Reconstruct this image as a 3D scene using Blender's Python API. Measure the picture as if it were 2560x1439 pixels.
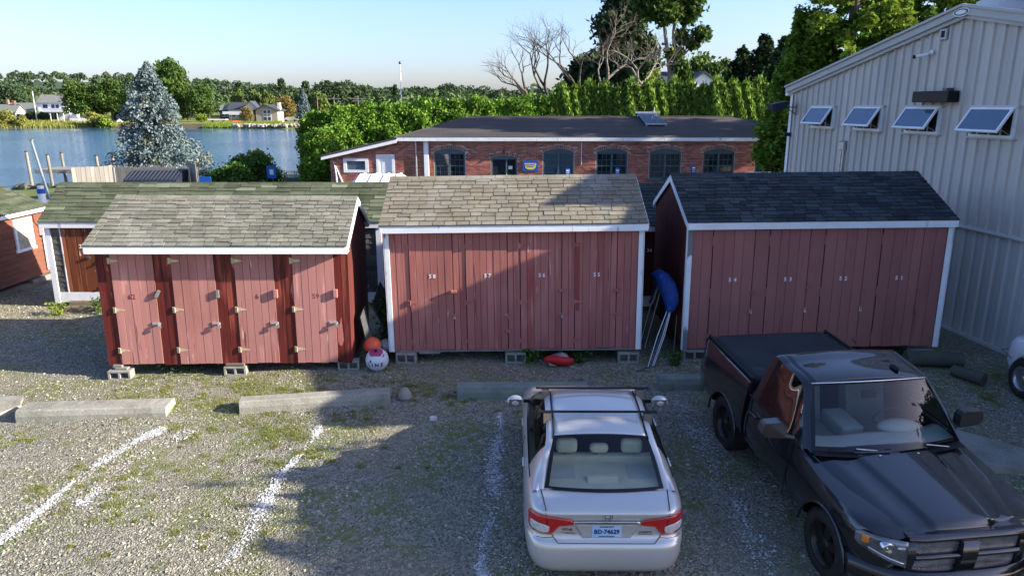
import bpy, math, random
import numpy as np
from mathutils import Vector, Matrix, Euler
for _o in list(bpy.data.objects): bpy.data.objects.remove(_o)
SC = bpy.context.scene
COL = SC.collection
R = math.radians
# ------------------------------------------------------------------ camera, sky, sun, exposure
cam_d = bpy.data.cameras.new('camera'); cam = bpy.data.objects.new('camera', cam_d); COL.objects.link(cam)
cam_d.sensor_width = 36.0; cam_d.lens = 36.0 * 1800 / 2560; cam_d.clip_start = 0.1; cam_d.clip_end = 6000
cam.location = (0, 0, 4.8); cam.rotation_euler = (R(90 - 14.2308), 0, 0)
SC.camera = cam
SUN_EL, SUN_AZ = 22.2, 8.5          # elevation; degrees from +X towards the camera
W = bpy.data.worlds.new('World'); SC.world = W; W.use_nodes = True
wn = W.node_tree.nodes; wl = W.node_tree.links
sky = wn.new('ShaderNodeTexSky'); sky.sky_type = 'NISHITA'; sky.sun_disc = False
sky.sun_elevation = R(SUN_EL); sky.sun_rotation = R(90 + SUN_AZ); sky.altitude = 0
sky.air_density = 1.0; sky.dust_density = 1.5; sky.ozone_density = 6.5
bg = wn['Background']; wb = wn.new('ShaderNodeMix'); wb.data_type = 'RGBA'; wb.blend_type = 'MULTIPLY'; wb.inputs[0].default_value = 1; wb.inputs[7].default_value = (1.09, .885, .87, 1)
wl.new(sky.outputs[0], wb.inputs[6]); wl.new(wb.outputs[2], bg.inputs[0]); bg.inputs[1].default_value = 0.09
sd = bpy.data.lights.new('sun', 'SUN'); sd.energy = 3.5; sd.angle = R(0.5); sd.color = (1.0, 0.90, 0.74)
sun = bpy.data.objects.new('sun', sd); COL.objects.link(sun)
_d = Vector((-math.cos(R(SUN_EL)) * math.cos(R(SUN_AZ)), math.cos(R(SUN_EL)) * math.sin(R(SUN_AZ)), -math.sin(R(SUN_EL))))
sun.rotation_euler = _d.to_track_quat('-Z', 'Y').to_euler(); sun.location = (60, -5, 40)
vs = SC.view_settings; vs.view_transform = 'Standard'; vs.look = 'None'; vs.gamma = 1; vs.use_curve_mapping = False
vs.exposure = 2.05
rng = random.Random(7); npr = np.random.default_rng(7)

# ------------------------------------------------------------------ helpers
def tag(o, label=None, cat=None, group=None, kind=None):
    if label: o['label'] = label
    if cat: o['category'] = cat
    if group: o['group'] = group
    if kind: o['kind'] = kind
    return o
def empty(name, loc=(0, 0, 0), rz=0, parent=None, scale=1):
    o = bpy.data.objects.new(name, None); COL.objects.link(o)
    o.location = loc; o.rotation_euler = (0, 0, rz); o.scale = (scale,) * 3; o.empty_display_size = .2
    if parent: o.parent = parent
    return o
def thing(name, label, cat, loc=(0, 0, 0), rz=0, group=None, scale=1):
    return tag(empty(name, loc, rz, None, scale), label, cat, group)
def copy_tree(o, parent=None):
    c = o.copy(); COL.objects.link(c); c.parent = parent
    for ch in list(o.children): copy_tree(ch, c)
    return c
def link(name, me, parent=None, loc=None, rot=None, scale=None):
    o = bpy.data.objects.new(name, me); COL.objects.link(o)
    if parent: o.parent = parent
    if loc is not None: o.location = loc
    if rot is not None: o.rotation_euler = rot
    if scale is not None: o.scale = scale
    return o
class MB:
    def __init__(s): s.v = []; s.f = []; s.mi = []; s.sm = []
    def add(s, vs_, fs, mi=0, smooth=False):
        b = len(s.v); s.v.extend([tuple(p) for p in vs_])
        for f in fs: s.f.append(tuple(b + i for i in f)); s.mi.append(mi); s.sm.append(smooth)
        return s
    def box(s, x0, x1, y0, y1, z0, z1, mi=0, M=None):
        p = [Vector((x, y, z)) for z in (z0, z1) for y in (y0, y1) for x in (x0, x1)]
        if M is not None: p = [M @ q for q in p]
        return s.add(p, [(0, 2, 3, 1), (4, 5, 7, 6), (0, 1, 5, 4), (2, 6, 7, 3), (0, 4, 6, 2), (1, 3, 7, 5)], mi)
    def prism(s, poly, axis, a, b, mi=0, M=None, smooth=False):
        n = len(poly)
        def P(u, v, w):
            q = {'x': (w, u, v), 'y': (u, w, v), 'z': (u, v, w)}[axis]
            return M @ Vector(q) if M is not None else q
        vs_ = [P(u, v, a) for u, v in poly] + [P(u, v, b) for u, v in poly]
        s.add(vs_, [tuple(range(n - 1, -1, -1)), tuple(range(n, 2 * n))], mi)
        return s.add(vs_, [(i, (i + 1) % n, n + (i + 1) % n, n + i) for i in range(n)], mi, smooth)
    def tube(s, pts, rad, n=8, mi=0, caps=True, smooth=True):
        pts = [Vector(p) for p in pts]; m = len(pts)
        if not hasattr(rad, '__len__'): rad = [rad] * m
        ring = []; up = None
        for i, p in enumerate(pts):
            t = (pts[min(i + 1, m - 1)] - pts[max(i - 1, 0)]).normalized()
            if up is None:
                up = Vector((0, 0, 1)) if abs(t.z) < .9 else Vector((1, 0, 0))
            a = t.cross(up).normalized(); up = a.cross(t)
            for k in range(n):
                q = 2 * math.pi * k / n
                ring.append(p + (a * math.cos(q) + up * math.sin(q)) * rad[i])
        fs = [(i * n + k, i * n + (k + 1) % n, (i + 1) * n + (k + 1) % n, (i + 1) * n + k) for i in range(m - 1) for k in range(n)]
        s.add(ring, fs, mi, smooth)
        if caps: s.add(ring, [tuple(range(n - 1, -1, -1)), tuple(range((m - 1) * n, m * n))], mi)
        return s
    def lathe(s, prof, n=16, c=(0, 0, 0), axis='z', mi=0, smooth=True):
        ring = []
        for r_, h in prof:
            for k in range(n):
                q = 2 * math.pi * k / n; u, v = r_ * math.cos(q), r_ * math.sin(q)
                p = {'z': (u, v, h), 'x': (h, u, v), 'y': (u, h, v)}[axis]
                ring.append((c[0] + p[0], c[1] + p[1], c[2] + p[2]))
        m = len(prof)
        return s.add(ring, [(i * n + k, i * n + (k + 1) % n, (i + 1) * n + (k + 1) % n, (i + 1) * n + k) for i in range(m - 1) for k in range(n)], mi, smooth)
    def ball(s, c, rx, ry=None, rz=None, nu=16, nv=10, mi=0):
        ry = ry or rx; rz = rz or rx
        vs_ = []; fs = []
        for j in range(nv + 1):
            a = math.pi * j / nv
            for k in range(nu):
                q = 2 * math.pi * k / nu
                vs_.append((c[0] + rx * math.sin(a) * math.cos(q), c[1] + ry * math.sin(a) * math.sin(q), c[2] - rz * math.cos(a)))
        for j in range(nv):
            for k in range(nu): fs.append((j * nu + k, j * nu + (k + 1) % nu, (j + 1) * nu + (k + 1) % nu, (j + 1) * nu + k))
        return s.add(vs_, fs, mi, True)
    def grid(s, rows, mi=0, smooth=True, closed=False):
        m = len(rows); n = len(rows[0]); vs_ = [p for r_ in rows for p in r_]
        k2 = n if closed else n - 1
        return s.add(vs_, [(i * n + k, i * n + (k + 1) % n, (i + 1) * n + (k + 1) % n, (i + 1) * n + k) for i in range(m - 1) for k in range(k2)], mi, smooth)
    def mesh(s, name, mats):
        me = bpy.data.meshes.new(name); me.from_pydata(s.v, [], s.f)
        if not isinstance(mats, (list, tuple)): mats = [mats]
        for m in mats: me.materials.append(m)
        me.polygons.foreach_set('material_index', s.mi); me.polygons.foreach_set('use_smooth', s.sm)
        me.update(); return me
    def build(s, name, mats, parent=None, loc=None, rot=None, bevel=0, seg=2, solid=0):
        o = link(name, s.mesh(name, mats), parent, loc, rot)
        if solid:
            md = o.modifiers.new('thickness', 'SOLIDIFY'); md.thickness = solid; md.offset = -1
        if bevel:
            md = o.modifiers.new('bevel', 'BEVEL'); md.width = bevel; md.segments = seg; md.limit_method = 'ANGLE'; md.angle_limit = R(40)
        return o
def np_mesh(name, V, F, mats, mi=None, smooth=False):
    """V (n,3), F (m,k) all faces with k corners"""
    me = bpy.data.meshes.new(name); m, k = F.shape
    me.vertices.add(len(V)); me.vertices.foreach_set('co', np.ascontiguousarray(V, np.float32).ravel())
    me.loops.add(m * k); me.loops.foreach_set('vertex_index', np.ascontiguousarray(F, np.int32).ravel())
    me.polygons.add(m); me.polygons.foreach_set('loop_start', np.arange(0, m * k, k, dtype=np.int32))
    for q in (mats if isinstance(mats, (list, tuple)) else [mats]): me.materials.append(q)
    if mi is not None: me.polygons.foreach_set('material_index', np.ascontiguousarray(mi, np.int32))
    me.polygons.foreach_set('use_smooth', np.full(m, smooth))
    me.update(calc_edges=True); return me
def text_mesh(name, txt, size, m, parent, loc, rot=(R(90), 0, 0), extrude=.002, width=None, bold=0):
    cu = bpy.data.curves.new('text', 'FONT'); cu.body = txt; cu.size = size; cu.extrude = extrude; cu.align_x = 'CENTER'; cu.align_y = 'CENTER'; cu.offset = bold
    cu.resolution_u = 2
    t = bpy.data.objects.new('text', cu); COL.objects.link(t)
    bpy.context.view_layer.update()
    me = bpy.data.meshes.new_from_object(t.evaluated_get(bpy.context.evaluated_depsgraph_get()))
    bpy.data.objects.remove(t)
    me.materials.clear(); me.materials.append(m)
    o = link(name, me, parent, loc, rot)
    if width: o.scale = (width, 1, 1)
    return o

# ------------------------------------------------------------------ materials
def _n(nt, t, **kw):
    n = nt.nodes.new(t)
    for k, v in kw.items():
        if k in n.inputs.keys(): n.inputs[k].default_value = v
        else: setattr(n, k, v)
    return n
def c4(c): return (c[0], c[1], c[2], 1)
def _mix(nt, fac, a, b, mode='MIX'):
    m = nt.nodes.new('ShaderNodeMix'); m.data_type = 'RGBA'; m.blend_type = mode
    for idx, x in ((0, fac), (6, a), (7, b)):
        if hasattr(x, 'is_linked') or isinstance(x, bpy.types.NodeSocket): nt.links.new(x, m.inputs[idx])
        elif idx == 0: m.inputs[0].default_value = x
        else: m.inputs[idx].default_value = c4(x)
    return m.outputs[2]
def _range(nt, v, a, b, c=0., d=1.):
    m = nt.nodes.new('ShaderNodeMapRange'); nt.links.new(v, m.inputs[0])
    for i, x in enumerate((a, b, c, d)): m.inputs[1 + i].default_value = x
    return m.outputs[0]
def _math(nt, op, a, b):
    m = nt.nodes.new('ShaderNodeMath'); m.operation = op
    for i, x in enumerate((a, b)):
        if isinstance(x, bpy.types.NodeSocket): nt.links.new(x, m.inputs[i])
        else: m.inputs[i].default_value = x
    return m.outputs[0]
def mat(name, c1, rough=.8, c2=None, vs_=3., vr=(.35, .65), st=(1, 1, 1), bump=0., bs=40., bst=None, objvar=0., islvar=0., hue=0., metal=0., spec=.3,
        coat=0., layers=(), transl=0., trans=0., ior=1.45, alpha=1., emit=None, speck=None, detail=6, wpos=()):
    m = bpy.data.materials.new(name); m.use_nodes = True; nt = m.node_tree; L = nt.links
    b = nt.nodes['Principled BSDF']
    b.inputs['Roughness'].default_value = rough; b.inputs['Metallic'].default_value = metal
    b.inputs['Specular IOR Level'].default_value = spec; b.inputs['Coat Weight'].default_value = coat; b.inputs['Coat Roughness'].default_value = .04
    b.inputs['Transmission Weight'].default_value = trans; b.inputs['IOR'].default_value = ior; b.inputs['Alpha'].default_value = alpha
    tc = nt.nodes.new('ShaderNodeTexCoord'); oi = nt.nodes.new('ShaderNodeObjectInfo'); ge = nt.nodes.new('ShaderNodeNewGeometry')
    off = nt.nodes.new('ShaderNodeVectorMath'); off.operation = 'MULTIPLY_ADD'
    L.new(oi.outputs['Random'], off.inputs[0]); off.inputs[1].default_value = (37, 53, 71); L.new(tc.outputs['Object'], off.inputs[2])
    vec = off.outputs[0]
    def noise(scale, stv, det=detail):
        mp = nt.nodes.new('ShaderNodeMapping'); L.new(vec, mp.inputs[0]); mp.inputs['Scale'].default_value = stv
        n = _n(nt, 'ShaderNodeTexNoise', Scale=scale, Detail=det); L.new(mp.outputs[0], n.inputs['Vector']); return n.outputs['Fac']
    col = None
    if c2 is not None: col = _mix(nt, _range(nt, noise(vs_, st), *vr), c1, c2)
    for (lc, ls, lst, lo, hi) in layers:
        col = _mix(nt, _range(nt, noise(ls, lst), lo, hi), col if col is not None else c1, lc)
    for (lc, ls, lst, lo, hi, amt) in wpos:      # blotches that run on across neighbouring pieces
        mp = nt.nodes.new('ShaderNodeMapping'); L.new(ge.outputs['Position'], mp.inputs[0]); mp.inputs['Scale'].default_value = lst
        nz = _n(nt, 'ShaderNodeTexNoise', Scale=ls, Detail=5.); L.new(mp.outputs[0], nz.inputs['Vector'])
        col = _mix(nt, _range(nt, nz.outputs['Fac'], lo, hi, 0, amt), col if col is not None else c1, lc)
    if speck:   # (scale, amount): fine granular value variation
        w = _n(nt, 'ShaderNodeTexWhiteNoise'); mp = nt.nodes.new('ShaderNodeVectorMath'); mp.operation = 'SNAP'
        L.new(vec, mp.inputs[0]); mp.inputs[1].default_value = (speck[0],) * 3; L.new(mp.outputs[0], w.inputs['Vector'])
        hs = nt.nodes.new('ShaderNodeHueSaturation'); L.new(_range(nt, w.outputs['Value'], 0, 1, 1 - speck[1], 1 + speck[1]), hs.inputs['Value'])
        if col is None: hs.inputs['Color'].default_value = c4(c1)
        else: L.new(col, hs.inputs['Color'])
        col = hs.outputs[0]
    for src, amt in ((oi.outputs['Random'], objvar), (ge.outputs['Random Per Island'], islvar)):
        if amt:
            hs = nt.nodes.new('ShaderNodeHueSaturation'); L.new(_range(nt, src, 0, 1, 1 - amt, 1 + amt), hs.inputs['Value'])
            if hue:
                w = _n(nt, 'ShaderNodeTexWhiteNoise'); w.noise_dimensions = '1D'; L.new(src, w.inputs['W'])
                L.new(_range(nt, w.outputs['Value'], 0, 1, .5 - hue, .5 + hue), hs.inputs['Hue'])
            if col is None: hs.inputs['Color'].default_value = c4(c1)
            else: L.new(col, hs.inputs['Color'])
            col = hs.outputs[0]
    if col is None: b.inputs['Base Color'].default_value = c4(c1)
    else: L.new(col, b.inputs['Base Color'])
    if bump:
        bp = _n(nt, 'ShaderNodeBump', Strength=1., Distance=bump); L.new(noise(bs, bst or st), bp.inputs['Height']); L.new(bp.outputs[0], b.inputs['Normal'])
    if emit:
        b.inputs['Emission Color'].default_value = c4(emit[0]); b.inputs['Emission Strength'].default_value = emit[1]
    if transl:
        t = nt.nodes.new('ShaderNodeBsdfTranslucent'); ms = nt.nodes.new('ShaderNodeMixShader'); ms.inputs[0].default_value = transl
        if col is None: t.inputs[0].default_value = c4(c1)
        else: L.new(col, t.inputs[0])
        L.new(b.outputs[0], ms.inputs[1]); L.new(t.outputs[0], ms.inputs[2]); L.new(ms.outputs[0], nt.nodes['Material Output'].inputs[0])
    return m
WOODG = (1, 1, .06)
M = {}
M['white'] = mat('white_paint', (.80, .82, .84), .55, (.72, .74, .76), 2.5, bump=.001, bs=30, layers=(((.45, .42, .38), 7, (1, 1, .25), .64, .70),))
M['white_clean'] = mat('white_paint_clean', (.83, .84, .85), .5, (.76, .77, .78), 2)
M['white_worn'] = mat('white_paint_worn', (.78, .81, .84), .6, (.66, .69, .71), 3, layers=(((.17, .19, .2), 2.2, (1, 1, .45), .55, .58),), bump=.003, bs=10)
M['pink'] = mat('faded_red_paint', (.42, .19, .165), .72, (.38, .17, .148), 3, st=(1, 1, .15), bump=.0025, bs=18, bst=(1.5, 1, .08), objvar=.07,
    layers=(((.33, .11, .095), 1.2, (1, 1, .35), .60, .74), ((.54, .26, .23), 9, (1, 1, .10), .60, .68), ((.62, .46, .40), 15, (1, 1, .10), .685, .70), ((.12, .04, .032), 10, (1, 1, .06), .675, .69)), wpos=(((.30, .125, .10), 1.1, (1, 1, .5), .52, .68, .6),))
M['red'] = mat('barn_red_paint', (.39, .148, .124), .75, (.345, .128, .108), 2.5, st=(1, 1, .15), bump=.003, bs=22, bst=(1.5, 1, .08), objvar=.09,
    layers=(((.29, .070, .062), 1.0, (1, 1, .3), .55, .72), ((.50, .20, .175), 13, (1, 1, .05), .61, .68), ((.17, .05, .042), 12, (1, 1, .045), .655, .69), ((.52, .36, .31), 17, (1, 1, .09), .70, .715)), wpos=(((.26, .095, .078), 1.0, (1, 1, .45), .50, .66, .65), ((.46, .21, .18), 1.3, (1, 1, .4), .56, .7, .5)))
M['plum'] = mat('plum_red_paint', (.335, .135, .116), .7, (.30, .12, .104), 1.6, st=(1, 1, .2), bump=.0015, bs=22, bst=(1.5, 1, .08), objvar=.05,
    layers=(((.29, .09, .08), .8, (1, 1, .4), .56, .75), ((.40, .15, .135), 12, (1, 1, .06), .68, .73), ((.19, .06, .055), 13, (1, 1, .045), .665, .70)), wpos=(((.24, .095, .082), .9, (1, 1, .5), .50, .66, .6),))
M['oldred'] = mat('old_dark_red_paint', (.115, .016, .013), .62, (.085, .013, .010), 3, st=(1, 1, .12), bump=.005, bs=16, bst=(2, 1, .07), objvar=.12,
    layers=(((.21, .048, .032), 5, (1, 1, .12), .53, .62), ((.36, .12, .10), 3.0, (1, 1, .25), .615, .625), ((.05, .012, .01), 9, (1, 1, .06), .60, .66)))
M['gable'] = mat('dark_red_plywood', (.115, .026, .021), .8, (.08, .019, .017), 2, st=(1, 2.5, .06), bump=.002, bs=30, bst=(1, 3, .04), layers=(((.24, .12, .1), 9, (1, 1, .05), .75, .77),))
M['rust'] = mat('orange_brown_paint', (.19, .055, .022), .7, (.13, .036, .016), 3, st=(1, 1, .12), bump=.004, bs=14, bst=(1.5, 1, .1), objvar=.1,
    layers=(((.27, .095, .04), 4, (1, 1, .1), .52, .62), ((.55, .42, .34), 13, (1, 1, .14), .665, .68), ((.07, .018, .012), 7, (1, 1, .08), .61, .68)))
M['clap'] = mat('orange_red_clapboard_paint', (.195, .078, .05), .75, (.16, .062, .04), 2, st=(1, .2, 2), bump=.002, bs=20, bst=(1, .1, 2), objvar=.1)
M['num'] = mat('number_paint', (.74, .74, .72), .6)
M['num_old'] = mat('faded_number_paint', (.13, .035, .03), .8)
M['brass'] = mat('brass_hinge', (.62, .55, .38), .45, metal=.35, c2=(.45, .38, .25), vs_=20)
M['steel'] = mat('galvanised_steel', (.55, .57, .58), .35, metal=.8, c2=(.40, .41, .42), vs_=12)
M['steel_dark'] = mat('dark_steel', (.12, .12, .13), .4, metal=.7)
M['alum'] = mat('aluminium', (.75, .76, .78), .3, metal=.9)
def shingle(name, a, b_, c, ov, st1=(.12, .125, .10), st2=(.30, .30, .27)):
    return mat(name, a, .9, b_, 1.1, (.3, .7), bump=.002, bs=160, objvar=ov, speck=(.012, .16), spec=.15, hue=.012, layers=((c, 2.6, (1, 1, 1), .55, .75),), wpos=((st1, 1.6, (1, .35, .35), .52, .70, .7), (st2, .8, (1, .6, .6), .52, .68, .6)))
M['sh_left'] = shingle('weathered_green_grey_shingle', (.155, .155, .12), (.20, .198, .165), (.115, .117, .088), .21)
M['sh_mid'] = shingle('tan_grey_shingle', (.185, .165, .125), (.215, .195, .15), (.145, .13, .10), .16)
M['sh_right'] = shingle('slate_black_shingle', (.040, .049, .054), (.052, .061, .066), (.030, .037, .042), .34, (.026, .032, .036), (.058, .064, .066))
M['sh_green'] = shingle('green_shingle', (.075, .088, .055), (.096, .108, .07), (.056, .066, .042), .3, (.05, .062, .034), (.12, .13, .09))
M['sh_green_pale'] = shingle('bleached_green_shingle', (.17, .19, .125), (.20, .22, .15), (.14, .155, .10), .25, (.10, .11, .07), (.2, .21, .16))
M['sh_dark'] = shingle('dark_green_black_shingle', (.035, .046, .046), (.044, .055, .055), (.026, .034, .034), .35, (.022, .03, .03), (.05, .06, .06))
M['cedar'] = mat('weathered_cedar_shingle', (.12, .115, .105), .9, (.075, .072, .068), 5, st=(1.5, 1, .2), bump=.003, bs=30, bst=(2, 1, .08), objvar=.3)
M['concrete'] = mat('concrete', (.30, .295, .255), .9, (.22, .215, .18), 2.5, bump=.006, bs=22, layers=(((.17, .17, .13), 3, (1, 1, 1), .58, .75), ((.42, .42, .39), 30, (1, 1, 1), .62, .7)), speck=(.01, .1))
M['concrete_green'] = mat('mossy_concrete', (.22, .245, .215), .9, (.16, .185, .16), 2.5, bump=.006, bs=22, layers=(((.12, .14, .10), 3, (1, 1, 1), .55, .75),), speck=(.01, .1))
M['block'] = mat('cinder_block_grey', (.30, .29, .26), .95, (.22, .215, .19), 6, bump=.004, bs=60, speck=(.008, .14))
M['rock'] = mat('rock', (.33, .30, .26), .9, (.20, .185, .165), 3, bump=.03, bs=5, objvar=.25)
M['rock_tan'] = mat('tan_rock', (.40, .32, .24), .9, (.28, .22, .165), 2.5, bump=.05, bs=4, objvar=.25)
M['rock_pale'] = mat('pale_rock', (.62, .55, .54), .85, (.45, .39, .38), 2.5, bump=.03, bs=4)
M['timber'] = mat('weathered_timber', (.20, .165, .11), .9, (.13, .105, .075), 4, st=(.15, 1, 1), bump=.004, bs=18, bst=(.1, 1.5, 1.5))
M['timber_grey'] = mat('grey_weathered_wood', (.25, .235, .21), .9, (.17, .16, .145), 4, st=(1, 1, .1), bump=.004, bs=22, bst=(2, 1, .06), objvar=.16)
M['dark_log'] = mat('dark_mossy_log', (.07, .075, .062), .9, (.09, .10, .07), 3, bump=.01, bs=9, layers=(((.085, .085, .08), 2.5, (1, 1, 1), .6, .75),))
M['under'] = mat('dark_underside', (.03, .027, .023), .9)
M['wallg'] = mat('grey_painted_steel_panel', (.54, .495, .45), .5, (.50, .455, .415), .8, st=(1, 1, .3), objvar=.035, spec=.4, bump=.0006, bs=6, wpos=(((.36, .34, .32), 1.6, (1, 1, .12), .54, .72, .5),))
M['wallg_low'] = mat('grey_painted_steel_panel_lower', (.52, .51, .495), .5, (.48, .47, .455), .8, st=(1, 1, .3), objvar=.035, spec=.4, bump=.0006, bs=6)
M['trim_g'] = mat('cream_grey_metal_trim', (.46, .455, .44), .5, (.42, .415, .4), 1.5)
M['roof_metal'] = mat('pale_metal_roof', (.45, .48, .52), .4, metal=.2)
M['black_plastic'] = mat('black_plastic', (.012, .012, .013), .45)
M['teal'] = mat('dark_teal_paint', (.07, .125, .14), .5, (.055, .105, .12), 3)
M['glass_dark'] = mat('dark_window_glass', (.018, .024, .03), .04, spec=.9, objvar=.4)
M['glass_blue'] = mat('blue_grey_window_glass', (.11, .155, .22), .03, spec=1., metal=0.3)
M['glass_mid'] = mat('glass_painted_reflection', (.07, .10, .13), .04, spec=1.)  # pale reflection on the second arched window, put into the glass colour
M['asphalt_roof'] = mat('weathered_asphalt_roof', (.045, .042, .042), .95, (.066, .06, .057), 1.1, st=(.35, 1.6, 1), bump=.004, bs=30, speck=(.05, .14), layers=(((.10, .09, .084), 2.2, (.25, 1.4, 1), .6, .78),))
M['mortar'] = mat('mortar', (.45, .41, .38), .95, (.36, .32, .30), 2)
M['brick'] = mat('brick_red', (.38, .14, .098), .9, (.28, .098, .072), 1.5, objvar=.42, hue=.012, bump=.002, bs=50, layers=(((.36, .23, .19), 1.1, (1, 1, 1), .62, .76),))
M['bricks'] = mat('bricks_red', (.38, .14, .098), .9, (.28, .098, .072), 1.5, islvar=.42, hue=.012, bump=.002, bs=50, layers=(((.36, .23, .19), 1.1, (1, 1, 1), .62, .76),))
M['brick_sun_tint'] = mat('orange_brick', (.30, .125, .055), .9, (.24, .09, .045), 4, islvar=.3)  # orange glow of low sun by the pipes, put into the brick colour
M['blue_sign'] = mat('blue_sign_paint', (.012, .09, .36), .5)
M['yellow'] = mat('yellow_paint', (.72, .52, .06), .5)
M['tarp'] = mat('white_tarp', (.78, .74, .73), .5, (.70, .66, .65), 2, bump=.02, bs=3)
def leafmat(name, c, isl=.45, c2=None, tr=.28, hue=.02):
    return mat(name, c, .65, c2, .35 if c2 else 1, (.35, .65), islvar=isl, hue=hue, transl=tr, spec=.2)
M['leaf_hedge'] = leafmat('hedge_leaves', (.13, .25, .026), .45, (.095, .185, .022), .25)
M['leaf_arb'] = leafmat('arborvitae_leaves', (.14, .235, .03), .45, (.10, .17, .024), .25)
M['leaf_broad'] = leafmat('broad_leaves', (0.072, 0.127, 0.025), .45, (0.052, 0.097, 0.019))
M['leaf_dark'] = leafmat('dark_leaves', (0.036, 0.066, 0.025), .45, (0.025, 0.050, 0.019), .15)
M['leaf_far'] = leafmat('far_leaves', (0.080, 0.124, 0.044), .5, (0.055, 0.097, 0.036), .15)
M['leaf_far_dark'] = leafmat('far_dark_leaves', (0.050, 0.083, 0.036), .5, (0.039, 0.066, 0.030), .15)
M['leaf_blueish'] = leafmat('distant_canopy', (.058, .095, .045), .45, (.045, .075, .036), .1)
M['leaf_willow'] = leafmat('willow_leaves', (0.131, 0.179, 0.041), .4, (0.097, 0.138, 0.033), .2)
M['leaf_rust'] = leafmat('rusty_leaves', (0.221, 0.159, 0.048), .4, (0.152, 0.131, 0.041), .2)
M['leaf_cedar'] = leafmat('cedar_leaves', (.085, .195, .022), .45, (.20, .28, .035), .33)
M['leaf_yellow'] = leafmat('yellow_green_leaves', (0.207, 0.276, 0.041), .4, (0.166, 0.228, 0.028), .3)
M['leaf_spruce'] = leafmat('blue_spruce_needles', (.15, .205, .21), .4, (.115, .16, .165), .08, .01)
M['leaf_spruce2'] = leafmat('dry_spruce_needles', (0.235, 0.207, 0.076), .5, (0.138, 0.138, 0.069), .1)
M['bush'] = leafmat('bush_leaves', (0.069, 0.145, 0.022), .45, (0.048, 0.103, 0.019))
M['reed'] = leafmat('reed_leaves', (0.276, 0.276, 0.069), .4, (0.193, 0.214, 0.048))
M['bark'] = mat('bark', (.10, .085, .07), .95, (.065, .055, .046), 4, bump=.02, bs=8)
M['bark_pale'] = mat('pale_bare_bark', (.25, .215, .18), .9, (.15, .13, .11), 3)
M['house_white'] = mat('house_white_siding', (.76, .77, .80), .6, (.72, .73, .76), 1)
M['house_cream'] = mat('house_cream_siding', (.62, .58, .47), .7)
M['house_tan'] = mat('house_tan_siding', (.33, .295, .25), .8)
M['roof_grey'] = mat('grey_shingle_roof', (.20, .205, .195), .9, (.16, .165, .16), 1)
M['roof_slate'] = mat('slate_blue_roof', (.055, .062, .085), .8)
M['roof_olive'] = mat('grey_green_roof', (.17, .185, .16), .9)
M['house_glass'] = mat('house_window_glass', (.03, .04, .06), .08, spec=.8)
M['chimney'] = mat('chimney_brick', (.25, .15, .11), .9)
M['pile'] = mat('weathered_piling', (.24, .23, .19), .9, (.17, .16, .125), 3, st=(1, 1, .2), bump=.006, bs=14, layers=(((.09, .085, .06), 1, (1, 1, .3), .62, .75),))
M['blue_post'] = mat('blue_grey_post', (.17, .21, .27), .5)
M['dumpster'] = mat('dark_navy_steel', (.016, .022, .035), .5, (.022, .03, .045), 3)
# ------------------------------------------------------------------ ground, lawn, water, far shore, hills
def smooth(a, b, x):
    t = np.clip((x - a) / (b - a), 0, 1); return t * t * (3 - 2 * t)
def gz(X, Y):
    X = np.asarray(X, float); Y = np.asarray(Y, float)
    d_ = np.maximum(0, 12.6 - Y); base = -.2 * smooth(24, 44, Y) - .095 * d_ * d_ / (d_ + .6)
    base = base + (.012 * np.sin(1.9 * X + .7 * Y) + .012 * np.sin(1.3 * Y - .8 * X + 1)) * smooth(40, 20, Y)
    w = np.minimum(Y - 57 + 10.5 * smooth(-25, -30, X), (-15 + (Y - 57) * .35) - X)
    return base - 1.7 * smooth(-3, 3, w)
def gzf(x, y): return float(gz(x, y))
def sheet(name, xs, ys, zf, m, kind='structure'):
    X, Y = np.meshgrid(xs, ys); Z = zf(X, Y); V = np.stack([X, Y, Z], -1).reshape(-1, 3); n = len(xs); k = len(ys)
    i = np.arange((k - 1) * n).reshape(k - 1, n)[:, :-1].ravel()
    F = np.stack([i, i + 1, i + n + 1, i + n], -1)
    return tag(link(name, np_mesh(name, V, F, m, smooth=True)), kind=kind)
def lot_material():
    m = bpy.data.materials.new('gravel_lot'); m.use_nodes = True; nt = m.node_tree; L = nt.links; b = nt.nodes['Principled BSDF']
    b.inputs['Roughness'].default_value = .95; b.inputs['Specular IOR Level'].default_value = .15
    tc = nt.nodes.new('ShaderNodeTexCoord').outputs['Object']
    v = _n(nt, 'ShaderNodeTexVoronoi', Scale=42.); L.new(tc, v.inputs['Vector'])
    bw = nt.nodes.new('ShaderNodeRGBToBW'); L.new(v.outputs['Color'], bw.inputs[0])
    n1 = _n(nt, 'ShaderNodeTexNoise', Scale=.55, Detail=6.); L.new(tc, n1.inputs['Vector'])
    n2 = _n(nt, 'ShaderNodeTexNoise', Scale=1.3, Detail=8.); L.new(tc, n2.inputs['Vector'])
    n3 = _n(nt, 'ShaderNodeTexNoise', Scale=9., Detail=5.); L.new(tc, n3.inputs['Vector'])
    st = _mix(nt, _range(nt, bw.outputs[0], .15, .85), (.085, .08, .06), (.34, .33, .265))
    st = _mix(nt, _range(nt, n1.outputs['Fac'], .45, .65, 0, .6), st, (.215, .195, .125))
    st = _mix(nt, _range(nt, n3.outputs['Fac'], .4, .8, 0, .5), st, (.125, .117, .10))
    gm = _math(nt, 'MULTIPLY', _range(nt, n2.outputs['Fac'], .46, .60), _range(nt, n3.outputs['Fac'], .40, .58))
    st = _mix(nt, _math(nt, 'MULTIPLY', gm, .8), st, (.12, .15, .032))
    L.new(st, b.inputs['Base Color'])
    bp = _n(nt, 'ShaderNodeBump', Strength=1., Distance=.012); L.new(v.outputs['Distance'], bp.inputs['Height']); bp.invert = True; L.new(bp.outputs[0], b.inputs['Normal'])
    return m
M['lot'] = lot_material()
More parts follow.
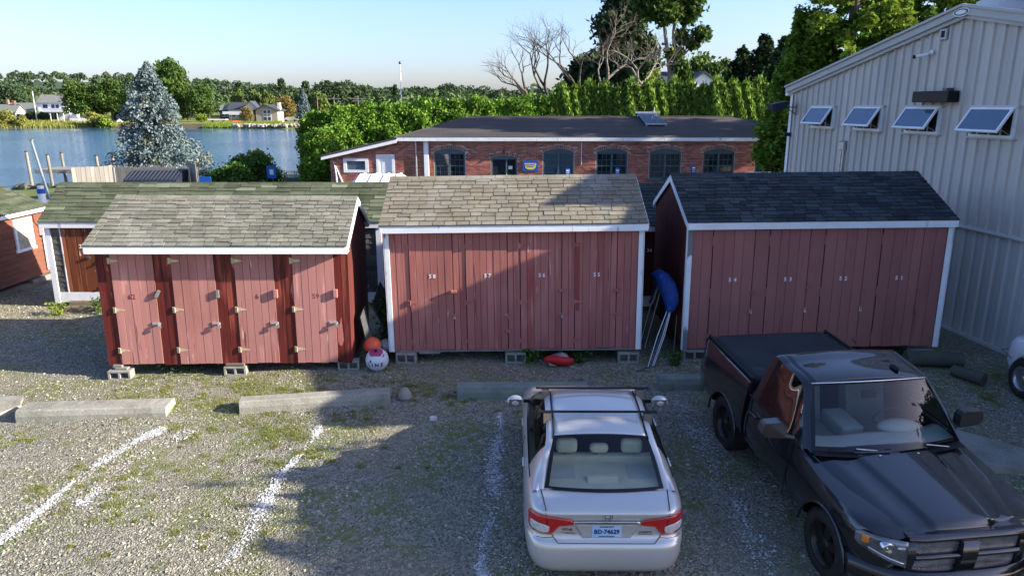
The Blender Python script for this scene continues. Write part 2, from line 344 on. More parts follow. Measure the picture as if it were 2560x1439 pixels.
sheet('ground', np.concatenate([np.linspace(-130, -22, 40), np.linspace(-20, 20, 120), np.linspace(22, 130, 40)]),
      np.concatenate([np.linspace(-14, 4, 8), np.linspace(4.5, 22, 70), np.linspace(23, 78, 70), np.linspace(80, 235, 40)]), gz, M['lot'])
M['lawn'] = mat('lawn_grass', (.085, .125, .022), .9, (.12, .15, .035), .6, bump=.03, bs=12, layers=(((.16, .155, .06), .3, (1, 1, 1), .55, .7),))
sheet('lawn', np.linspace(-48, -8.9, 50), np.linspace(40, 58.5, 30), lambda X, Y: gz(X, Y) + .02, M['lawn'])
sheet('lawn_behind_hedge', np.linspace(-12, 90, 40), np.linspace(44, 200, 40), lambda X, Y: gz(X, Y) + .02, M['lawn'])
def water_material():
    m = bpy.data.materials.new('river_water'); m.use_nodes = True; nt = m.node_tree; L = nt.links; b = nt.nodes['Principled BSDF']
    b.inputs['Base Color'].default_value = (.035, .105, .19, 1); b.inputs['Roughness'].default_value = .09; b.inputs['IOR'].default_value = 1.33
    tc = nt.nodes.new('ShaderNodeTexCoord').outputs['Object']
    mp = nt.nodes.new('ShaderNodeMapping'); L.new(tc, mp.inputs[0]); mp.inputs['Scale'].default_value = (.5, 1, 1)
    n = _n(nt, 'ShaderNodeTexNoise', Scale=1.1, Detail=7., Roughness=.62); L.new(mp.outputs[0], n.inputs['Vector'])
    mp2 = nt.nodes.new('ShaderNodeMapping'); L.new(tc, mp2.inputs[0]); mp2.inputs['Scale'].default_value = (.25, 1, 1)
    n2 = _n(nt, 'ShaderNodeTexNoise', Scale=.06, Detail=4.); L.new(mp2.outputs[0], n2.inputs['Vector'])
    sx = nt.nodes.new('ShaderNodeSeparateXYZ'); L.new(tc, sx.inputs[0])
    calm = _range(nt, sx.outputs['Y'], 150, 188, 1., .05)
    amp = _math(nt, 'MULTIPLY', calm, _range(nt, n2.outputs['Fac'], .35, .65, .55, 1.15))
    bp = _n(nt, 'ShaderNodeBump', Distance=.35); L.new(n.outputs['Fac'], bp.inputs['Height']); L.new(amp, bp.inputs['Strength']); L.new(bp.outputs[0], b.inputs['Normal'])
    return m
sheet('river', np.linspace(-700, 110, 10), np.linspace(50, 215, 10), lambda X, Y: X * 0 - 1.2, water_material())
def fz(X, Y):
    edge = 196 + 4 * np.sin(X * .05) + 7 * smooth(-85, -120, X) - 3 * smooth(-70, -55, X)
    z = -1.5 + .75 * smooth(-1, 3, Y - edge) + .7 * smooth(3, 10, Y - edge) + 1.2 * smooth(60, 220, Y - edge)
    return z
def fzf(x, y): return float(fz(x, y))
M['shore'] = mat('far_shore_lawn', (.16, .20, .035), .95, (.20, .22, .055), .05, layers=(((.10, .14, .03), .15, (1, 1, 1), .5, .7),), bump=.2, bs=2)
sheet('far_shore', np.linspace(-700, 500, 150), np.concatenate([np.linspace(186, 215, 24), np.linspace(220, 400, 12)]), fz, M['shore'])
M['mud'] = mat('shore_mud', (.10, .075, .045), .9, (.07, .055, .035), .4)
sheet('mud_bank', np.linspace(-107, -84, 12), np.linspace(196, 206, 12), lambda X, Y: np.maximum(fz(X, Y), -1.25 + .1 * (Y - 196)) + .05, M['mud'])
def hz_h(X, Y):
    left = 18 * smooth(-95, -560, X) * smooth(420, 900, Y)
    gen = 13 * smooth(380, 800, Y)
    return -1.0 + left + gen + 2.5 * np.sin(X * .013 + 1) * smooth(400, 800, Y)
M['hill'] = mat('hill_forest_floor', (.05, .08, .035), .95)
sheet('hills', np.linspace(-1200, 1100, 70), np.linspace(360, 1600, 40), hz_h, M['hill'])

# ------------------------------------------------------------------ leaf clouds
def leaf_geo(P, size, r, flat=0., droop=None, dirs=None):
    n = len(P); U = r.normal(size=(n, 3))
    if dirs is not None: U = dirs / (np.linalg.norm(dirs, axis=1, keepdims=True) + 1e-9) + .45 * U
    U /= np.linalg.norm(U, axis=1, keepdims=True)
    N = r.normal(size=(n, 3)); N[:, 2] += flat * 2
    V_ = np.cross(N, U); V_ /= np.linalg.norm(V_, axis=1, keepdims=True) + 1e-9
    U = np.cross(V_, N); U /= np.linalg.norm(U, axis=1, keepdims=True) + 1e-9
    if droop is not None: U = U * (1 - droop) + np.array([0, 0, -1.]) * droop
    s = (size * r.uniform(.6, 1.3, n))[:, None]
    Vv = np.stack([P + U * s, P + V_ * s * .55, P - U * s, P - V_ * s * .55], 1).reshape(-1, 3)
    return Vv
def quads(n): return np.arange(n * 4).reshape(n, 4)
def clump_pts(n, clumps, r, shell=.55):
    C = np.array(clumps, float); w = (C[:, 3] * C[:, 4] * C[:, 5]) ** (2 / 3); idx = r.choice(len(C), n, p=w / w.sum())
    d = r.normal(size=(n, 3)); d /= np.linalg.norm(d, axis=1, keepdims=True)
    rad = shell + (1 - shell) * r.random(n) ** .6
    rad *= 1 + .19 * r.normal(size=n)
    return C[idx, :3] + d * rad[:, None] * C[idx, 3:6]
def crown_mesh(name, n, clumps, size, m, seed, shell=.55, flat=0., droop=None):
    r = np.random.default_rng(seed); P = clump_pts(n, clumps, r, shell)
    return np_mesh(name, leaf_geo(P, size, r, flat, droop), quads(n), m)
def round_clumps(h0, h1, rx, k, seed, top=.75, cs=.42):
    r = np.random.default_rng(seed); out = []
    H = h1 - h0
    for i in range(k):
        t = (i + .5) / k; z = h0 + H * (.12 + .80 * t); prof = math.sin(math.pi * min(1, (.22 + t * .73))) ** .7
        a = i * 2.4 + r.uniform(-.5, .5); rr = rx * prof * r.uniform(.35, .78); s = rx * cs * r.uniform(.7, 1.2) * (1 if t < .85 else .75)
        out.append((rr * math.cos(a), rr * math.sin(a), z, s, s, s * .8))
    out.append((0, 0, h0 + H * .5, rx * .5, rx * .5, H * .36))
    return out
def cone_pts(n, h0, h1, rad, r, tiers, droop=.25, pw=1.0):
    """points on whorled conifer branches"""
    t = np.floor(r.random(n) ** 1.25 * tiers) / tiers + r.normal(size=n) * .25 / tiers; t = np.clip(t, 0, 1)
    nb = 9; a = (np.floor(r.random(n) * nb) + .5 * (np.floor(t * tiers) % 2)) / nb * 2 * np.pi + r.normal(size=n) * .10
    rad_t = rad * (1 - t) ** pw + .05; f = r.random(n) ** .55
    bi = (np.floor((a / 6.2832 * nb) % nb) * 7 + np.floor(t * tiers) * 13).astype(int) % 97; vv = np.random.default_rng(1).uniform(.5, 1.2, 97)[bi]
    d = rad_t * f * vv
    spread = r.normal(size=n) * .085 * (d + .25)
    x = d * np.cos(a) - spread * np.sin(a); y = d * np.sin(a) + spread * np.cos(a)
    z = h0 + (h1 - h0) * t - droop * d + r.normal(size=n) * .06 * (1 + d * .3)
    return np.stack([x, y, z], 1)
def trunk_mesh(name, h, r0, m=None, limbs=(), n=8):
    b = MB(); b.tube([(0, 0, -.2), (.03 * h * .1, 0, h * .4), (0, .02 * h * .1, h)], [r0 * 1.25, r0 * .8, r0 * .25], n)
    for (z, a, l, up) in limbs:
        b.tube([(0, 0, z), (l * .5 * math.cos(a), l * .5 * math.sin(a), z + up * .45), (l * math.cos(a), l * math.sin(a), z + up)], [r0 * .45, r0 * .3, r0 * .08], 6)
    return b.mesh(name, m or M['bark'])
def tree(name, label, cat, loc, crown, trunk, scale=1, rz=0, group=None, sz=None):
    t = thing(name, label, cat, loc, rz, group); t.scale = (scale, scale, sz or scale)
    link('trunk', trunk, t); link('crown', crown, t); return t
# far-off woods on the hills: one mass nobody could count
r_ = np.random.default_rng(3)
def woods(n, x0, x1, y0, y1, zf, hh, size, m, seed):
    r = np.random.default_rng(seed)
    nt_ = n // 60; cx = r.uniform(x0, x1, nt_); cy = r.uniform(y0, y1, nt_); hs = hh * r.uniform(.6, 1.25, nt_); rs = hs * .38
    idx = r.integers(0, nt_, n); d = r.normal(size=(n, 3)); d /= np.linalg.norm(d, axis=1, keepdims=True); d[:, 2] = np.abs(d[:, 2]) * 1.2 - .3
    P = np.stack([cx[idx] + d[:, 0] * rs[idx], cy[idx] + d[:, 1] * rs[idx], zf(cx, cy)[idx] + hs[idx] * .6 + d[:, 2] * hs[idx] * .42], 1)
    return leaf_geo(P, size, r), quads(n)
# ------------------------------------------------------------------ storage sheds
def unit_shingle(m):
    b = MB(); v = [(0, 0, -.004), (1, 0, -.004), (1, 1, -.006), (0, 1, -.006), (0, 0, .017), (1, 0, .017), (1, 1, .001), (0, 1, .001)]
    b.add(v, [(0, 3, 2, 1), (4, 5, 6, 7), (0, 1, 5, 4), (1, 2, 6, 5), (2, 3, 7, 6), (3, 0, 4, 7)]); return b.mesh('shingle', m)
SHM = {k: unit_shingle(M[k]) for k in ('sh_left', 'sh_mid', 'sh_right', 'sh_green', 'sh_green_pale', 'sh_dark')}
def lay_shingles(root, x0, x1, y0, z0, ang, length, key, e=.14, w=(.24, .42), alt=None, seed=1, xa=None):
    r = random.Random(seed); ca, sa = math.cos(ang), math.sin(ang); n = int(round(length / e)); e = length / n
    for k in range(n):
        s = k * e; x = x0 - r.uniform(0, w[0] * .8); first = True
        while x < x1 - .02:
            ww = r.uniform(*w); a, b_ = max(x, x0), min(x + ww, x1); x += ww
            if b_ - a < .05: continue
            if x1 - b_ < .07: b_ = x1; x = x1
            me = SHM[key]
            if alt and r.random() < alt[1]: me = SHM[alt[0]]
            nz = .004 + r.uniform(0, .008); dv = r.choice((0, 0, -.014, .010)) * (k > 0)
            link('shingle', me, root, (a + .002, y0 + (s + dv) * ca - nz * sa, z0 + (s + dv) * sa + nz * ca), (ang + .0, 0, r.uniform(-.006, .006)), (b_ - a - .013, e + .025, r.choice((1, 1, 1.25))))
def lay_caps(root, x0, x1, y, z, ang, key, w=.3, seed=2):
    r = random.Random(seed); x = x0; hw = .12; ca, sa = math.cos(ang), math.sin(ang)
    b = MB(); t = .012
    pr = [(-hw * ca, -hw * sa), (0, 0), (hw * ca, -hw * sa), (hw * ca, -hw * sa + t), (0, t * 1.4), (-hw * ca, -hw * sa + t)]
    b.prism(pr, 'x', 0, 1); me = b.mesh('ridge_shingle', M[key])
    while x < x1 - .01:
        ww = min(w * r.uniform(.8, 1.15), x1 - x); link('ridge_shingle', me, root, (x + .002, y, z + .012 + r.uniform(0, .006)), None, (ww - .006, 1, 1)); x += ww
def plank(parent, x0, x1, z0, z1, m, y0=0., y1=.02, name='plank'):
    g = .0035; b = MB(); yy = y0 + rng.uniform(-.0025, .0025); b.box(x0 + g, x1 - g, yy, y1, z0 + rng.uniform(-.008, .008), z1); return b.build(name, m, parent)
def split(a, b, n, jit=.12):
    w = [1 + rng.uniform(-jit, jit) for _ in range(n)]; s = sum(w); out = [a]
    for q in w: out.append(out[-1] + (b - a) * q / s)
    return out
def shed_shell(root, Wd, D, zf, ze, zr, mgable, oh=.08, ohx=.05, trim='white', fas=.14, key='sh_mid', e=.14, w=(.24, .42), alt=None, seed=1, split_z=None, rear=True, corner=True, shx=None):
    run = D / 2 + oh; ang = math.atan2(zr - ze, run); L_ = math.hypot(run, zr - ze); ym = D / 2; zw = ze - .05
    # structural shell
    b = MB(); b.box(0, Wd, .03, D, zf + .02, zf + .1); b.build('floor', M['under'], root)
    MB().box(.03, Wd - .03, D - .03, D, zf + .1, zw).build('back_wall', mgable, root)
    MB().box(.03, Wd - .03, .022, .05, zf + .1, zw).build('front_backing', M['under'], root)
    sz = split_z or zw
    for x0 in (0, Wd - .03):
        MB().box(x0, x0 + .03, .0, D, zf, sz - .004).build('side_panel', mgable, root)
        hh = zw + (zr - ze) * .98
        b = MB(); b.prism([(0.0, sz), (D, sz), (D, zw), (ym, hh - .03), (0.0, zw)] if sz < zw - .01 else [(0, zw), (D, zw), (ym, hh - .03)], 'x', x0 + .002, x0 + .028); b.build('gable_panel', mgable, root)
    # roof decks (front carries the shingles, rear is a plain slope seen only edge-on)
    for sgn in (1, -1):
        yA = -oh if sgn > 0 else D + oh
        n = Vector((0, -math.sin(ang) * sgn, math.cos(ang))); A = Vector((0, yA, ze)); B = Vector((0, ym, zr)); t = .03
        b = MB(); pr = [(A.y, A.z), (B.y, B.z), (B.y - n.y * 0, B.z - t / math.cos(ang)), (A.y - n.y * t, A.z - n.z * t)]
        b.prism(pr, 'x', -ohx, Wd + ohx); b.build('roof_deck' if sgn > 0 else 'rear_roof', M[key], root)
        # rake trim boards
        for xx in ((-ohx - .02, -ohx), (Wd + ohx, Wd + ohx + .02)):
            b = MB(); hh = .11
            b.prism([(A.y, A.z - .005), (B.y, B.z - .005), (B.y, B.z - .005 - hh / math.cos(ang)), (A.y, A.z - .005 - hh)], 'x', *xx); b.build('rake_board', M[trim], root)
    # fascia
    MB().box(-ohx, Wd + ohx, -oh - .02, -oh, ze - fas, ze - .012).build('fascia', M[trim], root, bevel=.004)
    MB().box(-ohx, Wd + ohx, -oh, -.001, ze - fas, ze - fas + .015).build('soffit', M[trim], root)
    MB().box(-ohx, Wd + ohx, D + oh, D + oh + .02, ze - fas, ze - .012).build('rear_fascia', M[trim], root)
    a, b_ = shx or (-ohx - .015, Wd + ohx + .015)
    lay_shingles(root, a, b_, -oh - .03, ze - .01, ang, L_ - .02, key, e, w, alt, seed)
    lay_caps(root, a, b_, ym, zr, ang, key)
    if corner:
        for x0, x1 in ((-.012, .085), (Wd - .085, Wd + .012)):
            MB().box(x0, x1, -.03, -.008, zf - .03, ze - fas - .001).build('corner_board', M['white_worn'] if corner == 'worn' and x0 < 1 else M[trim], root, bevel=.004)
        for x0, x1 in ((-.02, -.0005), (Wd + .0005, Wd + .02)):
            MB().box(x0, x1, -.03, .05, zf - .03, ze - fas - .001).build('corner_board', M[trim], root)
    return ang
def strap_hinge(parent, x, z, m, y=-.022, L_=.15):
    b = MB(); b.box(x - .045, x - .004, y, y + .012, z - .055, z + .055)
    b.prism([(x - .002, z - .035), (x + L_, z - .008), (x + L_, z + .008), (x - .002, z + .035)], 'y', y - .004, y + .008)
    b.tube([(x - .003, y - .006, z - .05), (x - .003, y - .006, z + .05)], .009, 6); return b.build('hinge', m, parent)
def hasp(parent, x, z, m, y=-.025, w=.13):
    b = MB(); b.box(x - w * .62, x + w * .3, y - .008, y + .012, z - .02, z + .02); b.box(x + w * .05, x + w * .2, y - .045, y - .008, z - .028, z + .012); return b.build('hasp', m, parent)
def padlock(parent, x, z, y=-.05, m=None):
    b = MB(); b.box(x - .024, x + .024, y - .014, y + .014, z - .06, z - .008)
    b.tube([(x - .016, y, z - .01), (x - .016, y, z + .02), (x, y, z + .032), (x + .016, y, z + .02), (x + .016, y, z - .01)], .005, 6); return b.build('padlock', m or M['steel'], parent, bevel=.004)
def latch(parent, x, z, m, y=-.012, w=.06, h=.11, d=.05, rot=0):
    b = MB(); T = Matrix.Translation((x, y, z)) @ Matrix.Rotation(rot, 4, 'Y'); b.box(-w / 2, w / 2, -d, 0, -h / 2, h / 2, 0, T); return b.build('turn_latch', m, parent, bevel=.005)

# --- left shed: pink doors between dark posts
t = thing('storage_shed', 'red shed with four faded pink doors between dark peeling posts and greenish grey roof', 'shed', (-7.34, 12.36, 0), .06, 'red wooden storage sheds in a row')
t.rotation_euler = (0, .012, .06); SH_L = t
Wd = 4.38; shed_shell(t, Wd, 2.35, .25, 2.47, 3.14, M['gable'], oh=.26, ohx=.035, key='sh_left', e=.125, w=(.16, .28), alt=None, seed=11, split_z=2.0, corner=False)
zb, zt = .22, 2.36
fr = [.058, .225, .294, .464, .544, .70, .775, .942]; xs = [f * Wd for f in fr]; prev = 0
for i in range(4):
    a, b_ = xs[2 * i], xs[2 * i + 1]
    q = split(prev + .0, a, 2, .15)
    for k in range(2): plank(t, q[k], q[k + 1], zb, zt, M['oldred'], 0, .02, 'post_board')
    d = MB().box(a + .004, b_ - .004, -.006, .012, zb + .03, zt - .03).build('door', M['under'], t)
    if i == 0: d['label'] = 'pink door nearest the left end'
    q = split(a, b_, 5, .14)
    for k in range(5): plank(d, q[k], q[k + 1], zb + .02, zt - .02, M['pink'], -.018, -.006)
    for z in (.50, 1.26, 2.16): strap_hinge(d, a - .0, z, M['brass'])
    if i < 2:
        latch(d, b_ + .03, 1.56, M['steel'], -.012, .05, .14, .05, .5 if i == 0 else 0)
    else: latch(d, b_ + .015, 1.56, M['pink'], -.012, .07, .15, .06)
    hasp(d, b_ - .02, 1.01, M['alum'], -.028, .16); padlock(d, b_ + .02, .99, -.075, M['steel'])
    s = ('62', '61', '6', '59')[i]
    if i != 1: text_mesh('door_number', s, .13, M['num_old'], d, (a + .5 * (b_ - a) + (.02 if i else -.06), -.0195, 1.50), bold=.001)
    prev = b_
q = split(prev, Wd, 2, .1)
for k in range(2): plank(t, q[k], q[k + 1], zb, zt, M['oldred'], 0, .02, 'post_board')

# --- middle and right sheds share the same making
def plank_shed(t, Wd, zb, zt, m, doors, npl, nums, hw):
    prev = 0.085; pw = (Wd - .17) / npl
    for i, (f0, f1) in enumerate(doors):
        a, b_ = f0 * Wd, f1 * Wd
        n = max(1, round((a - prev) / pw)); q = split(prev, a, n)
        for k in range(n): plank(t, q[k], q[k + 1], zb, zt, m, 0, .02, 'wall_plank')
        d = MB().box(a + .011, b_ - .011, .001, .012, zb + .02, zt - .02).build('door', M['under'], t)
        n = max(3, round((b_ - a) / pw)); q = split(a + .009, b_ - .009, n)
        for k in range(n): plank(d, q[k], q[k + 1], zb + .01, zt - .01, m, -.010, .001)
        if nums[i]:
            for j, ch in enumerate(nums[i]): text_mesh('door_number', ch, .105, M['num'], d, (a + (b_ - a) * .52 + (j - .5) * hw[0], -.0135, zb + hw[1]), bold=.0025)
        prev = b_
        yield i, a, b_, d
    n = max(1, round((Wd - .085 - prev) / pw)); q = split(prev, Wd - .085, n)
    for k in range(n): plank(t, q[k], q[k + 1], zb, zt, m, 0, .02, 'wall_plank')
t = thing('storage_shed', 'red plank shed numbered 55 to 58 with tan shingle roof and white corner boards', 'shed', (-2.33, 13.1, 0), 0, 'red wooden storage sheds in a row')
t.rotation_euler = (0, -.0115, 0); SH_M = t; Wd = 4.78
shed_shell(t, Wd, 2.85, .25, 2.67, 3.385, M['gable'], oh=.125, ohx=.055, key='sh_mid', e=.135, w=(.19, .34), seed=5, corner='worn')
for i, a, b_, d in plank_shed(t, Wd, .24, 2.54, M['red'], [(.09, .262), (.31, .475), (.523, .687), (.737, .902)], 36, ('58', '57', '56', '55'), (.075, 1.45)):
    latch(d, b_ + .0, 1.40 if i != 1 else .62, M['red'], -.012, .11, .05, .06, 0)
    hasp(d, b_ - .02, .93, M['red'], -.014, .11); padlock(d, b_ + .01, .93, -.05, M['steel'] if i in (0, 2) else M['red'])
    for z in (.42, 1.18, 2.26): strap_hinge(d, a, z, M['red'], -.016, .13)
    if i == 3: MB().box(a + .0, a + .09, -.0135, -.0115, 1.0, 2.30).build('old_paint_board', mat('bare_patch_paint', (.26, .07, .055), .8), d)
MB().box(.55, .95, .02, .3, .16, .249).build('skid_board', M['timber_grey'], t)
MB().box(.05, Wd - .05, .01, .12, .20, .238).build('skid_board', M['timber_grey'], t)
t = thing('storage_shed', 'red shed numbered 51 to 54 with black shingle roof and peeling white corner board', 'shed', (3.29, 13.2, 0), .018, 'red wooden storage sheds in a row')
t.rotation_euler = (0, -.008, .018); SH_R = t; Wd = 4.95
shed_shell(t, Wd, 2.85, .25, 2.715, 3.44, M['gable'], oh=.085, ohx=.03, key='sh_right', e=.118, w=(.19, .34), seed=9, split_z=2.3, corner='worn')
for i, a, b_, d in plank_shed(t, Wd, .24, 2.585, M['plum'], [(.095, .255), (.31, .465), (.52, .68), (.737, .895)], 24, ('54', '53', '52', '51'), (.10, 1.36)):
    latch(d, b_ + .02, 1.35 + (.1 if i == 1 else 0), M['plum'], -.012, .09, .035, .05, -.2)
    if i < 3: hasp(d, b_ - .01, 1.02 + .01 * i, M['plum'], -.014, .06); padlock(d, b_, 1.0 + .01 * i, -.035, M['alum'])
    else:
        b = MB(); b.tube([(b_ - .02, -.012, 1.03), (b_ - .02, -.06, 1.0), (b_ - .02, -.06, .92), (b_ - .02, -.012, .89)], .008, 6); b.build('pull_handle', M['steel_dark'], d)
    if i == 2: latch(d, b_ - .02, .38, M['plum'], -.012, .12, .05, .04, .6)
    for z in (.45, 1.35, 2.35):
        MB().box(a - .012, a + .012, -.018, -.011, z - .09, z + .09).build('hinge', M['plum'], d)

# --- long green-roofed shed behind, cedar shingles between brown doors
t = thing('storage_shed', 'long shed behind with mossy green roof, cedar shingle walls and rusty brown numbered door', 'shed', (-11.13, 17.0, 0), 0, 'storage sheds of the back row')
Wd = 8.0; zf = .16; D = 1.9
shed_shell(t, Wd, D, .40, 2.12, 2.92, M['gable'], oh=.10, ohx=.08, key='sh_green', e=.125, w=(.36, .52), alt=('sh_green_pale', .16), seed=21, corner=False)
MB().box(-.02, .12, -.05, -.01, .12, 1.985).build('corner_board', M['white'], t, bevel=.005)
MB().box(-.02, 0, -.01, .12, .12, 1.985).build('corner_board', M['white'], t)
MB().box(Wd - .12, Wd + .02, -.05, -.01, .12, 1.985).build('corner_board', M['white'], t, bevel=.005)
MB().box(.12, Wd - .12, -.045, .0, .14, .39).build('base_board', M['white'], t, bevel=.004)
cb = MB(); cb.add([(0, 0, 0), (1, 0, 0), (1, 0, 1), (0, 0, 1), (0, .02, 0), (1, .02, 0), (1, .014, 1), (0, .014, 1)], [(0, 1, 2, 3), (5, 4, 7, 6), (4, 0, 3, 7), (1, 5, 6, 2), (3, 2, 6, 7), (4, 5, 1, 0)])
cedar_me = cb.mesh('shingle', M['cedar'])
def cedar_strip(t, x0, x1, z0, z1):
    n = 12; e = (z1 - z0) / n
    for k in range(n):
        nx = max(1, round((x1 - x0) / .16)); q = split(x0, x1, nx, .3)
        for j in range(nx): link('wall_shingle', cedar_me, t, (q[j] + .002, -.030 - rng.uniform(0, .006), z0 + k * e - rng.uniform(0, .012)), (-.10, 0, 0), (q[j + 1] - q[j] - .004, 1, e + .02))
dx = [(.36, 1.20), (1.52, 2.36), (2.68, 3.52), (3.84, 4.68), (5.0, 5.84), (6.12, 6.76), (6.95, 7.56)]; prev = .12
for i, (a, b_) in enumerate(dx):
    cedar_strip(t, prev, a, .40, 1.99); prev = b_
    d = MB().box(a, b_, -.02, .01, .395, 1.98).build('door', M['under'], t)
    q = split(a, b_, 7)
    for k in range(7): plank(d, q[k], q[k + 1], .40, 1.975, M['rust'], -.035, -.02)
    MB().box(a - .025, a, -.04, 0, .395, 1.98).build('door_edge', M['white'], d)
    hasp(d, b_ + .02, 1.15, M['steel'], -.05, .12); hasp(d, b_ + .06, .55, M['steel'], -.05, .14)
    latch(d, b_ - .25, 1.25, M['steel_dark'], -.03, .09, .05, .05)
    if i == 0: text_mesh('door_number', '20', .13, M['num'], d, (a + .46, -.039, 1.52), bold=.004)
cedar_strip(t, prev, Wd - .12, .40, 1.99)
# --- dark roofed shed behind the gap
t = thing('storage_shed', 'dark roofed brown shed seen in the gap between the two plank sheds', 'shed', (1.9, 16.6, 0), 0, 'storage sheds of the back row')
Wd = 3.2
shed_shell(t, Wd, 3.0, .40, 2.10, 2.88, M['gable'], oh=.08, ohx=.05, key='sh_dark', e=.14, w=(.34, .5), seed=31, corner=False)
MB().box(0, Wd, -.04, 0, .15, .39).build('base_board', M['white'], t)
q = split(0, 1.1, 6)
for k in range(6): plank(t, q[k], q[k + 1], .4, 1.96, M['gable'], 0, .02, 'wall_plank')
d = MB().box(1.1, 2.1, -.004, .01, .4, 1.96).build('door', M['under'], t); q = split(1.1, 2.1, 6)
for k in range(6): plank(d, q[k], q[k + 1], .405, 1.955, M['gable'], -.014, -.004)
text_mesh('door_number', '34', .12, M['num'], d, (1.32, -.018, 1.5), bold=.003)
q = split(2.1, Wd, 6)
for k in range(6): plank(t, q[k], q[k + 1], .4, 1.96, M['gable'], 0, .02, 'wall_plank')
# --- far left clapboard shed, long side towards the yard
t = thing('storage_shed', 'orange red clapboard shed with boarded window at the left edge', 'shed', (-13.2, 14.2, 0), R(90), 'storage sheds of the back row')
Wd = 5.95
shed_shell(t, Wd, 3.9, .16, 2.06, 2.95, M['clap'], oh=.16, ohx=.10, key='sh_green', e=.14, w=(.30, .42), seed=41, corner=False, fas=.11)
n = 13
for k in range(n):
    z0 = .2 + k * 1.76 / n; b = MB(); b.prism([(-.024, z0), (.02, z0), (.02, z0 + 1.76 / n), (-.006, z0 + 1.76 / n)], 'x', .0, Wd); b.build('clapboard', M['clap'], t)
w_ = MB()
for (x0, x1, z0, z1) in ((4.62, 4.70, 1.05, 1.86), (5.27, 5.35, 1.05, 1.86), (4.70, 5.27, 1.78, 1.86), (4.58, 5.40, .98, 1.05)): w_.box(x0, x1, -.06, -.015, z0, z1)
w_ = w_.build('window', M['white'], t)
M['ply'] = mat('weathered_plywood', (.42, .38, .30), .9, (.30, .27, .22), 5, st=(1, 1, .3), layers=(((.15, .14, .12), 9, (1, 1, .4), .6, .68),))
MB().box(4.702, 5.268, -.04, -.02, 1.052, 1.778).build('plywood_cover', M['ply'], w_)
b = MB(); b.box(5.62, 5.80, -.16, -.026, 1.28, 1.62); b.lathe([(.0, -.22), (.07, -.22), (.075, -.16)], 12, (5.71, 0, 1.46), 'y'); b.build('electric_meter', M['white'], t, bevel=.008)
b = MB(); b.tube([(5.72, -.06, 1.28), (5.72, -.06, .3)], .025, 8); b.build('conduit', M['white_clean'], t)
b = MB(); b.tube([(5.45, -.035, 1.95), (5.47, -.035, 1.7), (5.6, -.035, 1.55)], .008, 5); b.build('cable', M['black_plastic'], t)
MB().box(5.0, Wd + .05, -.05, .25, -.06, .15).build('sill_timber', M['timber_grey'], t)
MB().box(-.2, 4.8, -.12, .2, -.06, .12).build('sill_timber', M['timber'], t)
MB().box(4.3, 5.3, -.25, -.02, -.05, .06).build('sill_timber', M['timber'], t)

# ------------------------------------------------------------------ cinder blocks and props
def block_mesh():
    b = MB(); w, d, h = .39, .19, .19; tk = .034
    b.box(-w / 2, w / 2, 0, d, 0, tk); b.box(-w / 2, w / 2, 0, d, h - tk, h)
    for x in (-w / 2, -tk / 2, w / 2 - tk): b.box(x, x + tk, 0, d, tk, h - tk)
    b.box(-w / 2 + tk, -tk / 2, d * .8, d, tk, h - tk); b.box(tk / 2, w / 2 - tk, d * .8, d, tk, h - tk)
    return b.mesh('cinder_block', M['block'])
BM_ = block_mesh()
for (x, y, rz, sc, lab) in ((-7.10, 12.22, .06, (1, 1, .85), 'crooked grey cinder block under the left end of the pink doored shed'),
        (-5.08, 12.42, .08, (1, 1, .9), 'grey cinder block in the grass under the middle of the pink doored shed'),
        (-3.05, 12.66, .1, (1, 1, 1), 'grey cinder block under the right end of the pink doored shed'),
        (-2.03, 13.03, 0, (1, 1, 1.12), 'grey cinder block beside the white LINE buoy under shed 58'),
        (.07, 13.06, 0, (1, 1, 1.12), 'grey cinder block under the middle of the tan roofed shed'),
        (2.24, 13.06, 0, (1, 1, 1.15), 'grey cinder block under the tan roofed shed near the blue tent bag'),
        (3.53, 13.16, .02, (1.1, 1, 1.2), 'blue grey cinder block under door 54 behind the black pickup bed'),
        (7.98, 13.24, .02, (1.1, 1, 1.1), 'grey cinder block under door 51 next to the dark logs')):
    o = link('cinder_block', BM_, None, (x, y, gzf(x, y) - .01), (0, 0, rz), (sc[0], sc[1], sc[2] * (.25 - gzf(x, y) - .0) / .25)); tag(o, lab, 'cinder block', 'cinder blocks under the sheds')
b = MB(); b.box(-.17, .17, 0, .22, 0, .045); o = b.build('wood_shim', M['timber'], None, (-5.08, 12.44, .165), bevel=.005); tag(o, 'short wooden shim on the middle cinder block of the pink doored shed', 'wood shim')
b = MB(); b.box(-.10, .12, .04, .26, 0, .03); b.box(-.14, .02, .06, .22, .03, .075); o = b.build('wood_shim', M['timber_grey'], None, (-7.1, 12.25, .155), bevel=.004); tag(o, 'pile of splintered shims on the crooked left cinder block', 'wood shim')
b = MB(); b.box(0, .75, 0, .8, 0, .10); b.box(.02, .95, .2, 1.0, .10, .19); b.box(.6, 1.4, .3, .5, 0, .14); o = b.build('timber_crib', M['timber'], None, (-10.75, 16.62, 0), (0, 0, .06), bevel=.008); tag(o, 'low crib of sawn timbers under the brown door numbered 20', 'timber crib')
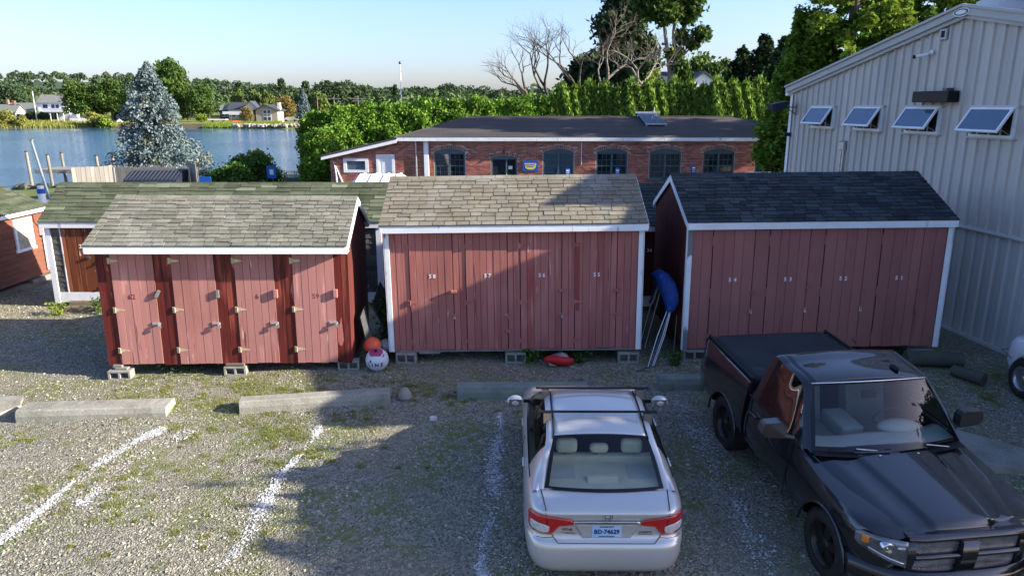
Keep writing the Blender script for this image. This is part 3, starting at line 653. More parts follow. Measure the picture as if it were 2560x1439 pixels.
# parking blocks
def parking_block(x0, y0, x1, y1, h, d, m, lab, seed):
    L_ = math.hypot(x1 - x0, y1 - y0); r = random.Random(seed); n = 22; rows = []
    pr = [(0, -.05), (.0, h * .55), (.025, h * .92), (.06, h), (d - .05, h), (d - .01, h * .9), (d, -.05)]
    for i in range(n + 1):
        x = L_ * i / n; rows.append([(x + r.uniform(-.004, .004) * (0 < i < n), u + r.uniform(-.003, .003), v + r.uniform(-.003, .003) * (v > 0)) for u, v in pr])
    b = MB(); b.grid(rows, smooth=False); b.add(rows[0], [tuple(range(len(pr)))]); b.add(rows[-1], [tuple(range(len(pr) - 1, -1, -1))])
    o = b.build('parking_block', m, None, (x0, y0, gzf(x0, y0) - .01), (0, 0, math.atan2(y1 - y0, x1 - x0))); tag(o, lab, 'parking block', 'concrete parking blocks'); return o
parking_block(-7.96, 10.67, -5.63, 10.84, .21, .44, M['concrete'], 'sunlit wide concrete parking block at the left of the gravel lot', 1)
parking_block(-4.47, 10.95, -2.06, 11.36, .23, .30, M['concrete'], 'concrete parking block half in shade below the buoys', 2)
parking_block(-.94, 11.48, 1.3, 11.50, .24, .28, M['concrete_green'], 'greenish concrete parking block in front of the silver sedan', 3)
parking_block(2.58, 11.73, 4.75, 11.80, .24, .28, M['concrete_green'], 'greenish concrete parking block behind the black pickup', 4)
b = MB(); b.prism([(-9.2, 10.75), (-8.35, 10.85), (-8.2, 11.2), (-8.5, 11.35), (-9.2, 11.3)], 'z', -.22, -.05); b.prism([(-8.9, 11.05), (-8.2, 11.2), (-8.3, 11.4), (-8.8, 11.4)], 'z', -.048, .02)
o = b.build('broken_slab', M['concrete'], bevel=.02); tag(o, 'broken flat concrete slab beside the leftmost parking block', 'concrete slab')
b = MB(); b.prism([(6.3, 9.9), (6.95, 10.45), (7.5, 9.9), (8.3, 9.05), (7.3, 9.15), (6.6, 9.3)], 'z', -.34, -.13); o = b.build('concrete_slab', M['concrete'], bevel=.03); tag(o, 'flat grey concrete slab on the gravel behind the pickup hood', 'concrete slab')
def rock(name, lab, cat, c, s, m, seed, group=None):
    r = random.Random(seed); b = MB(); b.ball((0, 0, 0), 1, nu=10, nv=7)
    ph = [r.uniform(0, 6) for _ in range(6)]
    b.v = [tuple((p[k] * (1 + .16 * math.sin(3 * p[0] + ph[0]) + .13 * math.sin(4 * p[1] + ph[1]) + .12 * math.sin(4 * p[2] + ph[2]))) * s[k] for k in range(3)) for p in b.v]
    o = b.build(name, m, None, c, (0, 0, r.uniform(0, 3))); o.data.polygons.foreach_set('use_smooth', [False] * len(o.data.polygons))
    return tag(o, lab, cat, group)
rock('rock', 'rounded grey rock at the right end of the half shaded parking block', 'rock', (-1.84, 11.55, -.02), (.14, .11, .13), M['rock'], 3)
rock('rock', 'small pale stone lying alone on the shaded gravel', 'rock', (-1.27, 10.8, -.12), (.07, .05, .04), M['rock_pale'], 5)
# logs behind the pickup
b = MB(); b.tube([(7.5, 12.98, .14), (8.0, 12.93, .14), (8.5, 12.86, .13)], [.14, .15, .135], 14); o = b.build('log', M['dark_log']); tag(o, 'long dark mossy log lying by the corner of shed 51', 'log', 'dark logs')
b = MB(); b.tube([(8.1, 12.45, .09), (8.38, 11.98, .09)], [.10, .115], 14); o = b.build('log', M['dark_log']); tag(o, 'short dark log with its sawn end towards the camera', 'log', 'dark logs')
# buoys, boards and weed between the sheds
def buoy(lab, c, r_, m1, m2=None, zsplit=-.4, group='fender buoys between the sheds'):
    t = thing('buoy', lab, 'buoy', (c[0], c[1], gzf(c[0], c[1])), 0, group)
    b = MB(); b.ball((0, 0, c[2]), r_, nu=24, nv=16); fs = []
    for i, f in enumerate(b.f):
        zc = sum(b.v[k][2] for k in f) / len(f) - c[2]
        if m2 and zc < zsplit * r_: b.mi[i] = 1
    b.build('float', [m1, m2] if m2 else m1, t); return t
M['b_orange'] = mat('orange_buoy_vinyl', (.72, .13, .06), .4, (.64, .10, .05), 4); M['b_navy'] = mat('navy_buoy_vinyl', (.02, .035, .07), .4)
M['b_grey'] = mat('grey_buoy_vinyl', (.30, .33, .34), .5, (.24, .26, .27), 4); M['b_white'] = mat('white_buoy_vinyl', (.62, .66, .72), .45, (.54, .58, .64), 3)
M['b_plum'] = mat('magenta_tape', (.30, .05, .13), .5); M['ink'] = mat('black_ink', (.015, .015, .02), .6)
t = buoy('orange round buoy with navy bottom leaning on the shed wall', (-2.66, 13.02, .36), .17, M['b_orange'], M['b_navy'], -.35)
b = MB(); b.lathe([(.05, -.2), (.03, -.25), (.0, -.25)], 10, (0, 0, .36)); b.build('rope_eye', M['b_navy'], t)
t = buoy('grey round buoy behind the orange one beside the weeds', (-2.44, 13.25, .30), .13, M['b_grey'])
b = MB(); b.tube([(.05, -.12, .26), (.02, -.2, .18), (-.04, -.17, .08)], .01, 5); b.build('rope', M['timber_grey'], t)
t = buoy('large white buoy lettered LINE with magenta top patch', (-2.52, 12.72, .20), .215, M['b_white'])
def lerp_(a, b, t): return a + (b - a) * t
def cap_patch(c, r_, axis, pts, m, name, par):
    ax = Vector(axis).normalized(); u = ax.cross(Vector((0, 1, .3))).normalized(); v = ax.cross(u); b = MB(); rows = []; pts = [(lerp_(p[0], q[0], k / 5), lerp_(p[1], q[1], k / 5)) for p, q in zip(pts, pts[1:] + pts[:1]) for k in range(5)]
    for f in np.linspace(0, 1, 9):
        rows.append([Vector(c) + (ax + (u * p[0] + v * p[1]) * f).normalized() * (r_ + .006) for p in pts])
    b.grid(rows, closed=True); return b.build(name, m, par)
cap_patch((0, 0, .20), .215, (0, -.45, 1), [(-.62, -.42), (0, -.5), (.6, -.4), (.72, .1), (.5, .6), (-.5, .6), (-.72, .1)], M['b_plum'], 'patch', t)
cap_patch((0, 0, .20), .215, (-.42, -.95, .12), [(-.09, -.08), (.09, -.09), (.08, .09), (-.08, .08)], M['b_plum'], 'patch', t)
cap_patch((0, 0, .20), .215, (.6, -.5, .5), [(-.06, -.16), (.06, -.16), (.06, .16), (-.06, .16)], M['b_plum'], 'patch', t)
b = MB(); b.ball((0, -.1, .405), .03, nu=8, nv=6); b.build('valve', M['black_plastic'], t)
tm = text_mesh('lettering', 'L I N E', .105, M['ink'], t, (0, 0, 0), (0, 0, 0), .0, bold=.003)
for v in tm.data.vertices:       # wrap the word round the ball
    a = v.co.x / .215; e_ = (v.co.y - .045) / .215; v.co = Vector((math.sin(a) * math.cos(e_), -math.cos(a) * math.cos(e_), math.sin(e_))) * .2185 + Vector((0, 0, .20))
def board(lab, p0, p1, p2, th, m, cat='board', name='board', group=None):
    p0, p1, p2 = map(Vector, (p0, p1, p2)); p3 = p0 + p2 - p1; n = (p1 - p0).cross(p2 - p1).normalized() * th
    vs_ = [p0, p1, p2, p3] + [p + n for p in (p0, p1, p2, p3)]; b = MB(); b.add(vs_, [(3, 2, 1, 0), (4, 5, 6, 7), (0, 1, 5, 4), (1, 2, 6, 5), (2, 3, 7, 6), (3, 0, 4, 7)])
    return tag(b.build(name, m, bevel=.004), lab, cat, group)
board('tall narrow grey board leaning against the dark side of the pink doored shed', (-2.66, 12.95, .0), (-2.84, 12.95, .95), (-2.80, 13.2, 1.1), .02, mat('shade_darkened_board', (.075, .078, .08), .9, (.05, .052, .055), 4))  # board colour darkened to stand in for shade between the sheds
M['ply_grey'] = mat('grey_green_plywood', (.13, .145, .135), .9, (.09, .10, .095), 4, st=(1, 1, .3), layers=(((.035, .04, .04), 4, (1, 1, 1), .56, .68),))
board('wide mouldy plywood sheet leaning behind the buoys', (-2.32, 13.75, .05), (-2.72, 13.45, 1.02), (-2.70, 14.35, 1.3), .02, M['ply_grey'])
b = MB(); b.tube([(-2.75, 12.66, .02), (-2.72, 12.55, .015), (-2.85, 12.45, .012), (-3.0, 12.5, .012)], .012, 6); b.tube([(-2.7, 12.75, .3), (-2.68, 12.68, .15), (-2.72, 12.62, .02)], .015, 6); tag(b.build('rope', M['timber_grey']), 'frayed tan rope end trailing beside the LINE buoy', 'rope')
# red fender under the middle shed
b = MB(); pts = [(.62 + .55 * f, 12.98 - .06 * math.sin(math.pi * f), .10 + .02 * math.sin(6 * f)) for f in np.linspace(0, 1, 9)]
M['red_vinyl'] = mat('red_vinyl', (.50, .02, .025), .45)
t = thing('boat_fender', 'red boat fender lying under the tan roofed shed', 'boat fender', (0, 0, 0)); b.tube(pts, [.03, .075, .085, .085, .085, .085, .085, .075, .03], 12); b.build('fender_body', M['red_vinyl'], t)
b = MB(); b.tube([(.66, 12.95, .12), (.72, 12.86, .05), (.85, 12.84, .02), (.7, 12.9, .02)], .008, 5); b.build('cord', M['brass'], t)
rock('rock', 'round grey stone behind the red fender under the shed', 'rock', (.92, 13.16, .08), (.16, .12, .10), M['rock'], 9)
# folded pop-up tent leaning on the right shed
t = thing('folded_tent', 'folded pop-up tent in blue bag with metal legs leaning on the right shed', 'folded tent', (0, 0, 0))
M['blue_bag'] = mat('blue_nylon', (.009, .045, .22), .6, (.006, .028, .14), 5, bump=.02, bs=9, layers=(((.02, .11, .42), 4, (1, 1, 1), .58, .66),))
base = Vector((2.66, 12.86, .02)); top = Vector((3.16, 13.55, 1.62)); ax_ = (top - base).normalized()
b = MB(); pts = [base + ax_ * s for s in (.92, 1.0, 1.15, 1.3, 1.45, 1.6, 1.75, 1.86, 1.92)]
bag = [(3.00, 13.22, .98), (3.02, 13.24, 1.06), (3.04, 13.27, 1.16), (3.02, 13.32, 1.30), (2.97, 13.38, 1.44), (2.90, 13.46, 1.56), (2.82, 13.56, 1.62), (2.74, 13.64, 1.60)]
b.tube(bag, [.07, .10, .14, .165, .17, .155, .12, .05], 14); b.build('bag', M['blue_bag'], t)
for i, (dx_, dy_) in enumerate(((-.07, 0), (-.02, -.03), (.035, .02), (.08, .06))):
    b = MB(); b.tube([(2.62 + dx_ * .8, 12.80 + dy_, .02), (2.83 + dx_, 13.03 + dy_, .55), (3.0 + dx_ * .6, 13.22 + dy_, 1.0)], .009, 6); b.build('leg', M['alum'] if i != 1 else M['steel_dark'], t)
b = MB(); b.box(2.56, 2.70, 12.74, 12.88, 0, .02); b.build('foot_plate', M['steel_dark'], t)
b = MB(); b.tube([(2.60, 12.78, .02), (2.48, 12.74, .015), (2.45, 12.62, .012), (2.3, 12.58, .012)], .014, 6); b.build('strap', M['b_navy'], t)
for s in (.35, .62, .86):
    b = MB(); b.tube([Vector(bag[2]).lerp(Vector(bag[6]), s) + Vector((0, .0, .0)) + Vector((0, -.18 * math.cos(q), .18 * math.sin(q))) * .92 for q in np.linspace(-1.5, 3, 9)], .012, 5); b.build('bag_strap', M['b_navy'], t)
t = thing('folded_tent', 'second folded tent frame with dark legs leaning behind the blue bag', 'folded tent', (0, 0, 0))
for i in range(5):
    b = MB(); x = 2.64 + .05 * (i % 3); y = 13.75 + .12 * i; b.tube([(x, y, .03), (x + .3, y + .12, 1.25)], .012, 6); b.build('leg', (M['steel_dark'], M['alum'])[i % 2], t)
b = MB(); b.tube([(2.80, 13.9, .95), (2.96, 14.0, 1.36)], [.06, .08], 10); b.build('hub', M['steel_dark'], t)
b = MB(); b.tube([(3.16, 13.35, .0), (3.2, 13.42, .85)], .012, 6); tag(b.build('stake', M['bark_pale']), 'thin rusty stake standing against the side of shed 54', 'stake')
# ------------------------------------------------------------------ grey steel building on the right
GA = math.atan2(1, -.12)
GB = thing('metal_building', 'large grey ribbed steel building with gabled roof and four tilted open windows', 'building', (9.75, 14.5, 0), GA)
GX0, GX1, GPK, GZ = -5.75, 8.68, 1.51, 6.62
def gtop(x): return GZ - .2 * abs(x - GPK)
pn = 47; pw = (GX1 - GX0) / pn
for k in range(pn):
    x0 = GX0 + k * pw; prof = [(0, 0), (.016, .046), (.060, .046), (.085, .004), (.17, .0), (.20, .007), (.23, .0), (pw, 0)]
    for lo in (0, 1):
        b = MB(); rows = [[(x0 + u, v - (.03 if lo else 0), .06 if lo else 2.31) for u, v in prof], [(x0 + u, v - (.03 if lo else 0), 2.285 if lo else gtop(x0 + u)) for u, v in prof]]
        b.grid(rows[::-1], smooth=False); b.build('wall_panel', M['wallg_low'] if lo else M['wallg'], GB)
MB().box(GX0, GX1, -.3, -.036, .0, 5.2).build('inner_wall', M['under'], GB)
b = MB(); b.prism([(-.03, 2.27), (.075, 2.262), (.08, 2.285), (.075, 2.30), (0, 2.33), (-.03, 2.33)], 'x', GX0, GX1 + .02); b.build('flashing', M['wallg_low'], GB)
MB().box(GX0, GX1 + .01, -.02, .05, -.05, .06).build('base_trim', M['wallg_low'], GB)
MB().box(GX1 - .10, GX1 + .03, .036, .055, .06, gtop(GX1)).build('corner_trim', M['white_clean'], GB)
MB().box(GX1 + .0, GX1 + .03, -1.5, .036, .06, gtop(GX1)).build('corner_trim', M['white_clean'], GB)
MB().box(GX1 - .02, GX1, -14, -.05, .06, gtop(GX1)).build('rear_wall', M['wallg'], GB)
MB().box(GX0, GX0 + .02, -14, -.05, .06, gtop(GX0)).build('front_wall', M['wallg'], GB)
for sx in (1, -1):
    xe = GX1 + .18 if sx > 0 else GX0 - .18; zp = GZ; ze = gtop(xe)
    b = MB(); b.prism([(GPK, zp - .06), (xe, ze - .06), (xe, ze + .02), (GPK, zp + .02)], 'y', .04, .11); b.build('rake_lip', M['trim_g'], GB)
    b = MB(); b.prism([(GPK, zp + .021), (xe, ze + .021), (xe, ze + .17), (GPK, zp + .17)], 'y', .04, .17); b.build('rake_trim', M['trim_g'], GB)
    b = MB(); b.prism([(GPK, zp + .172), (xe, ze + .172), (xe, ze + .225), (GPK, zp + .225)], 'y', .02, .22); b.build('rake_cap', M['trim_g'], GB)
    b = MB(); b.prism([(GPK, zp + .02), (xe, ze + .02), (xe, ze + .13), (GPK, zp + .13)], 'y', -14, .018); b.build('roof', M['roof_metal'], GB)
b = MB(); b.box(GX1 + .03, GX1 + .17, -8, .16, gtop(GX1) - .10, gtop(GX1) - .01); b.build('gutter', M['white_clean'], GB)
b = MB(); b.prism([(GPK - .35, GZ + .09), (GPK, GZ + .17), (GPK + .35, GZ + .09), (GPK + .3, GZ + .30), (GPK, GZ + .36), (GPK - .3, GZ + .30)], 'y', -5, -.35); b.build('ridge_vent', M['roof_metal'], GB)
b = MB(); b.box(-2.6, 1.15, -3.2, -1.1, GZ + .2, GZ + .62); b.box(-2.7, 1.25, -3.3, -1.0, GZ + .62, GZ + .70); b.build('roof_curb', M['white_clean'], GB)
def oval(cx, cz, rx, rz, y0, y1, m, name, n=20):
    b = MB(); b.prism([(cx + rx * math.cos(2 * math.pi * i / n), cz + rz * math.sin(2 * math.pi * i / n)) for i in range(n)], 'y', y0, y1); return b.build(name, m, GB)
oval(GPK + .02, GZ + .06, .24, .088, .172, .185, M['white_clean'], 'emblem_plate'); oval(GPK + .02, GZ + .06, .21, .07, .1855, .189, M['teal'], 'emblem')
oval(GPK + .02, GZ + .06, .16, .045, .1895, .192, M['white_clean'], 'emblem_script')
def awn_window(x0, x1, z0, z1, ang):
    fw = .05; w = MB(); w.box(x0, x1, .0, .075, z1 - fw, z1); w.box(x0, x1, .0, .075, z0, z0 + fw); w.box(x0, x0 + fw, .0, .075, z0 + fw, z1 - fw); w.box(x1 - fw, x1, .0, .075, z0 + fw, z1 - fw)
    w = w.build('window', M['white_clean'], GB)
    MB().box(x0 + fw, x1 - fw, .036, .04, z0 + fw, z1 - fw).build('dark_opening', M['under'], w)
    MB().box(x0 - .06, x1 + .06, .0, .085, z1 + .001, z1 + .03).build('head_flashing', M['wallg_low'], w)
    MB().box(x0 - .06, x1 + .06, .0, .10, z0 - .03, z0 - .001).build('sill', M['wallg_low'], w)
    h = z1 - z0 - .04; T = Matrix.Translation((0, .08, z1 - .03)) @ Matrix.Rotation(-ang, 4, 'X') ; f2 = .045
    T = Matrix.Translation((0, .085, z1 - .03)) @ Matrix.Rotation(ang, 4, 'X')
    s = MB()
    for (a, b_, c, d) in ((x0 + .01, x1 - .01, -f2, 0), (x0 + .01, x1 - .01, -h, -h + f2), (x0 + .01, x0 + .01 + f2, -h + f2, -f2), (x1 - .01 - f2, x1 - .01, -h + f2, -f2)): s.box(a, b_, 0, .04, c, d, 0, T)
    s.build('sash', M['white_clean'], w)
    MB().box(x0 + .01 + f2, x1 - .01 - f2, .012, .022, -h + f2, -f2, 0, T).build('pane', M['glass_blue'], w)
    for xx in (x0 + .06, x1 - .06):
        e = T @ Vector((xx, 0, -h * .8)); b = MB(); b.tube([(xx, .05, z0 + .05), tuple(e)], .006, 5); b.build('stay_arm', M['steel'], w)
for (a, b_) in ((6.19, 7.33), (4.0, 5.15), (1.9, 3.04), (-.22, .94)): awn_window(a, b_, 4.17, 4.765, R(33))
awn_window(-2.3, -1.15, 4.17, 4.765, R(33))
MB().box(1.42, 2.58, .036, .30, 4.86, 5.10).build('wall_light', M['black_plastic'], GB, bevel=.012)
MB().box(1.6, 1.75, .036, .2, 5.10, 5.16).build('light_bracket', M['steel_dark'], GB)
b = MB(); b.lathe([(0, .046), (.06, .046), (.06, .06), (.045, .075), (0, .075)], 14, (2.46, 0, 5.94), 'y'); b.tube([(2.46, .07, 5.94), (2.50, .16, 5.90), (2.52, .18, 5.89)], .025, 8); b.tube([(2.44, .14, 5.90), (2.60, .32, 5.86)], .04, 10); c_ = b.build('security_camera', M['white_clean'], GB)
b = MB(); b.tube([(2.602, .322, 5.859), (2.64, .365, 5.85)], [.044, .04], 10); b.build('lens_hood', M['black_plastic'], c_)
f_ = MB()
for (a, b_, c, d) in ((2.04, 2.26, 6.37, 6.41), (2.04, 2.26, 6.19, 6.23), (2.04, 2.08, 6.23, 6.37), (2.22, 2.26, 6.23, 6.37)): f_.box(a, b_, .036, .075, c, d)
f_ = f_.build('wall_vent', M['wallg_low'], GB); MB().box(2.08, 2.22, .036, .045, 6.23, 6.37).build('vent_opening', M['black_plastic'], f_)
b = MB(); b.box(5.40, 5.66, .036, .14, 3.62, 3.82); b.prism([(.036, 3.82), (.14, 3.82), (.036, 3.87)], 'x', 5.40, 5.66); b.build('meter_box', M['steel'], GB, bevel=.008)
for xx in (5.47, 5.58):
    b = MB(); b.tube([(xx, .07, 3.62), (xx, .07, 1.0)], .035 if xx < 5.5 else .025, 8); b.build('conduit', M['steel'], GB)
fl = MB(); fl.prism([(.32, 4.93), (.86, 4.83), (.80, 4.66), (.70, 4.60), (.42, 4.72)], 'x', 8.22, 8.55); fl = fl.build('floodlight', M['dumpster'], GB, bevel=.01)
b = MB(); b.tube([(8.3, .036, 4.74), (8.3, .45, 4.74)], .015, 6); b.tube([(8.3, .036, 4.52), (8.3, .42, 4.74)], .012, 6); b.tube([(8.3, .045, 4.5), (8.3, .045, 4.82)], .014, 6); b.build('bracket', M['steel_dark'], fl)
MB().box(8.5, 8.62, .056, .25, 3.86, 3.97).build('floodlight', M['dumpster'], GB, bevel=.01)

# ------------------------------------------------------------------ brick building
YB = 36.0
BB = thing('brick_building', 'low red brick building with arched teal windows and dark hipped roof', 'building', (0, YB, 0))
ops = [(a, b_, 1.24, 2.56, 2.73) for a, b_ in ((-3.84, -2.32), (1.55, 3.04), (4.17, 5.70), (6.79, 8.34), (9.44, 10.97), (11.99, 13.50))]
ops.append((-1.03, .26, -.5, 2.28, 2.39)); lw = (-8.33, -7.10, 1.57, 2.25, 2.25); ld = (-6.70, -5.80, -.5, 2.45, 2.45); ops += [lw, ld]
XL, XR = -8.98, 15.2
def btop(x): return 3.12 if x > -5.5 else 3.12 - (-5.5 - x) * .222
def in_op(x, z, g=.0):
    for (a, b_, z0, zs, zc) in ops:
        if a - g < x < b_ + g and z0 - g < z:
            u = (x - (a + b_) / 2) / ((b_ - a) / 2 + g); top = zs + (zc - zs) * max(0, 1 - u * u)
            if z < top + g: return True
    return False
# mortar wall pieces between openings (front 0 .. back .25)
mb = MB(); cuts = sorted({XL, XR, -5.5} | {o[0] for o in ops} | {o[1] for o in ops})
for a, b_ in zip(cuts[:-1], cuts[1:]):
    xm = (a + b_) / 2; op = next((o for o in ops if o[0] < xm < o[1]), None)
    def col(z0, fa, fb): mb.prism([(a, z0), (b_, z0), (b_, fb), (a, fa)], 'y', 0, .25)
    if not op: col(-.6, btop(a), btop(b_))
    else:
        if op[2] > -.4: col(-.6, op[2], op[2])
        n = 8 if op[4] > op[3] else 1
        for k in range(n):
            u0, u1 = k / n * 2 - 1, (k + 1) / n * 2 - 1; xa = a + (b_ - a) * k / n; xb = a + (b_ - a) * (k + 1) / n
            za, zb = op[3] + (op[4] - op[3]) * (1 - u0 * u0), op[3] + (op[4] - op[3]) * (1 - u1 * u1)
            mb.prism([(xa, za), (xb, zb), (xb, btop(xb)), (xa, btop(xa))], 'y', 0, .25)
mb.build('wall', M['mortar'], BB)
MB().box(XL, XL + .25, .25, 6, -.6, btop(XL)).build('side_wall', M['mortar'], BB)
MB().box(XR - .25, XR, .25, 10, -.6, 3.12).build('side_wall', M['mortar'], BB)
MB().box(-5.6, XR, 2.5, 2.6, -.6, 3.1).build('inner_wall', M['under'], BB)
MB().box(XL, -5.6, 2.5, 2.6, -.6, 2.3).build('inner_wall', M['under'], BB)
pitch, bl, bh, pr_ = .228, .216, .064, .010
ub = MB(); ub.box(0, 1, -pr_, .02, 0, bh); brick_me = ub.mesh('brick', M['brick']); bulk = MB(); orange = MB(); singles = []
row = 0; z = .25
while z < 3.06:
    x = XL + (row % 2) * pitch / 2 - pitch
    while x < XR:
        a, b_ = max(x, XL), min(x + bl, XR); x += pitch
        if b_ - a < .05: continue
        zt_ = min(btop(a), btop(b_))
        if z + bh > zt_ - .02: continue
        def bad(q): return in_op(q, z + bh / 2, .015)
        arch = any(o[4] > o[3] and o[0] - .08 < (a + b_) / 2 < o[1] + .08 and z + bh > o[3] - .02 and z < o[4] + .17 - .12 * (((a + b_) / 2 - (o[0] + o[1]) / 2) / ((o[1] - o[0]) / 2)) ** 2 for o in ops)
        if arch: continue
        if bad(a) and bad(b_): continue
        if bad(a):
            while bad(a) and a < b_: a += .01
        if bad(b_):
            while bad(b_) and b_ > a: b_ -= .01
        if b_ - a < .04: continue
        mid = (a + b_) / 2
        if (-5.35 < mid < -4.95 and z < 2.3) or (-4.62 < mid < -4.35 and z < 2.35) or (-4.05 < mid < -3.86 and z < 2.35): orange.box(a, b_, -pr_, .02, z, z + bh); continue
        singles.append((a, b_, z))
    z += .0755; row += 1
rng2 = random.Random(4); pick = set(rng2.sample([i for i, s in enumerate(singles) if s[2] > 1.9 and -3 < s[0] < 12.5], 255))
for i, (a, b_, z) in enumerate(singles):
    if i in pick: link('brick', brick_me, BB, (a, 0, z), None, (b_ - a, 1, 1))
    else: bulk.box(a, b_, -pr_ - .003 * rng2.random(), .02, z, z + bh)
tag(bulk.build('bricks', M['bricks'], BB), kind='stuff'); tag(orange.build('sun_tinted_bricks', M['brick_sun_tint'], BB), kind='stuff')
ab = MB()
for (a, b_, z0, zs, zc) in ops[:7]:
    n = 17; cx = (a + b_) / 2; hw_ = (b_ - a) / 2
    for k in range(n):
        u = -1 + 2 * (k + .5) / n; xx = cx + u * (hw_ + .02); zz = zs + (zc - zs) * (1 - u * u) + .012; an = u * 2 * (zc - zs) / hw_
        ab.box(-.034, .034, -.016, .02, 0, .145, 0, Matrix.Translation((xx, 0, zz)) @ Matrix.Rotation(an, 4, 'Y'))
tag(ab.build('arch_bricks', M['bricks'], BB), kind='stuff')
# roof: hipped main part, lean-to on the left
b = MB(); ez, rz_ = 3.27, 4.18; P_ = [(-5.75, -.3, ez), (15.6, -.3, ez), (15.6, 10.4, ez), (-5.75, 10.4, ez), (-2.44, 5.0, rz_), (12.19, 5.0, rz_)]
b.add(P_, [(0, 1, 5, 4), (1, 2, 5), (2, 3, 4, 5), (3, 0, 4)]); b.build('roof', M['asphalt_roof'], BB, solid=.08)
b = MB(); b.tube([P_[4], P_[5]], .05, 6); b.tube([P_[0], P_[4]], .035, 6); b.tube([P_[1], P_[5]], .035, 6); b.build('ridge_cap', M['asphalt_roof'], BB)
b = MB(); b.box(-5.6, 15.6, -.36, -.31, 3.11, 3.265); b.box(-5.6, 15.6, -.31, -.013, 3.11, 3.135); b.build('fascia', M['white'], BB)
b = MB(); b.box(-1.1, 1.2, -.365, -.361, 3.20, 3.26); b.build('gutter_patch', M['white_clean'], BB)
b = MB(); s0 = (-5.45, 3.27); s1 = (-9.32, 2.42)
b.prism([s0, s1, (s1[0], s1[1] - .08), (s0[0], s0[1] - .08)], 'y', -.35, 5.5); b.build('lean_to_roof', M['asphalt_roof'], BB)
b = MB(); b.prism([(-5.601, 3.185), (s1[0], s1[1] - .085), (s1[0] - .02, s1[1] - .22), (-5.601, 3.03)], 'y', -.37, -.30); b.build('lean_to_fascia', M['white_clean'], BB)
# arched windows with muntins and panes
def arched(i, o):
    a, b_, z0, zs, zc = o; y = .10; w = MB(); f = .07
    w.box(a, a + f, .04, .14, z0, zs); w.box(b_ - f, b_, .04, .14, z0, zs); w.box((a + b_) / 2 - .045, (a + b_) / 2 + .045, .04, .14, z0, zs - .07)
    w.box(a + f, b_ - f, .04, .14, z0, z0 + .06)
    n = 10; top = [(a + (b_ - a) * k / n, zs + (zc - zs) * (1 - (2 * k / n - 1) ** 2)) for k in range(n + 1)]
    w.prism([(a + f, zs - .07), (b_ - f, zs - .07), (b_ - f, zs)] + [(b_, zs)] + top[::-1][1:-1] + [(a, zs), (a + f, zs)], 'y', .05, .13)
    w = w.build('window', M['teal'], BB)
    MB().box(a - .08, b_ + .08, -.06, .10, z0 - .09, z0 - .002).build('sill', M['teal'], w)
    zm = (z0 + zs) / 2 - .02
    for s0, s1 in ((a + f, (a + b_) / 2 - .045), ((a + b_) / 2 + .045, b_ - f)):
        for (q0, q1, yy) in ((zm, zs - .07, .085), (z0 + .06, zm, .10)):
            m_ = MB(); m_.box(s0, s1, yy - .012, yy + .012, q1 - .03, q1); m_.box(s0, s1, yy - .012, yy + .012, q0, q0 + .03)
            nx, nz = 3, 2; dx = (s1 - s0) / nx; dz = (q1 - q0 - .06) / nz
            for k in range(1, nx): m_.box(s0 + k * dx - .009, s0 + k * dx + .009, yy - .01, yy + .01, q0 + .03, q1 - .03)
            m_.box(s0, s1, yy - .009, yy + .009, q0 + .03 + dz - .009, q0 + .03 + dz + .009); m_.build('muntins', M['teal'], w)
            for k in range(nx):
                for l in range(nz):
                    MB().box(s0 + k * dx + .004, s0 + (k + 1) * dx - .004, yy + .011, yy + .016, q0 + .032 + l * dz, q0 + .028 + (l + 1) * dz).build('pane', M['glass_dark'] if i != 1 else M['glass_mid'], w)
for i, o in enumerate(ops[:6]): arched(i, o)
a, b_, z0, zs, zc = ops[6]; w = MB(); f = .08
w.box(a, a + f, .02, .14, -.4, zs - .08); w.box(b_ - f, b_, .02, .14, -.4, zs - .08); w.box(a + .72, a + .80, .03, .13, -.4, zs - .08)
n = 8; w.prism([(a, zs - .08), (b_, zs - .08)] + [(a + (b_ - a) * k / n, zs + (zc - zs) * (1 - (2 * k / n - 1) ** 2)) for k in range(n, -1, -1)], 'y', .02, .13)
w = w.build('door', M['teal'], BB); w['label'] = 'glazed teal double door under a shallow arch'
MB().box(a + f, a + .72, .09, .10, -.3, zs - .08).build('pane', M['glass_dark'], w); MB().box(a + .80, b_ - f, .09, .10, -.3, zs - .08).build('pane', M['glass_dark'], w)
MB().box(a + .86, a + 1.05, .08, .088, 1.72, 1.88).build('notice', M['white_clean'], w)
b = MB(); b.tube([(a + .76, .03, 1.25), (a + .76, -.03, 1.25), (a + .76, -.03, 1.5), (a + .76, .03, 1.5)], .015, 6); b.build('handle', M['steel'], w)
a, b_, z0, zs, zc = lw; w = MB()
for q in ((a, b_, zs - .12, zs), (a, b_, z0, z0 + .12), (a, a + .15, z0 + .12, zs - .12), (b_ - .15, b_, z0 + .12, zs - .12)): w.box(q[0], q[1], -.04, .08, q[2], q[3])
w = w.build('window', M['white'], BB); w['label'] = 'wide low white framed window of the lean-to'; MB().box(a + .15, b_ - .15, .03, .04, z0 + .12, zs - .12).build('pane', M['glass_blue'], w)
a, b_, z0, zs, zc = ld; w = MB(); w.box(a, a + .13, -.04, .1, -.5, zs); w.box(b_ - .13, b_, -.04, .1, -.5, zs); w.box(a + .13, b_ - .13, -.04, .1, zs - .12, zs); w.box(a + .13, b_ - .13, .02, .06, -.5, zs - .12)
w = w.build('door', M['white'], BB); w['label'] = 'white panel door of the lean-to'
MB().box(a + .26, b_ - .26, .012, .019, .9, zs - .30).build('door_panel', M['house_white'], w)
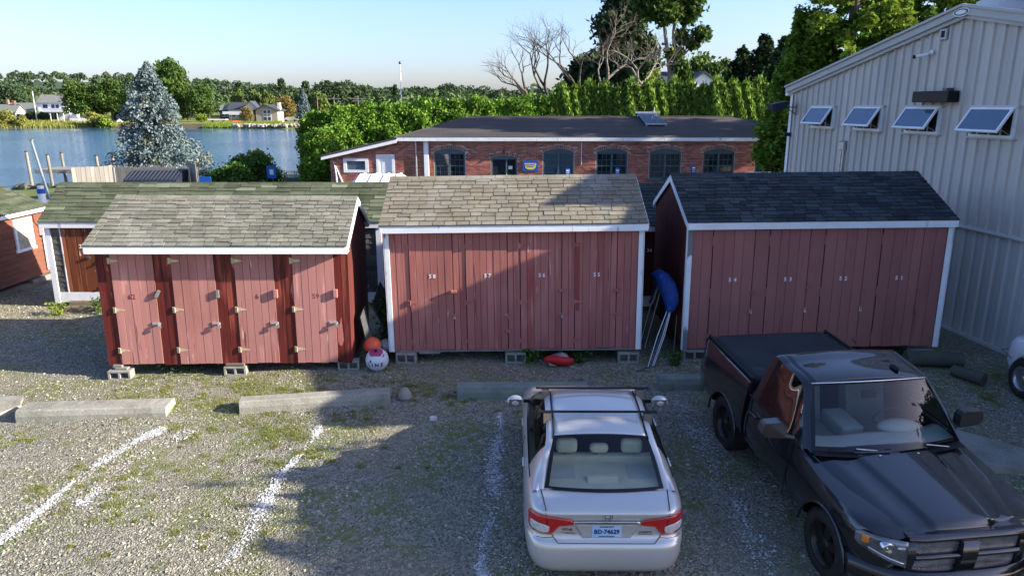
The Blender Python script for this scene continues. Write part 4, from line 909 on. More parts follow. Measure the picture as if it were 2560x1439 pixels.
# pipes, lamp, sign, vines of efflorescence on the corner
b = MB(); b.tube([(-4.72, -.06, 3.1), (-4.72, -.06, .3)], .045, 8); b.build('downpipe', M['steel'], BB)
b = MB(); b.box(-4.34, -4.10, -.12, -.02, .3, 3.1); b.build('downpipe', M['white_clean'], BB, bevel=.02)
b = MB(); b.tube([(3.42, -.03, 3.1), (3.42, -.03, 1.95)], .02, 6); b.build('conduit', M['white'], BB)
b = MB(); b.lathe([(.0, 2.66), (.05, 2.64), (.09, 2.55), (.0, 2.55)], 10, (-.38, -.14, 0)); b.tube([(-.38, 0, 2.6), (-.38, -.1, 2.66)], .02, 6); b.build('door_lamp', M['black_plastic'], BB)
for i, (x, z) in enumerate(((-8.8, 2.1), (-8.72, 1.9))):
    b = MB(); b.tube([(x, -.03, z), (x + .08 + .1 * i, -.04, z - .5), (x + .28 * (i + .4), -.05, z - 1.1)], [.02, .035, .06], 6); b.build('pipe', M['white'], BB)
sg = thing('wall_sign', 'blue sign with yellow bowl shape beside the glazed doors of the brick building', 'sign', (.91, YB - .05, 1.89))
MB().box(-.38, .38, 0, .035, -.26, .26).build('board', M['blue_sign'], sg)
b = MB(); b.prism([(-.30, .13), (-.24, -.10), (-.12, -.17), (.12, -.17), (.24, -.10), (.30, .13)], 'y', -.008, -.001); yb = b.build('emblem', M['yellow'], sg)
b = MB()
for (x0, x1, z0, z1) in ((-.24, -.05, .03, .075), (-.02, .22, .035, .08), (-.18, .16, -.05, -.01)): b.box(x0, x1, -.012, -.0085, z0, z1)
b.build('script', M['blue_sign'], yb)
# solar tube collector on the roof
so = thing('solar_collector', 'tilted solar tube collector lying on the brick building roof', 'solar collector', (0, 0, 0))
A0, A1, B0, B1 = Vector((6.95, 40.9, 4.34)), Vector((7.95, 40.9, 4.34)), Vector((7.02, 38.45, 3.83)), Vector((8.02, 38.45, 3.83))
for k in range(10):
    f = k / 9; b = MB(); b.tube([A0.lerp(A1, f), B0.lerp(B1, f)], .042, 8); b.build('tube', M['glass_blue'], so)
b = MB(); b.tube([A0 + Vector((-.15, .05, .03)), A1 + Vector((.15, .05, .03))], .09, 10); b.build('header_tank', M['steel'], so)
b = MB(); b.tube([B0 + Vector((-.08, 0, 0)), B1 + Vector((.08, 0, 0))], .05, 6)
for P0, P1 in ((A0, B0), (A1, B1)): b.tube([P0, P1], .03, 6); b.tube([P1 + Vector((0, .0, 0)), P1 - Vector((0, 0, .2))], .025, 6); b.tube([P0, P0 - Vector((0, 0, .2))], .025, 6)
b.tube([A1 + Vector((-.1, .05, 0)), A1 + Vector((-.1, .05, .35))], .03, 6); b.build('rack', M['steel'], so)

# ------------------------------------------------------------------ yard behind the sheds
bt = thing('covered_boat', 'white shrink wrapped boat parked in front of the lean-to', 'boat', (-5.15, 27.6, 0), .05); bt.scale = (1.05, 1, 1.11)
rows = []
for i, x in enumerate((-1.25, -1.1, -.7, -.25, .2, .65, 1.0, 1.2)):
    e = 1 - .9 * max(0, (abs(x) - .75) / .5) ** 2; yy = 1.35
    rows.append([(x - .15, -yy, .35), (x - .12, -yy * 1.02, 1.2), (x, -yy * .9, 1.20 + .50 * e), (x + .1, 0, 1.35 + .65 * e), (x + .15, yy * .9, 1.20 + .75 * e), (x + .15, yy, 1.2), (x + .15, yy, .35)])
b = MB(); b.grid(rows, smooth=False); b.add(rows[0], [(0, 1, 2, 3, 4, 5, 6)]); b.add(rows[-1], [(6, 5, 4, 3, 2, 1, 0)]); b.build('cover', M['tarp'], bt, bevel=.08, seg=3)
for i in range(1, 7):
    p = rows[i]; b = MB(); b.tube([Vector(p[2]) + Vector((0, -.01, .02)), Vector(p[3]) + Vector((0, 0, .02)), Vector(p[4]) + Vector((0, 0, .02))], .018, 5); b.build('seam', M['white'], bt)
b = MB(); b.box(-.8, .8, -1.2, 1.2, .02, .349); b.build('cradle', M['timber'], bt)
t = thing('covered_boat', 'low white covered boat beside the corner of the grey steel building', 'boat', (12.3, 33.6, 0))
b = MB(); rows = [[(x, -.8, .2), (x, -.75, 1.45), (x, -.4, 1.66 + .03 * math.sin(9 * x)), (x, .4, 1.78), (x, .8, 1.45), (x, .8, .2)] for x in np.linspace(-1.4, 1.6, 9)]; b.grid(rows, smooth=False); b.add(rows[0], [tuple(range(6))]); b.add(rows[-1], [tuple(range(5, -1, -1))]); b.build('cover', M['tarp'], t, bevel=.04)
b = MB(); b.box(-1, 1.2, -.5, .5, -.3, .199); b.build('cradle', M['timber'], t)
for (x, z, lab) in ((2.72, 1.86, 'blue and white post sign in front of the second arched window'), (5.15, 1.88, 'blue and white post sign in front of the third arched window'), (8.86, 2.0, 'blue post sign on the bricks between the fourth and fifth arched windows')):
    t = thing('post_sign', lab, 'sign', (x, YB - .5, 0), 0, 'blue signs on posts along the brick building')
    b = MB(); b.tube([(0, 0, -.4), (0, 0, z - .55)], .03, 6); b.build('post', M['steel'], t)
    b = MB(); b.box(-.11, .11, -.04, .04, z - .56, z - .05); b.build('board', M['blue_sign'], t, bevel=.02); b = MB(); b.box(-.075, .075, -.046, -.041, z - .20, z - .12); b.box(-.07, .07, -.046, -.041, z - .28, z - .25); b.box(-.07, .07, -.046, -.041, z - .36, z - .33); b.build('lettering', M['white_clean'], t)
# dumpster in its picket enclosure
G0 = gzf(-20, 40)
fe = thing('picket_fence', 'grey weathered picket fence round the dumpster by the river', 'fence', (-20, 41.5, G0))
pk = MB(); x = -3.9
while x < 2.0:
    h = 1.62 + rng.uniform(-.07, .07); pk.prism([(x, -.1), (x + .095, -.1), (x + .095, h - .06), (x + .05, h), (x, h - .06)], 'y', 0, .02); x += .115
tag(pk.build('pickets', M['timber_grey'], fe), kind='stuff')
for z in (.4, 1.3): MB().box(-3.9, 2.0, .021, .08, z, z + .1).build('rail', M['timber_grey'], fe)
def gate(fe, p, q, h, n):
    p, q = Vector(p), Vector(q); d = (q - p) / n; ang = math.atan2(d.y, d.x)
    for k in range(n):
        b = MB(); b.box(0, d.length - .015, 0, .025, -.1, h + rng.uniform(-.03, .03)); b.build('picket', M['timber_grey'], fe, tuple(p + d * k), (0, 0, ang))
    MB().box(0, (q - p).length, .026, .08, h * .8, h * .8 + .1).build('rail', M['timber_grey'], fe, tuple(p), (0, 0, ang))
gate(fe, (-3.6, -2.6, 0), (-2.45, -.6, 0), 1.72, 9); gate(fe, (2.6, -2.3, 0), (3.3, -3.1, 0), 2.0, 7)
for x, y in ((-2.4, -.6), (1.2, -1.4), (2.55, -2.25), (.9, -.1)):
    b = MB(); b.tube([(x, y, -.1), (x, y, 1.6)], .05, 8); b.build('post', M['steel'], fe)
t = thing('dumpster', 'dark navy dumpster with ribbed lids inside the picket fence', 'dumpster', (-18.9, 38.6, gzf(-18.9, 38.6)))
b = MB(); b.prism([(-.8, .1), (.9, .1), (.9, 1.35), (-.8, 1.05)], 'x', -1.35, 1.35); b.build('bin', M['dumpster'], t, bevel=.02)
b = MB(); b.prism([(-.88, 1.06), (-.8, 1.20), (.1, 1.58), (.95, 1.62), (.95, 1.36)], 'x', -1.38, 1.38); b.build('lid', M['dumpster'], t, bevel=.02)
for k in range(13):
    x = -1.25 + k * .208; b = MB(); b.tube([(x, -.83, 1.17), (x, .1, 1.60), (x, .93, 1.645)], .03, 5); b.build('lid_rib', M['steel_dark'], t)
MB().box(-.35, .3, -.815, -.80, .5, .95).build('label_plate', M['house_white'], t); MB().box(1.0, 1.2, -.815, -.80, .75, .98).build('sticker', M['yellow'], t); MB().box(-1.0, -.7, -.815, -.80, .7, .95).build('sticker', M['house_cream'], t)
for (x, y, w_, h_, z, lab) in ((-15.75, 37.2, .62, .48, 1.15, 'blue placard leaning on the picket enclosure'), (-13.9, 42.0, .55, .72, 1.25, 'small blue sign on a post beside the shrubs')):
    t = thing('yard_sign', lab, 'sign', (x, y, gzf(x, y)), 0, None)
    b = MB(); b.tube([(.12, .03, -.2), (0, .03, z)], .03, 6); b.build('post', M['steel_dark'], t); MB().box(-w_ / 2, w_ / 2, -.03, .0, z - h_ / 2, z + h_ / 2).build('board', M['blue_sign'], t, bevel=.04)
    if h_ > .6: MB().box(-.1, .12, -.04, -.031, z - .15, z + .15).build('symbol', M['b_white'], t)
# gangway, rocks, shrubs' neighbours
t = thing('gangway', 'long grey aluminium gangway lying on the grass by the shrubs', 'gangway', (-11.4, 43.2, gzf(-11.4, 43.2)))
b = MB(); b.box(-2.6, 2.8, -.15, 0, .30, .55); b.build('side_beam', M['steel'], t, bevel=.03); b = MB(); b.box(-2.4, 2.8, .8, .95, .45, .75); b.build('side_beam', M['steel_dark'], t, bevel=.03); MB().box(-2.5, 2.8, .0, .8, .4, .45).build('deck', M['steel_dark'], t)
for x in (-2.3, -1.7):
    b = MB(); b.tube([(x, .9, .5), (x, .9, 1.1), (x + .5, .9, 1.1), (x + .5, .9, .5)], .03, 6); b.build('hand_rail', M['steel'], t)
for x in (-2.0, 2.2): MB().box(x, x + .3, -.1, .9, -.1, .299).build('support', M['timber'], t)
for i, (x, y, sx, sy, sz, lab) in enumerate(((-14.4, 42.1, .62, .4, .36, 'larger pale pink boulder on the lawn by the shrubs'), (-15.4, 41.9, .42, .35, .28, 'smaller pale pink boulder left of the larger one'), (-14.9, 43.4, .3, .3, .4, 'grey pointed stone behind the pale boulders'))):
    rock('boulder', lab, 'boulder', (x, y, gzf(x, y) + sz * .6), (sx, sy, sz), M['rock_pale'] if i < 2 else M['rock'], 20 + i, 'boulders on the lawn')
t = thing('stump', 'curled grey driftwood stump on the lawn in front of the gangway', 'stump', (-11.2, 40.6, gzf(-11.2, 40.6)))
b = MB(); b.tube([(-.6, 0, .1), (-.25, 0, .25), (-.05, 0, .55), (.1, 0, .6), (.15, 0, .4), (.5, 0, .1)], [.12, .2, .22, .2, .2, .12], 10); b.build('wood', M['timber_grey'], t)
tag(rock('boulder', 'dark stacked stones at the foot of the lean-to corner', 'boulder', (-9.75, 39.6, gzf(-9.75, 39.6) + .4), (.35, .4, .75), M['dark_log'], 31), group='boulders on the lawn')
rp = [(-12.9, 55.5, .3), (-12.2, 55.2, .6), (-11.4, 55, .9), (-10.7, 54.8, 1.2), (-11.9, 54.6, .25), (-11.1, 54.2, .5), (-10.3, 54.3, .9), (-12.5, 54.4, .0), (-10.4, 53.7, .4)]
for i, (x, y, z) in enumerate(rp):
    o = rock('boulder', ('lowest left', 'low front left', 'middle', 'topmost', 'lowest middle', 'low centre', 'right hand upper', 'leftmost small', 'lowest right')[i] + ' tan boulder of the riprap pile beyond the brick building corner', 'boulder', (x, y, gzf(x, y) + .3 + z * .9), (.62 + .1 * (i % 3), .5, .42), M['rock_tan'], 40 + i, 'riprap boulders')
for i, (x, y) in enumerate(((-31.2, 45.9), (-30.6, 45.5), (-29.9, 45.8), (-29.3, 45.3), (-28.6, 45.6), (-28.0, 45.2))):
    rock('boulder', ('first', 'second', 'third', 'fourth', 'fifth', 'sixth')[i] + ' black boulder from the left on the bank behind the blue grey post', 'boulder', (x, y, -.42), (.5, .45, .42), M['dark_log'], 60 + i, 'dark shore boulders')
for (x, y, h, lab) in ((-12.75, 51, 1.15, 'pale mooring post in the reeds near the tan boulders'), (-12.15, 51, 1.35, 'dark mooring post in the reeds near the tan boulders')):
    t = thing('post', lab, 'post', (x, y, gzf(x, y)), 0); b = MB(); b.tube([(0, 0, -.4), (.02, 0, h)], .11, 10); b.build('pole', M['pile'] if 'pale' in lab else M['under'], t)
t = thing('dinghy', 'upturned grey dinghy hull behind the picket fence end', 'dinghy', (-18.2, 47, gzf(-18.2, 47)), .3)
b = MB(); rows = []
for x, w_, h in ((-1.6, .15, .35), (-1.2, .5, .65), (-.4, .75, .85), (.5, .78, .85), (1.3, .7, .75), (1.5, .66, .7)):
    rows.append([(x, w_ * math.cos(q), .1 + h * math.sin(q)) for q in np.linspace(0, math.pi, 9)])
b.grid(rows); b.add(rows[-1], [tuple(range(9))]); b.build('hull', mat('grey_blue_hull', (.12, .16, .20), .5), t)
# pilings, dock, light post
PL = [(65, 380, 54, 'tallest lone piling left of the blue grey post'), (118, 388, 53, 'piling at the near left corner of the dock'), (153, 383, 57, 'piling at the far left corner of the dock'), (240, 390, 53.5, 'piling at the near middle of the dock'), (280, 385, 58, 'piling at the far middle of the dock'), (365, 396, 56, 'white topped piling left of the spruce trunk'), (397, 392, 56, 'white topped piling right of the spruce trunk'), (477, 393, 57, 'short piling behind the picket fence right of the spruce'), (511, 389, 56, 'piling behind the right end of the picket fence')]
PT = math.radians(14.2308)
def D_(x, y, Y):
    a, b_ = (x - 1280) / 1800, (y - 719.5) / 1800; k = Y / (math.cos(PT) - b_ * math.sin(PT)); return Vector((a * k, Y, 4.8 + k * (-math.sin(PT) - b_ * math.cos(PT))))
for i, (x, y, Y, lab) in enumerate(PL):
    p = D_(x, y, Y); t = thing('piling', lab, 'piling', (p.x, p.y, -1.6), 0, 'wooden pilings of the dock'); h = p.z + 1.6
    b = MB(); b.tube([(.1, 0, -1), (0, 0, h)], [.115, .10], 12); b.build('pole', M['pile'], t); b = MB(); b.lathe([(.11, h + .001), (.118, h + .04), (.0, h + .10)], 12); b.build('cap', M['under'] if i < 5 else M['house_white'], t)
t = thing('dock', 'grey timber dock walkway standing over the river', 'dock', (-32.5, 55, .1))
b = MB(); b.box(-3, 3.2, -1.0, -.85, -.22, .02); b.box(-3, 3.2, 1.6, 1.75, -.22, .02); b.build('stringer', M['timber_grey'], t)
for k in range(26): MB().box(-3 + k * .24, -3 + k * .24 + .225, -1.0, 1.75, .021, .06).build('plank', M['timber_grey'], t)
t = thing('light_post', 'slender blue grey post leaning beside the far left shed roof', 'post', (-23.55, 36.8, gzf(-23.5, 36.8)))
b = MB(); b.tube([(0, 0, -.2), (-.55, 0, 3.22)], .06, 10); b.build('pole', M['blue_post'], t); MB().box(-.63, -.47, -.08, .08, 3.221, 3.27).build('cap', M['pile'], t)
t = thing('water_pedestal', 'white and blue dock pedestal at the foot of the blue grey post', 'pedestal', (-23.75, 36.4, gzf(-23.7, 36.4)))
b = MB(); b.tube([(0, 0, -.1), (0, 0, .62)], .17, 12); b.build('base', M['house_white'], t); b = MB(); b.tube([(0, 0, .621), (0, 0, .86)], .19, 12); b.build('collar', M['blue_sign'], t); b = MB(); b.tube([(0, 0, .861), (0, 0, 1.0)], .15, 12); b.build('cap', M['house_white'], t)
# ------------------------------------------------------------------ trees, hedge, far shore houses
BARK = trunk_mesh
def place_far(x, ybase, Y): p = D_(x, ybase, Y); return (p.x, Y, fzf(p.x, Y))
# blue spruce by the river
r_ = np.random.default_rng(5); P = cone_pts(36000, 1.05, 7.75, 3.25, r_, 10, droop=.12, pw=.92)
k = P[:, 2] < 3.4; P[k, :2] *= (1 + .0 * P[k, :2])
P[:, 0] = np.where((P[:, 0] > 0) & (P[:, 2] < 3.6), P[:, 0] * 1.10, P[:, 0])
t = thing('blue_spruce', 'silvery blue spruce standing behind the picket enclosure by the river', 'tree', (-22.6, 46.5, gzf(-22.6, 46.5)), 0)
link('trunk', trunk_mesh('trunk', 7.4, .24, None), t); link('branches', np_mesh('branches', leaf_geo(P, .092, r_, 0, None, np.stack([P[:, 0], P[:, 1], -.35 * np.hypot(P[:, 0], P[:, 1])], 1)), quads(len(P)), [M['leaf_spruce'], M['leaf_spruce2']], ((r_.random(len(P)) < .3) & (np.sin(3.1 * P[:, 0] + 1) * np.sin(2.7 * P[:, 2]) > .62)).astype(int)), t)
r_ = np.random.default_rng(6); P = cone_pts(5000, .3, 11, 4.2, r_, 14, droop=.15, pw=.85)
sp2 = np_mesh('branches', leaf_geo(P, .38, r_), quads(len(P)), M['leaf_spruce'])
t = thing('blue_spruce', 'small blue spruce far across the river right of the tan boat house', 'tree', place_far(762, 300, 232)); t.scale = (.75, .75, .9); link('trunk', trunk_mesh('trunk', 9, .3), t); link('branches', sp2, t)
# crowns used over and over
limbs = ((2.2, .5, 2.2, 2.4), (2.8, 2.6, 2.2, 2.4), (3.2, 4.6, 2.0, 2.2))
TRK = trunk_mesh('trunk', 7.5, .34, None, limbs)
CR = {'a': crown_mesh('crown', 5200, round_clumps(1.6, 11.0, 4.6, 16, 1), .38, M['leaf_broad'], 1), 'b': crown_mesh('crown', 5200, round_clumps(1.4, 12.0, 4.0, 15, 2), .38, M['leaf_far'], 2),
      'c': crown_mesh('crown', 5200, round_clumps(1.2, 10.0, 5.0, 18, 3), .36, M['leaf_far_dark'], 3), 'r': crown_mesh('crown', 4200, round_clumps(.6, 8.0, 4.6, 16, 4), .34, M['leaf_rust'], 4),
      'w': crown_mesh('crown', 7000, round_clumps(.4, 11.0, 4.2, 18, 5), .5, M['leaf_willow'], 5, .5, 0, .65)}
r_ = np.random.default_rng(8); P = cone_pts(3600, 2.2, 13, 3.2, r_, 9, droop=-.1, pw=.55); CR['p'] = np_mesh('crown', leaf_geo(P, .42, r_), quads(len(P)), M['leaf_far_dark'])
# (x left/right centre px, base px y, top px y, depth, kind, label, width factor)
FT = [(30, 300, 208, 262, 'c', 'dark broad tree behind the leftmost white ranch house', 1.2), (78, 300, 214, 300, 'b', 'tree between the leftmost ranch house and the two storey white house', 1.1), (125, 300, 226, 330, 'c', 'low dark tree over the roof of the two storey white house', 1.2),
      (205, 300, 205, 222, 'a', 'big round green tree right of the two storey white house', 1.15), (283, 300, 200, 224, 'a', 'big green tree just left of the blue spruce across the river', 1.05), (245, 300, 210, 228, 'b', 'middle green tree of the clump beside the white houses', 1.1),
      (440, 300, 148, 225, 'a', 'tall green tree rising behind the top of the blue spruce', .72), (415, 300, 175, 235, 'b', 'green tree half hidden by the blue spruce top', .9), (505, 298, 214, 222, 'a', 'dark leafy tree on the lawn left of the slate roofed house', 1.0), (470, 300, 235, 245, 'c', 'bushy tree at the right flank of the blue spruce', 1.1),
      (523, 295, 195, 290, 'b', 'far tree above the lawn tree left of the slate roofed house', .9), (604, 295, 203, 300, 'p', 'pointed pine behind the slate roofed house', 1.0), (560, 295, 218, 310, 'c', 'low dark tree behind the slate roofed house', 1.2), (650, 295, 216, 320, 'c', 'round dark tree between the pines across the river', 1.2), (683, 295, 210, 310, 'c', 'tall rounded dark tree left of the spiky pine', 1.0),
      (709, 295, 193, 300, 'p', 'spiky grey green pine above the rust coloured tree', 1.0), (745, 295, 222, 310, 'b', 'pale green tree right of the spiky pine', 1.1), (770, 295, 200, 290, 'p', 'second spiky pine near the hedge end', 1.1), (803, 295, 230, 260, 'w', 'yellow green rounded tree behind the wires', 1.0), (830, 295, 203, 270, 'c', 'dark full tree at the left end of the far wood', 1.2), (868, 295, 203, 280, 'c', 'broad dark tree of the far wood above the hedge', 1.3), (905, 295, 212, 290, 'b', 'green tree of the far wood left of the flagpole', 1.3), (950, 295, 222, 300, 'c', 'low dark tree of the far wood left of the flagpole', 1.3), (990, 295, 209, 330, 'p', 'pointed pine just left of the flagpole', .8), (1055, 295, 226, 330, 'c', 'low wood right of the flagpole', 1.5), (1121, 295, 209, 300, 'c', 'round dark blue green tree above the hedge right of the flagpole', 1.0), (1180, 295, 226, 330, 'b', 'low far tree above the hedge middle', 1.5), (1250, 295, 226, 340, 'c', 'low far tree left of the bare trees', 1.6),
      (600, 295, 226, 255, 'w', 'willow row, left tree behind the slate roofed house', .75), (640, 295, 226, 252, 'w', 'willow row, middle tree behind the slate roofed house', .8), (672, 295, 228, 250, 'w', 'willow row, right tree drooping by the tan boat house', .8), (713, 297, 243, 238, 'r', 'rust coloured spreading tree right of the tan boat house', 1.05), (620, 297, 268, 214, 'r', 'small grey willow shrub in front of the slate roofed house', .75)]
HT = {'a': 11.0, 'b': 12.0, 'c': 10.0, 'r': 8.0, 'w': 11.0, 'p': 13.0}
for i, (x, yb, yt, Y, k, lab, wf) in enumerate(FT):
    loc = place_far(x, yb, Y); h = D_(x, yt, Y).z - loc[2]; s = h / HT[k]
    t = tree('far_tree', lab, 'tree', loc, CR[k], TRK, s * wf, i * 1.7, 'trees across the river', s)
# far woods masses
V1, F1 = woods(46000, -620, -30, 380, 1000, hz_h, 9.5, 1.5, None, 1); tag(link('distant_woods', np_mesh('distant_woods', V1, F1, M['leaf_blueish'])), 'hazy wooded hill far beyond the left houses', 'woods', None, 'stuff')
V1, F1 = woods(34000, -130, 190, 330, 560, lambda a, b: a * 0 + 2.5, 9.8, 1.2, None, 2); tag(link('distant_woods', np_mesh('distant_woods', V1, F1, M['leaf_far_dark'])), 'dark far wood behind the river houses and hedge', 'woods', None, 'stuff')
V1, F1 = woods(16000, -210, -30, 270, 330, lambda a, b: a * 0 + .5, 7.5, .9, None, 3); tag(link('distant_woods', np_mesh('distant_woods', V1, F1, M['leaf_far'])), 'green scrub wood between the river houses', 'woods', None, 'stuff')
V1, F1 = woods(14000, -30, 120, 200, 300, lambda a, b: a * 0 + .5, 8, .9, None, 4); tag(link('distant_woods', np_mesh('distant_woods', V1, F1, M['leaf_far'])), 'green wood on the far bank behind the hedge', 'woods', None, 'stuff')
# far shrubs and marsh grass
SHR = crown_mesh('crown', 1500, round_clumps(0, 2.0, 1.3, 8, 9), .2, M['leaf_far_dark'], 9); SHY = crown_mesh('crown', 1500, round_clumps(0, 2.0, 1.3, 8, 10), .2, M['leaf_yellow'], 10); SHG = crown_mesh('crown', 1500, round_clumps(0, 2.0, 1.3, 8, 11), .2, M['reed'], 11)
for i, (x, yb, Y, s, me, lab) in enumerate(((44, 299, 228, 1.3, SHR, 'round clipped shrub by the leftmost white house'), (60, 298, 232, 1.7, SHR, 'dark shrub left of the yellow bush'), (80, 298, 230, 1.5, SHR, 'dark shrub under the tall white pole'), (90, 297, 232, 1.5, SHY, 'yellow bush beside the two storey white house'), (108, 300, 226, 1.3, SHR, 'dark shrub at the corner of the two storey white house'), (22, 302, 222, 1.3, SHR, 'shrub in front of the leftmost white wall'),
        (302, 297, 226, 1.9, SHR, 'dark shrub left of the partly hidden white house'), (235, 306, 206, 1.9, SHG, 'pale shore bush above the mud bank'), (260, 308, 204, 1.7, SHY, 'green shore bush right of the pale one'), (20, 306, 204, 2.0, SHG, 'marsh bush at the left edge of the far bank'), (55, 308, 203, 1.4, SHG, 'low marsh bush on the far bank'), (505, 300, 215, 1.2, SHY, 'small bush on the lawn at the right edge of the blue spruce'))):
    t = thing('shrub', lab, 'shrub', place_far(x, yb, Y), i, 'shrubs across the river', s); link('crown', me, t)
def marsh(n, x0, x1, y0, y1, h, m, lab, seed, zf):
    r = np.random.default_rng(seed); X = r.uniform(x0, x1, n); Y = r.uniform(y0, y1, n); Z = zf(X, Y); a = r.uniform(0, 3.14, n); w = .12; hh = h * r.uniform(.5, 1.2, n); k = Z > -1.35; X, Y, Z, a, hh = X[k], Y[k], Z[k], a[k], hh[k]
    A = np.stack([X - w * np.cos(a), Y - w * np.sin(a), Z], 1); B = np.stack([X + w * np.cos(a), Y + w * np.sin(a), Z], 1); C = np.stack([X + r.normal(size=len(X)) * .15, Y + r.normal(size=len(X)) * .15, Z + hh], 1)
    V = np.stack([A, B, C], 1).reshape(-1, 3); tag(link('marsh_grass', np_mesh('marsh_grass', V, np.arange(len(V)).reshape(-1, 3), m)), lab, 'marsh grass', None, 'stuff')
marsh(22000, -190, -105, 195, 212, .9, M['reed'], 'marsh grass along the far left bank', 1, fz); marsh(12000, -84, -64, 194, 206, .8, M['leaf_yellow'], 'bright marsh grass on the bank behind the spruce', 2, fz); marsh(2500, -13.3, -9.4, 49.5, 53.5, 1.5, M['leaf_yellow'], 'yellow green reeds at the near bank by the tan boulders', 3, gz)
for i in range(46):   # riprap on the far bank under the boat house
    x = 583 + i * 3.7 + rng.uniform(-1, 1); p = D_(x, 313, 196 + rng.uniform(-.8, .8)); o = rock('boulder', '%s riprap stone on the far bank below the tan boat house' % ('grey' if i % 3 else 'tan'), 'boulder', (p.x, p.y, -.55 + rng.uniform(-.15, .25)), (.5, .5, .42), M['rock'] if i % 3 else M['rock_tan'], i, 'riprap of the far bank')
# houses across the river
def gable_box(par, x0, x1, y0, y1, z0, ze, zr, mw, mr, axis='x', oh=.4, name='wall'):
    """axis: ridge direction"""
    if axis == 'x':
        ym = (y0 + y1) / 2; b = MB(); b.prism([(y0, z0), (y1, z0), (y1, ze), (ym, zr), (y0, ze)], 'x', x0, x1); b.build(name, mw, par)
        k = (zr - ze) / (ym - y0); b = MB(); b.prism([(y0 - oh, ze - k * oh + .02), (ym, zr + .02), (y1 + oh, ze - k * oh + .02), (y1 + oh, ze - k * oh + .2), (ym, zr + .22), (y0 - oh, ze - k * oh + .2)], 'x', x0 - oh, x1 + oh); return b.build('roof', mr, par)
    xm = (x0 + x1) / 2; b = MB(); b.prism([(x0, z0), (x1, z0), (x1, ze), (xm, zr), (x0, ze)], 'y', y0, y1); b.build(name, mw, par)
    k = (zr - ze) / (xm - x0); b = MB(); b.prism([(x0 - oh, ze - k * oh + .02), (xm, zr + .02), (x1 + oh, ze - k * oh + .02), (x1 + oh, ze - k * oh + .2), (xm, zr + .22), (x0 - oh, ze - k * oh + .2)], 'y', y0 - oh, y1 + oh); return b.build('roof', mr, par)
def win(par, x0, x1, z0, z1, y, m=None):
    w = MB().box(x0, x1, y - .08, y + .02, z0, z1).build('window', m or M['house_white'], par); f = .1 if m is None else .07
    MB().box(x0 + f, x1 - f, y - .1, y - .081, z0 + f, z1 - f).build('pane', M['house_glass'], w); return w
def house(lab, px0, px1, pyb, Y):
    a, b_ = D_(px0, pyb, Y), D_(px1, pyb, Y); t = thing('house', lab, 'house', (a.x, Y, fzf(a.x, Y)), 0, 'houses across the river'); return t, b_.x - a.x
t, w = house('two storey white house with porch and grey roof across the river', 98, 176, 300, 238); gable_box(t, 0, w, 0, 7, 0, 5.6, 7.9, M['house_white'], M['roof_grey'])
for x in (1.9, 2.6, 4.6, 6.0): win(t, x, x + (.8 if x < 4 else 1.0), 3.6, 5.0, 0, M['roof_slate'])
MB().box(.6, w + .6, -2.6, -.1, 2.7, 3.0).build('porch_roof', M['house_white'], t)
for x in (.7, 3.2, 5.2, 7.4, 9.4): MB().box(x, x + .22, -2.5, -2.3, 0, 2.69).build('porch_post', M['house_white'], t)
MB().box(.9, 3.2, -.06, -.01, .3, 2.5).build('glass_door', M['house_glass'], t); MB().box(4.0, 6.6, -.06, -.01, .4, 2.4).build('glass_door', M['house_glass'], t)
b = MB(); b.box(3.3, w + .5, -2.55, -2.5, 3.1, 3.9); b.build('balcony_rail', M['house_white'], t); MB().box(5.6, 7.2, 3.0, 3.8, 7.2, 8.4).build('chimney', M['chimney'], t)
t, w = house('long white ranch house with grey green roof and front gable', 14, 92, 299, 244); gable_box(t, 0, w, 0, 7, 0, 2.7, 5.4, M['house_white'], M['roof_olive']); gable_box(t, 1.2, 4.6, -2.2, .2, 0, 2.5, 4.2, M['house_white'], M['roof_olive'], 'y', .3, 'front_wing')
for x in (5.6, 7.6, 8.9): win(t, x, x + 1.0, 1.2, 2.3, 0, M['roof_slate'])
MB().box(.2, .9, 1.2, 2.0, 3, 6.6).build('chimney', M['chimney'], t)
t, w = house('low white house cut by the left edge across the river', -42, 38, 301, 226); gable_box(t, 0, w, 0, 6, 0, 2.2, 4.9, M['house_white'], M['roof_olive']); MB().box(8, 8.7, 2.6, 3.4, 4.6, 6.2).build('chimney', M['chimney'], t); win(t, 7, 8.2, .9, 1.9, 0)
t, w = house('white two storey gabled house half hidden behind the blue spruce', 299, 352, 299, 236); gable_box(t, 0, w, 0, 8, 0, 5.0, 7.0, M['house_white'], M['roof_slate'], 'y')
for x in (.8, 2.2, 3.1): win(t, x, x + .7, 3.6, 4.8, 0, M['roof_slate'])
MB().box(.4, w, -2.5, -.1, 2.3, 2.55).build('porch_roof', M['house_white'], t)
for x in (.5, 2.4, 4.6): MB().box(x, x + .25, -2.4, -2.2, 0, 2.29).build('porch_post', M['house_white'], t)
t, w = house('cream house with slate blue roof behind the tan boat house', 548, 655, 296, 246); gable_box(t, 3.2, w - .5, 0, 7, 0, 3.6, 5.6, M['house_cream'], M['roof_slate']); gable_box(t, 0, 3.3, 1, 6, 0, 3.2, 4.6, M['roof_slate'], M['roof_grey'], 'x', .2, 'blue_wing'); gable_box(t, w - 5.0, w - .4, -2.5, 3, 0, 3.8, 6.0, M['house_cream'], M['roof_slate'], 'y', .3, 'front_wing')
for x in (.6, 1.7): win(t, x, x + .8, 1.0, 2.2, 1)
for x in (4.5, 6.5, 8.3): win(t, x, x + 1.0, 1.2, 2.6, 0, M['roof_slate'])
b = MB(); b.box(5.2, w - 4, -4.5, -2.2, 1.8, 1.98); b.build('deck', M['house_white'], t)
for x in (5.4, 7.4, 9.4): MB().box(x, x + .18, -4.4, -4.2, 0, 1.79).build('deck_post', M['timber'], t)
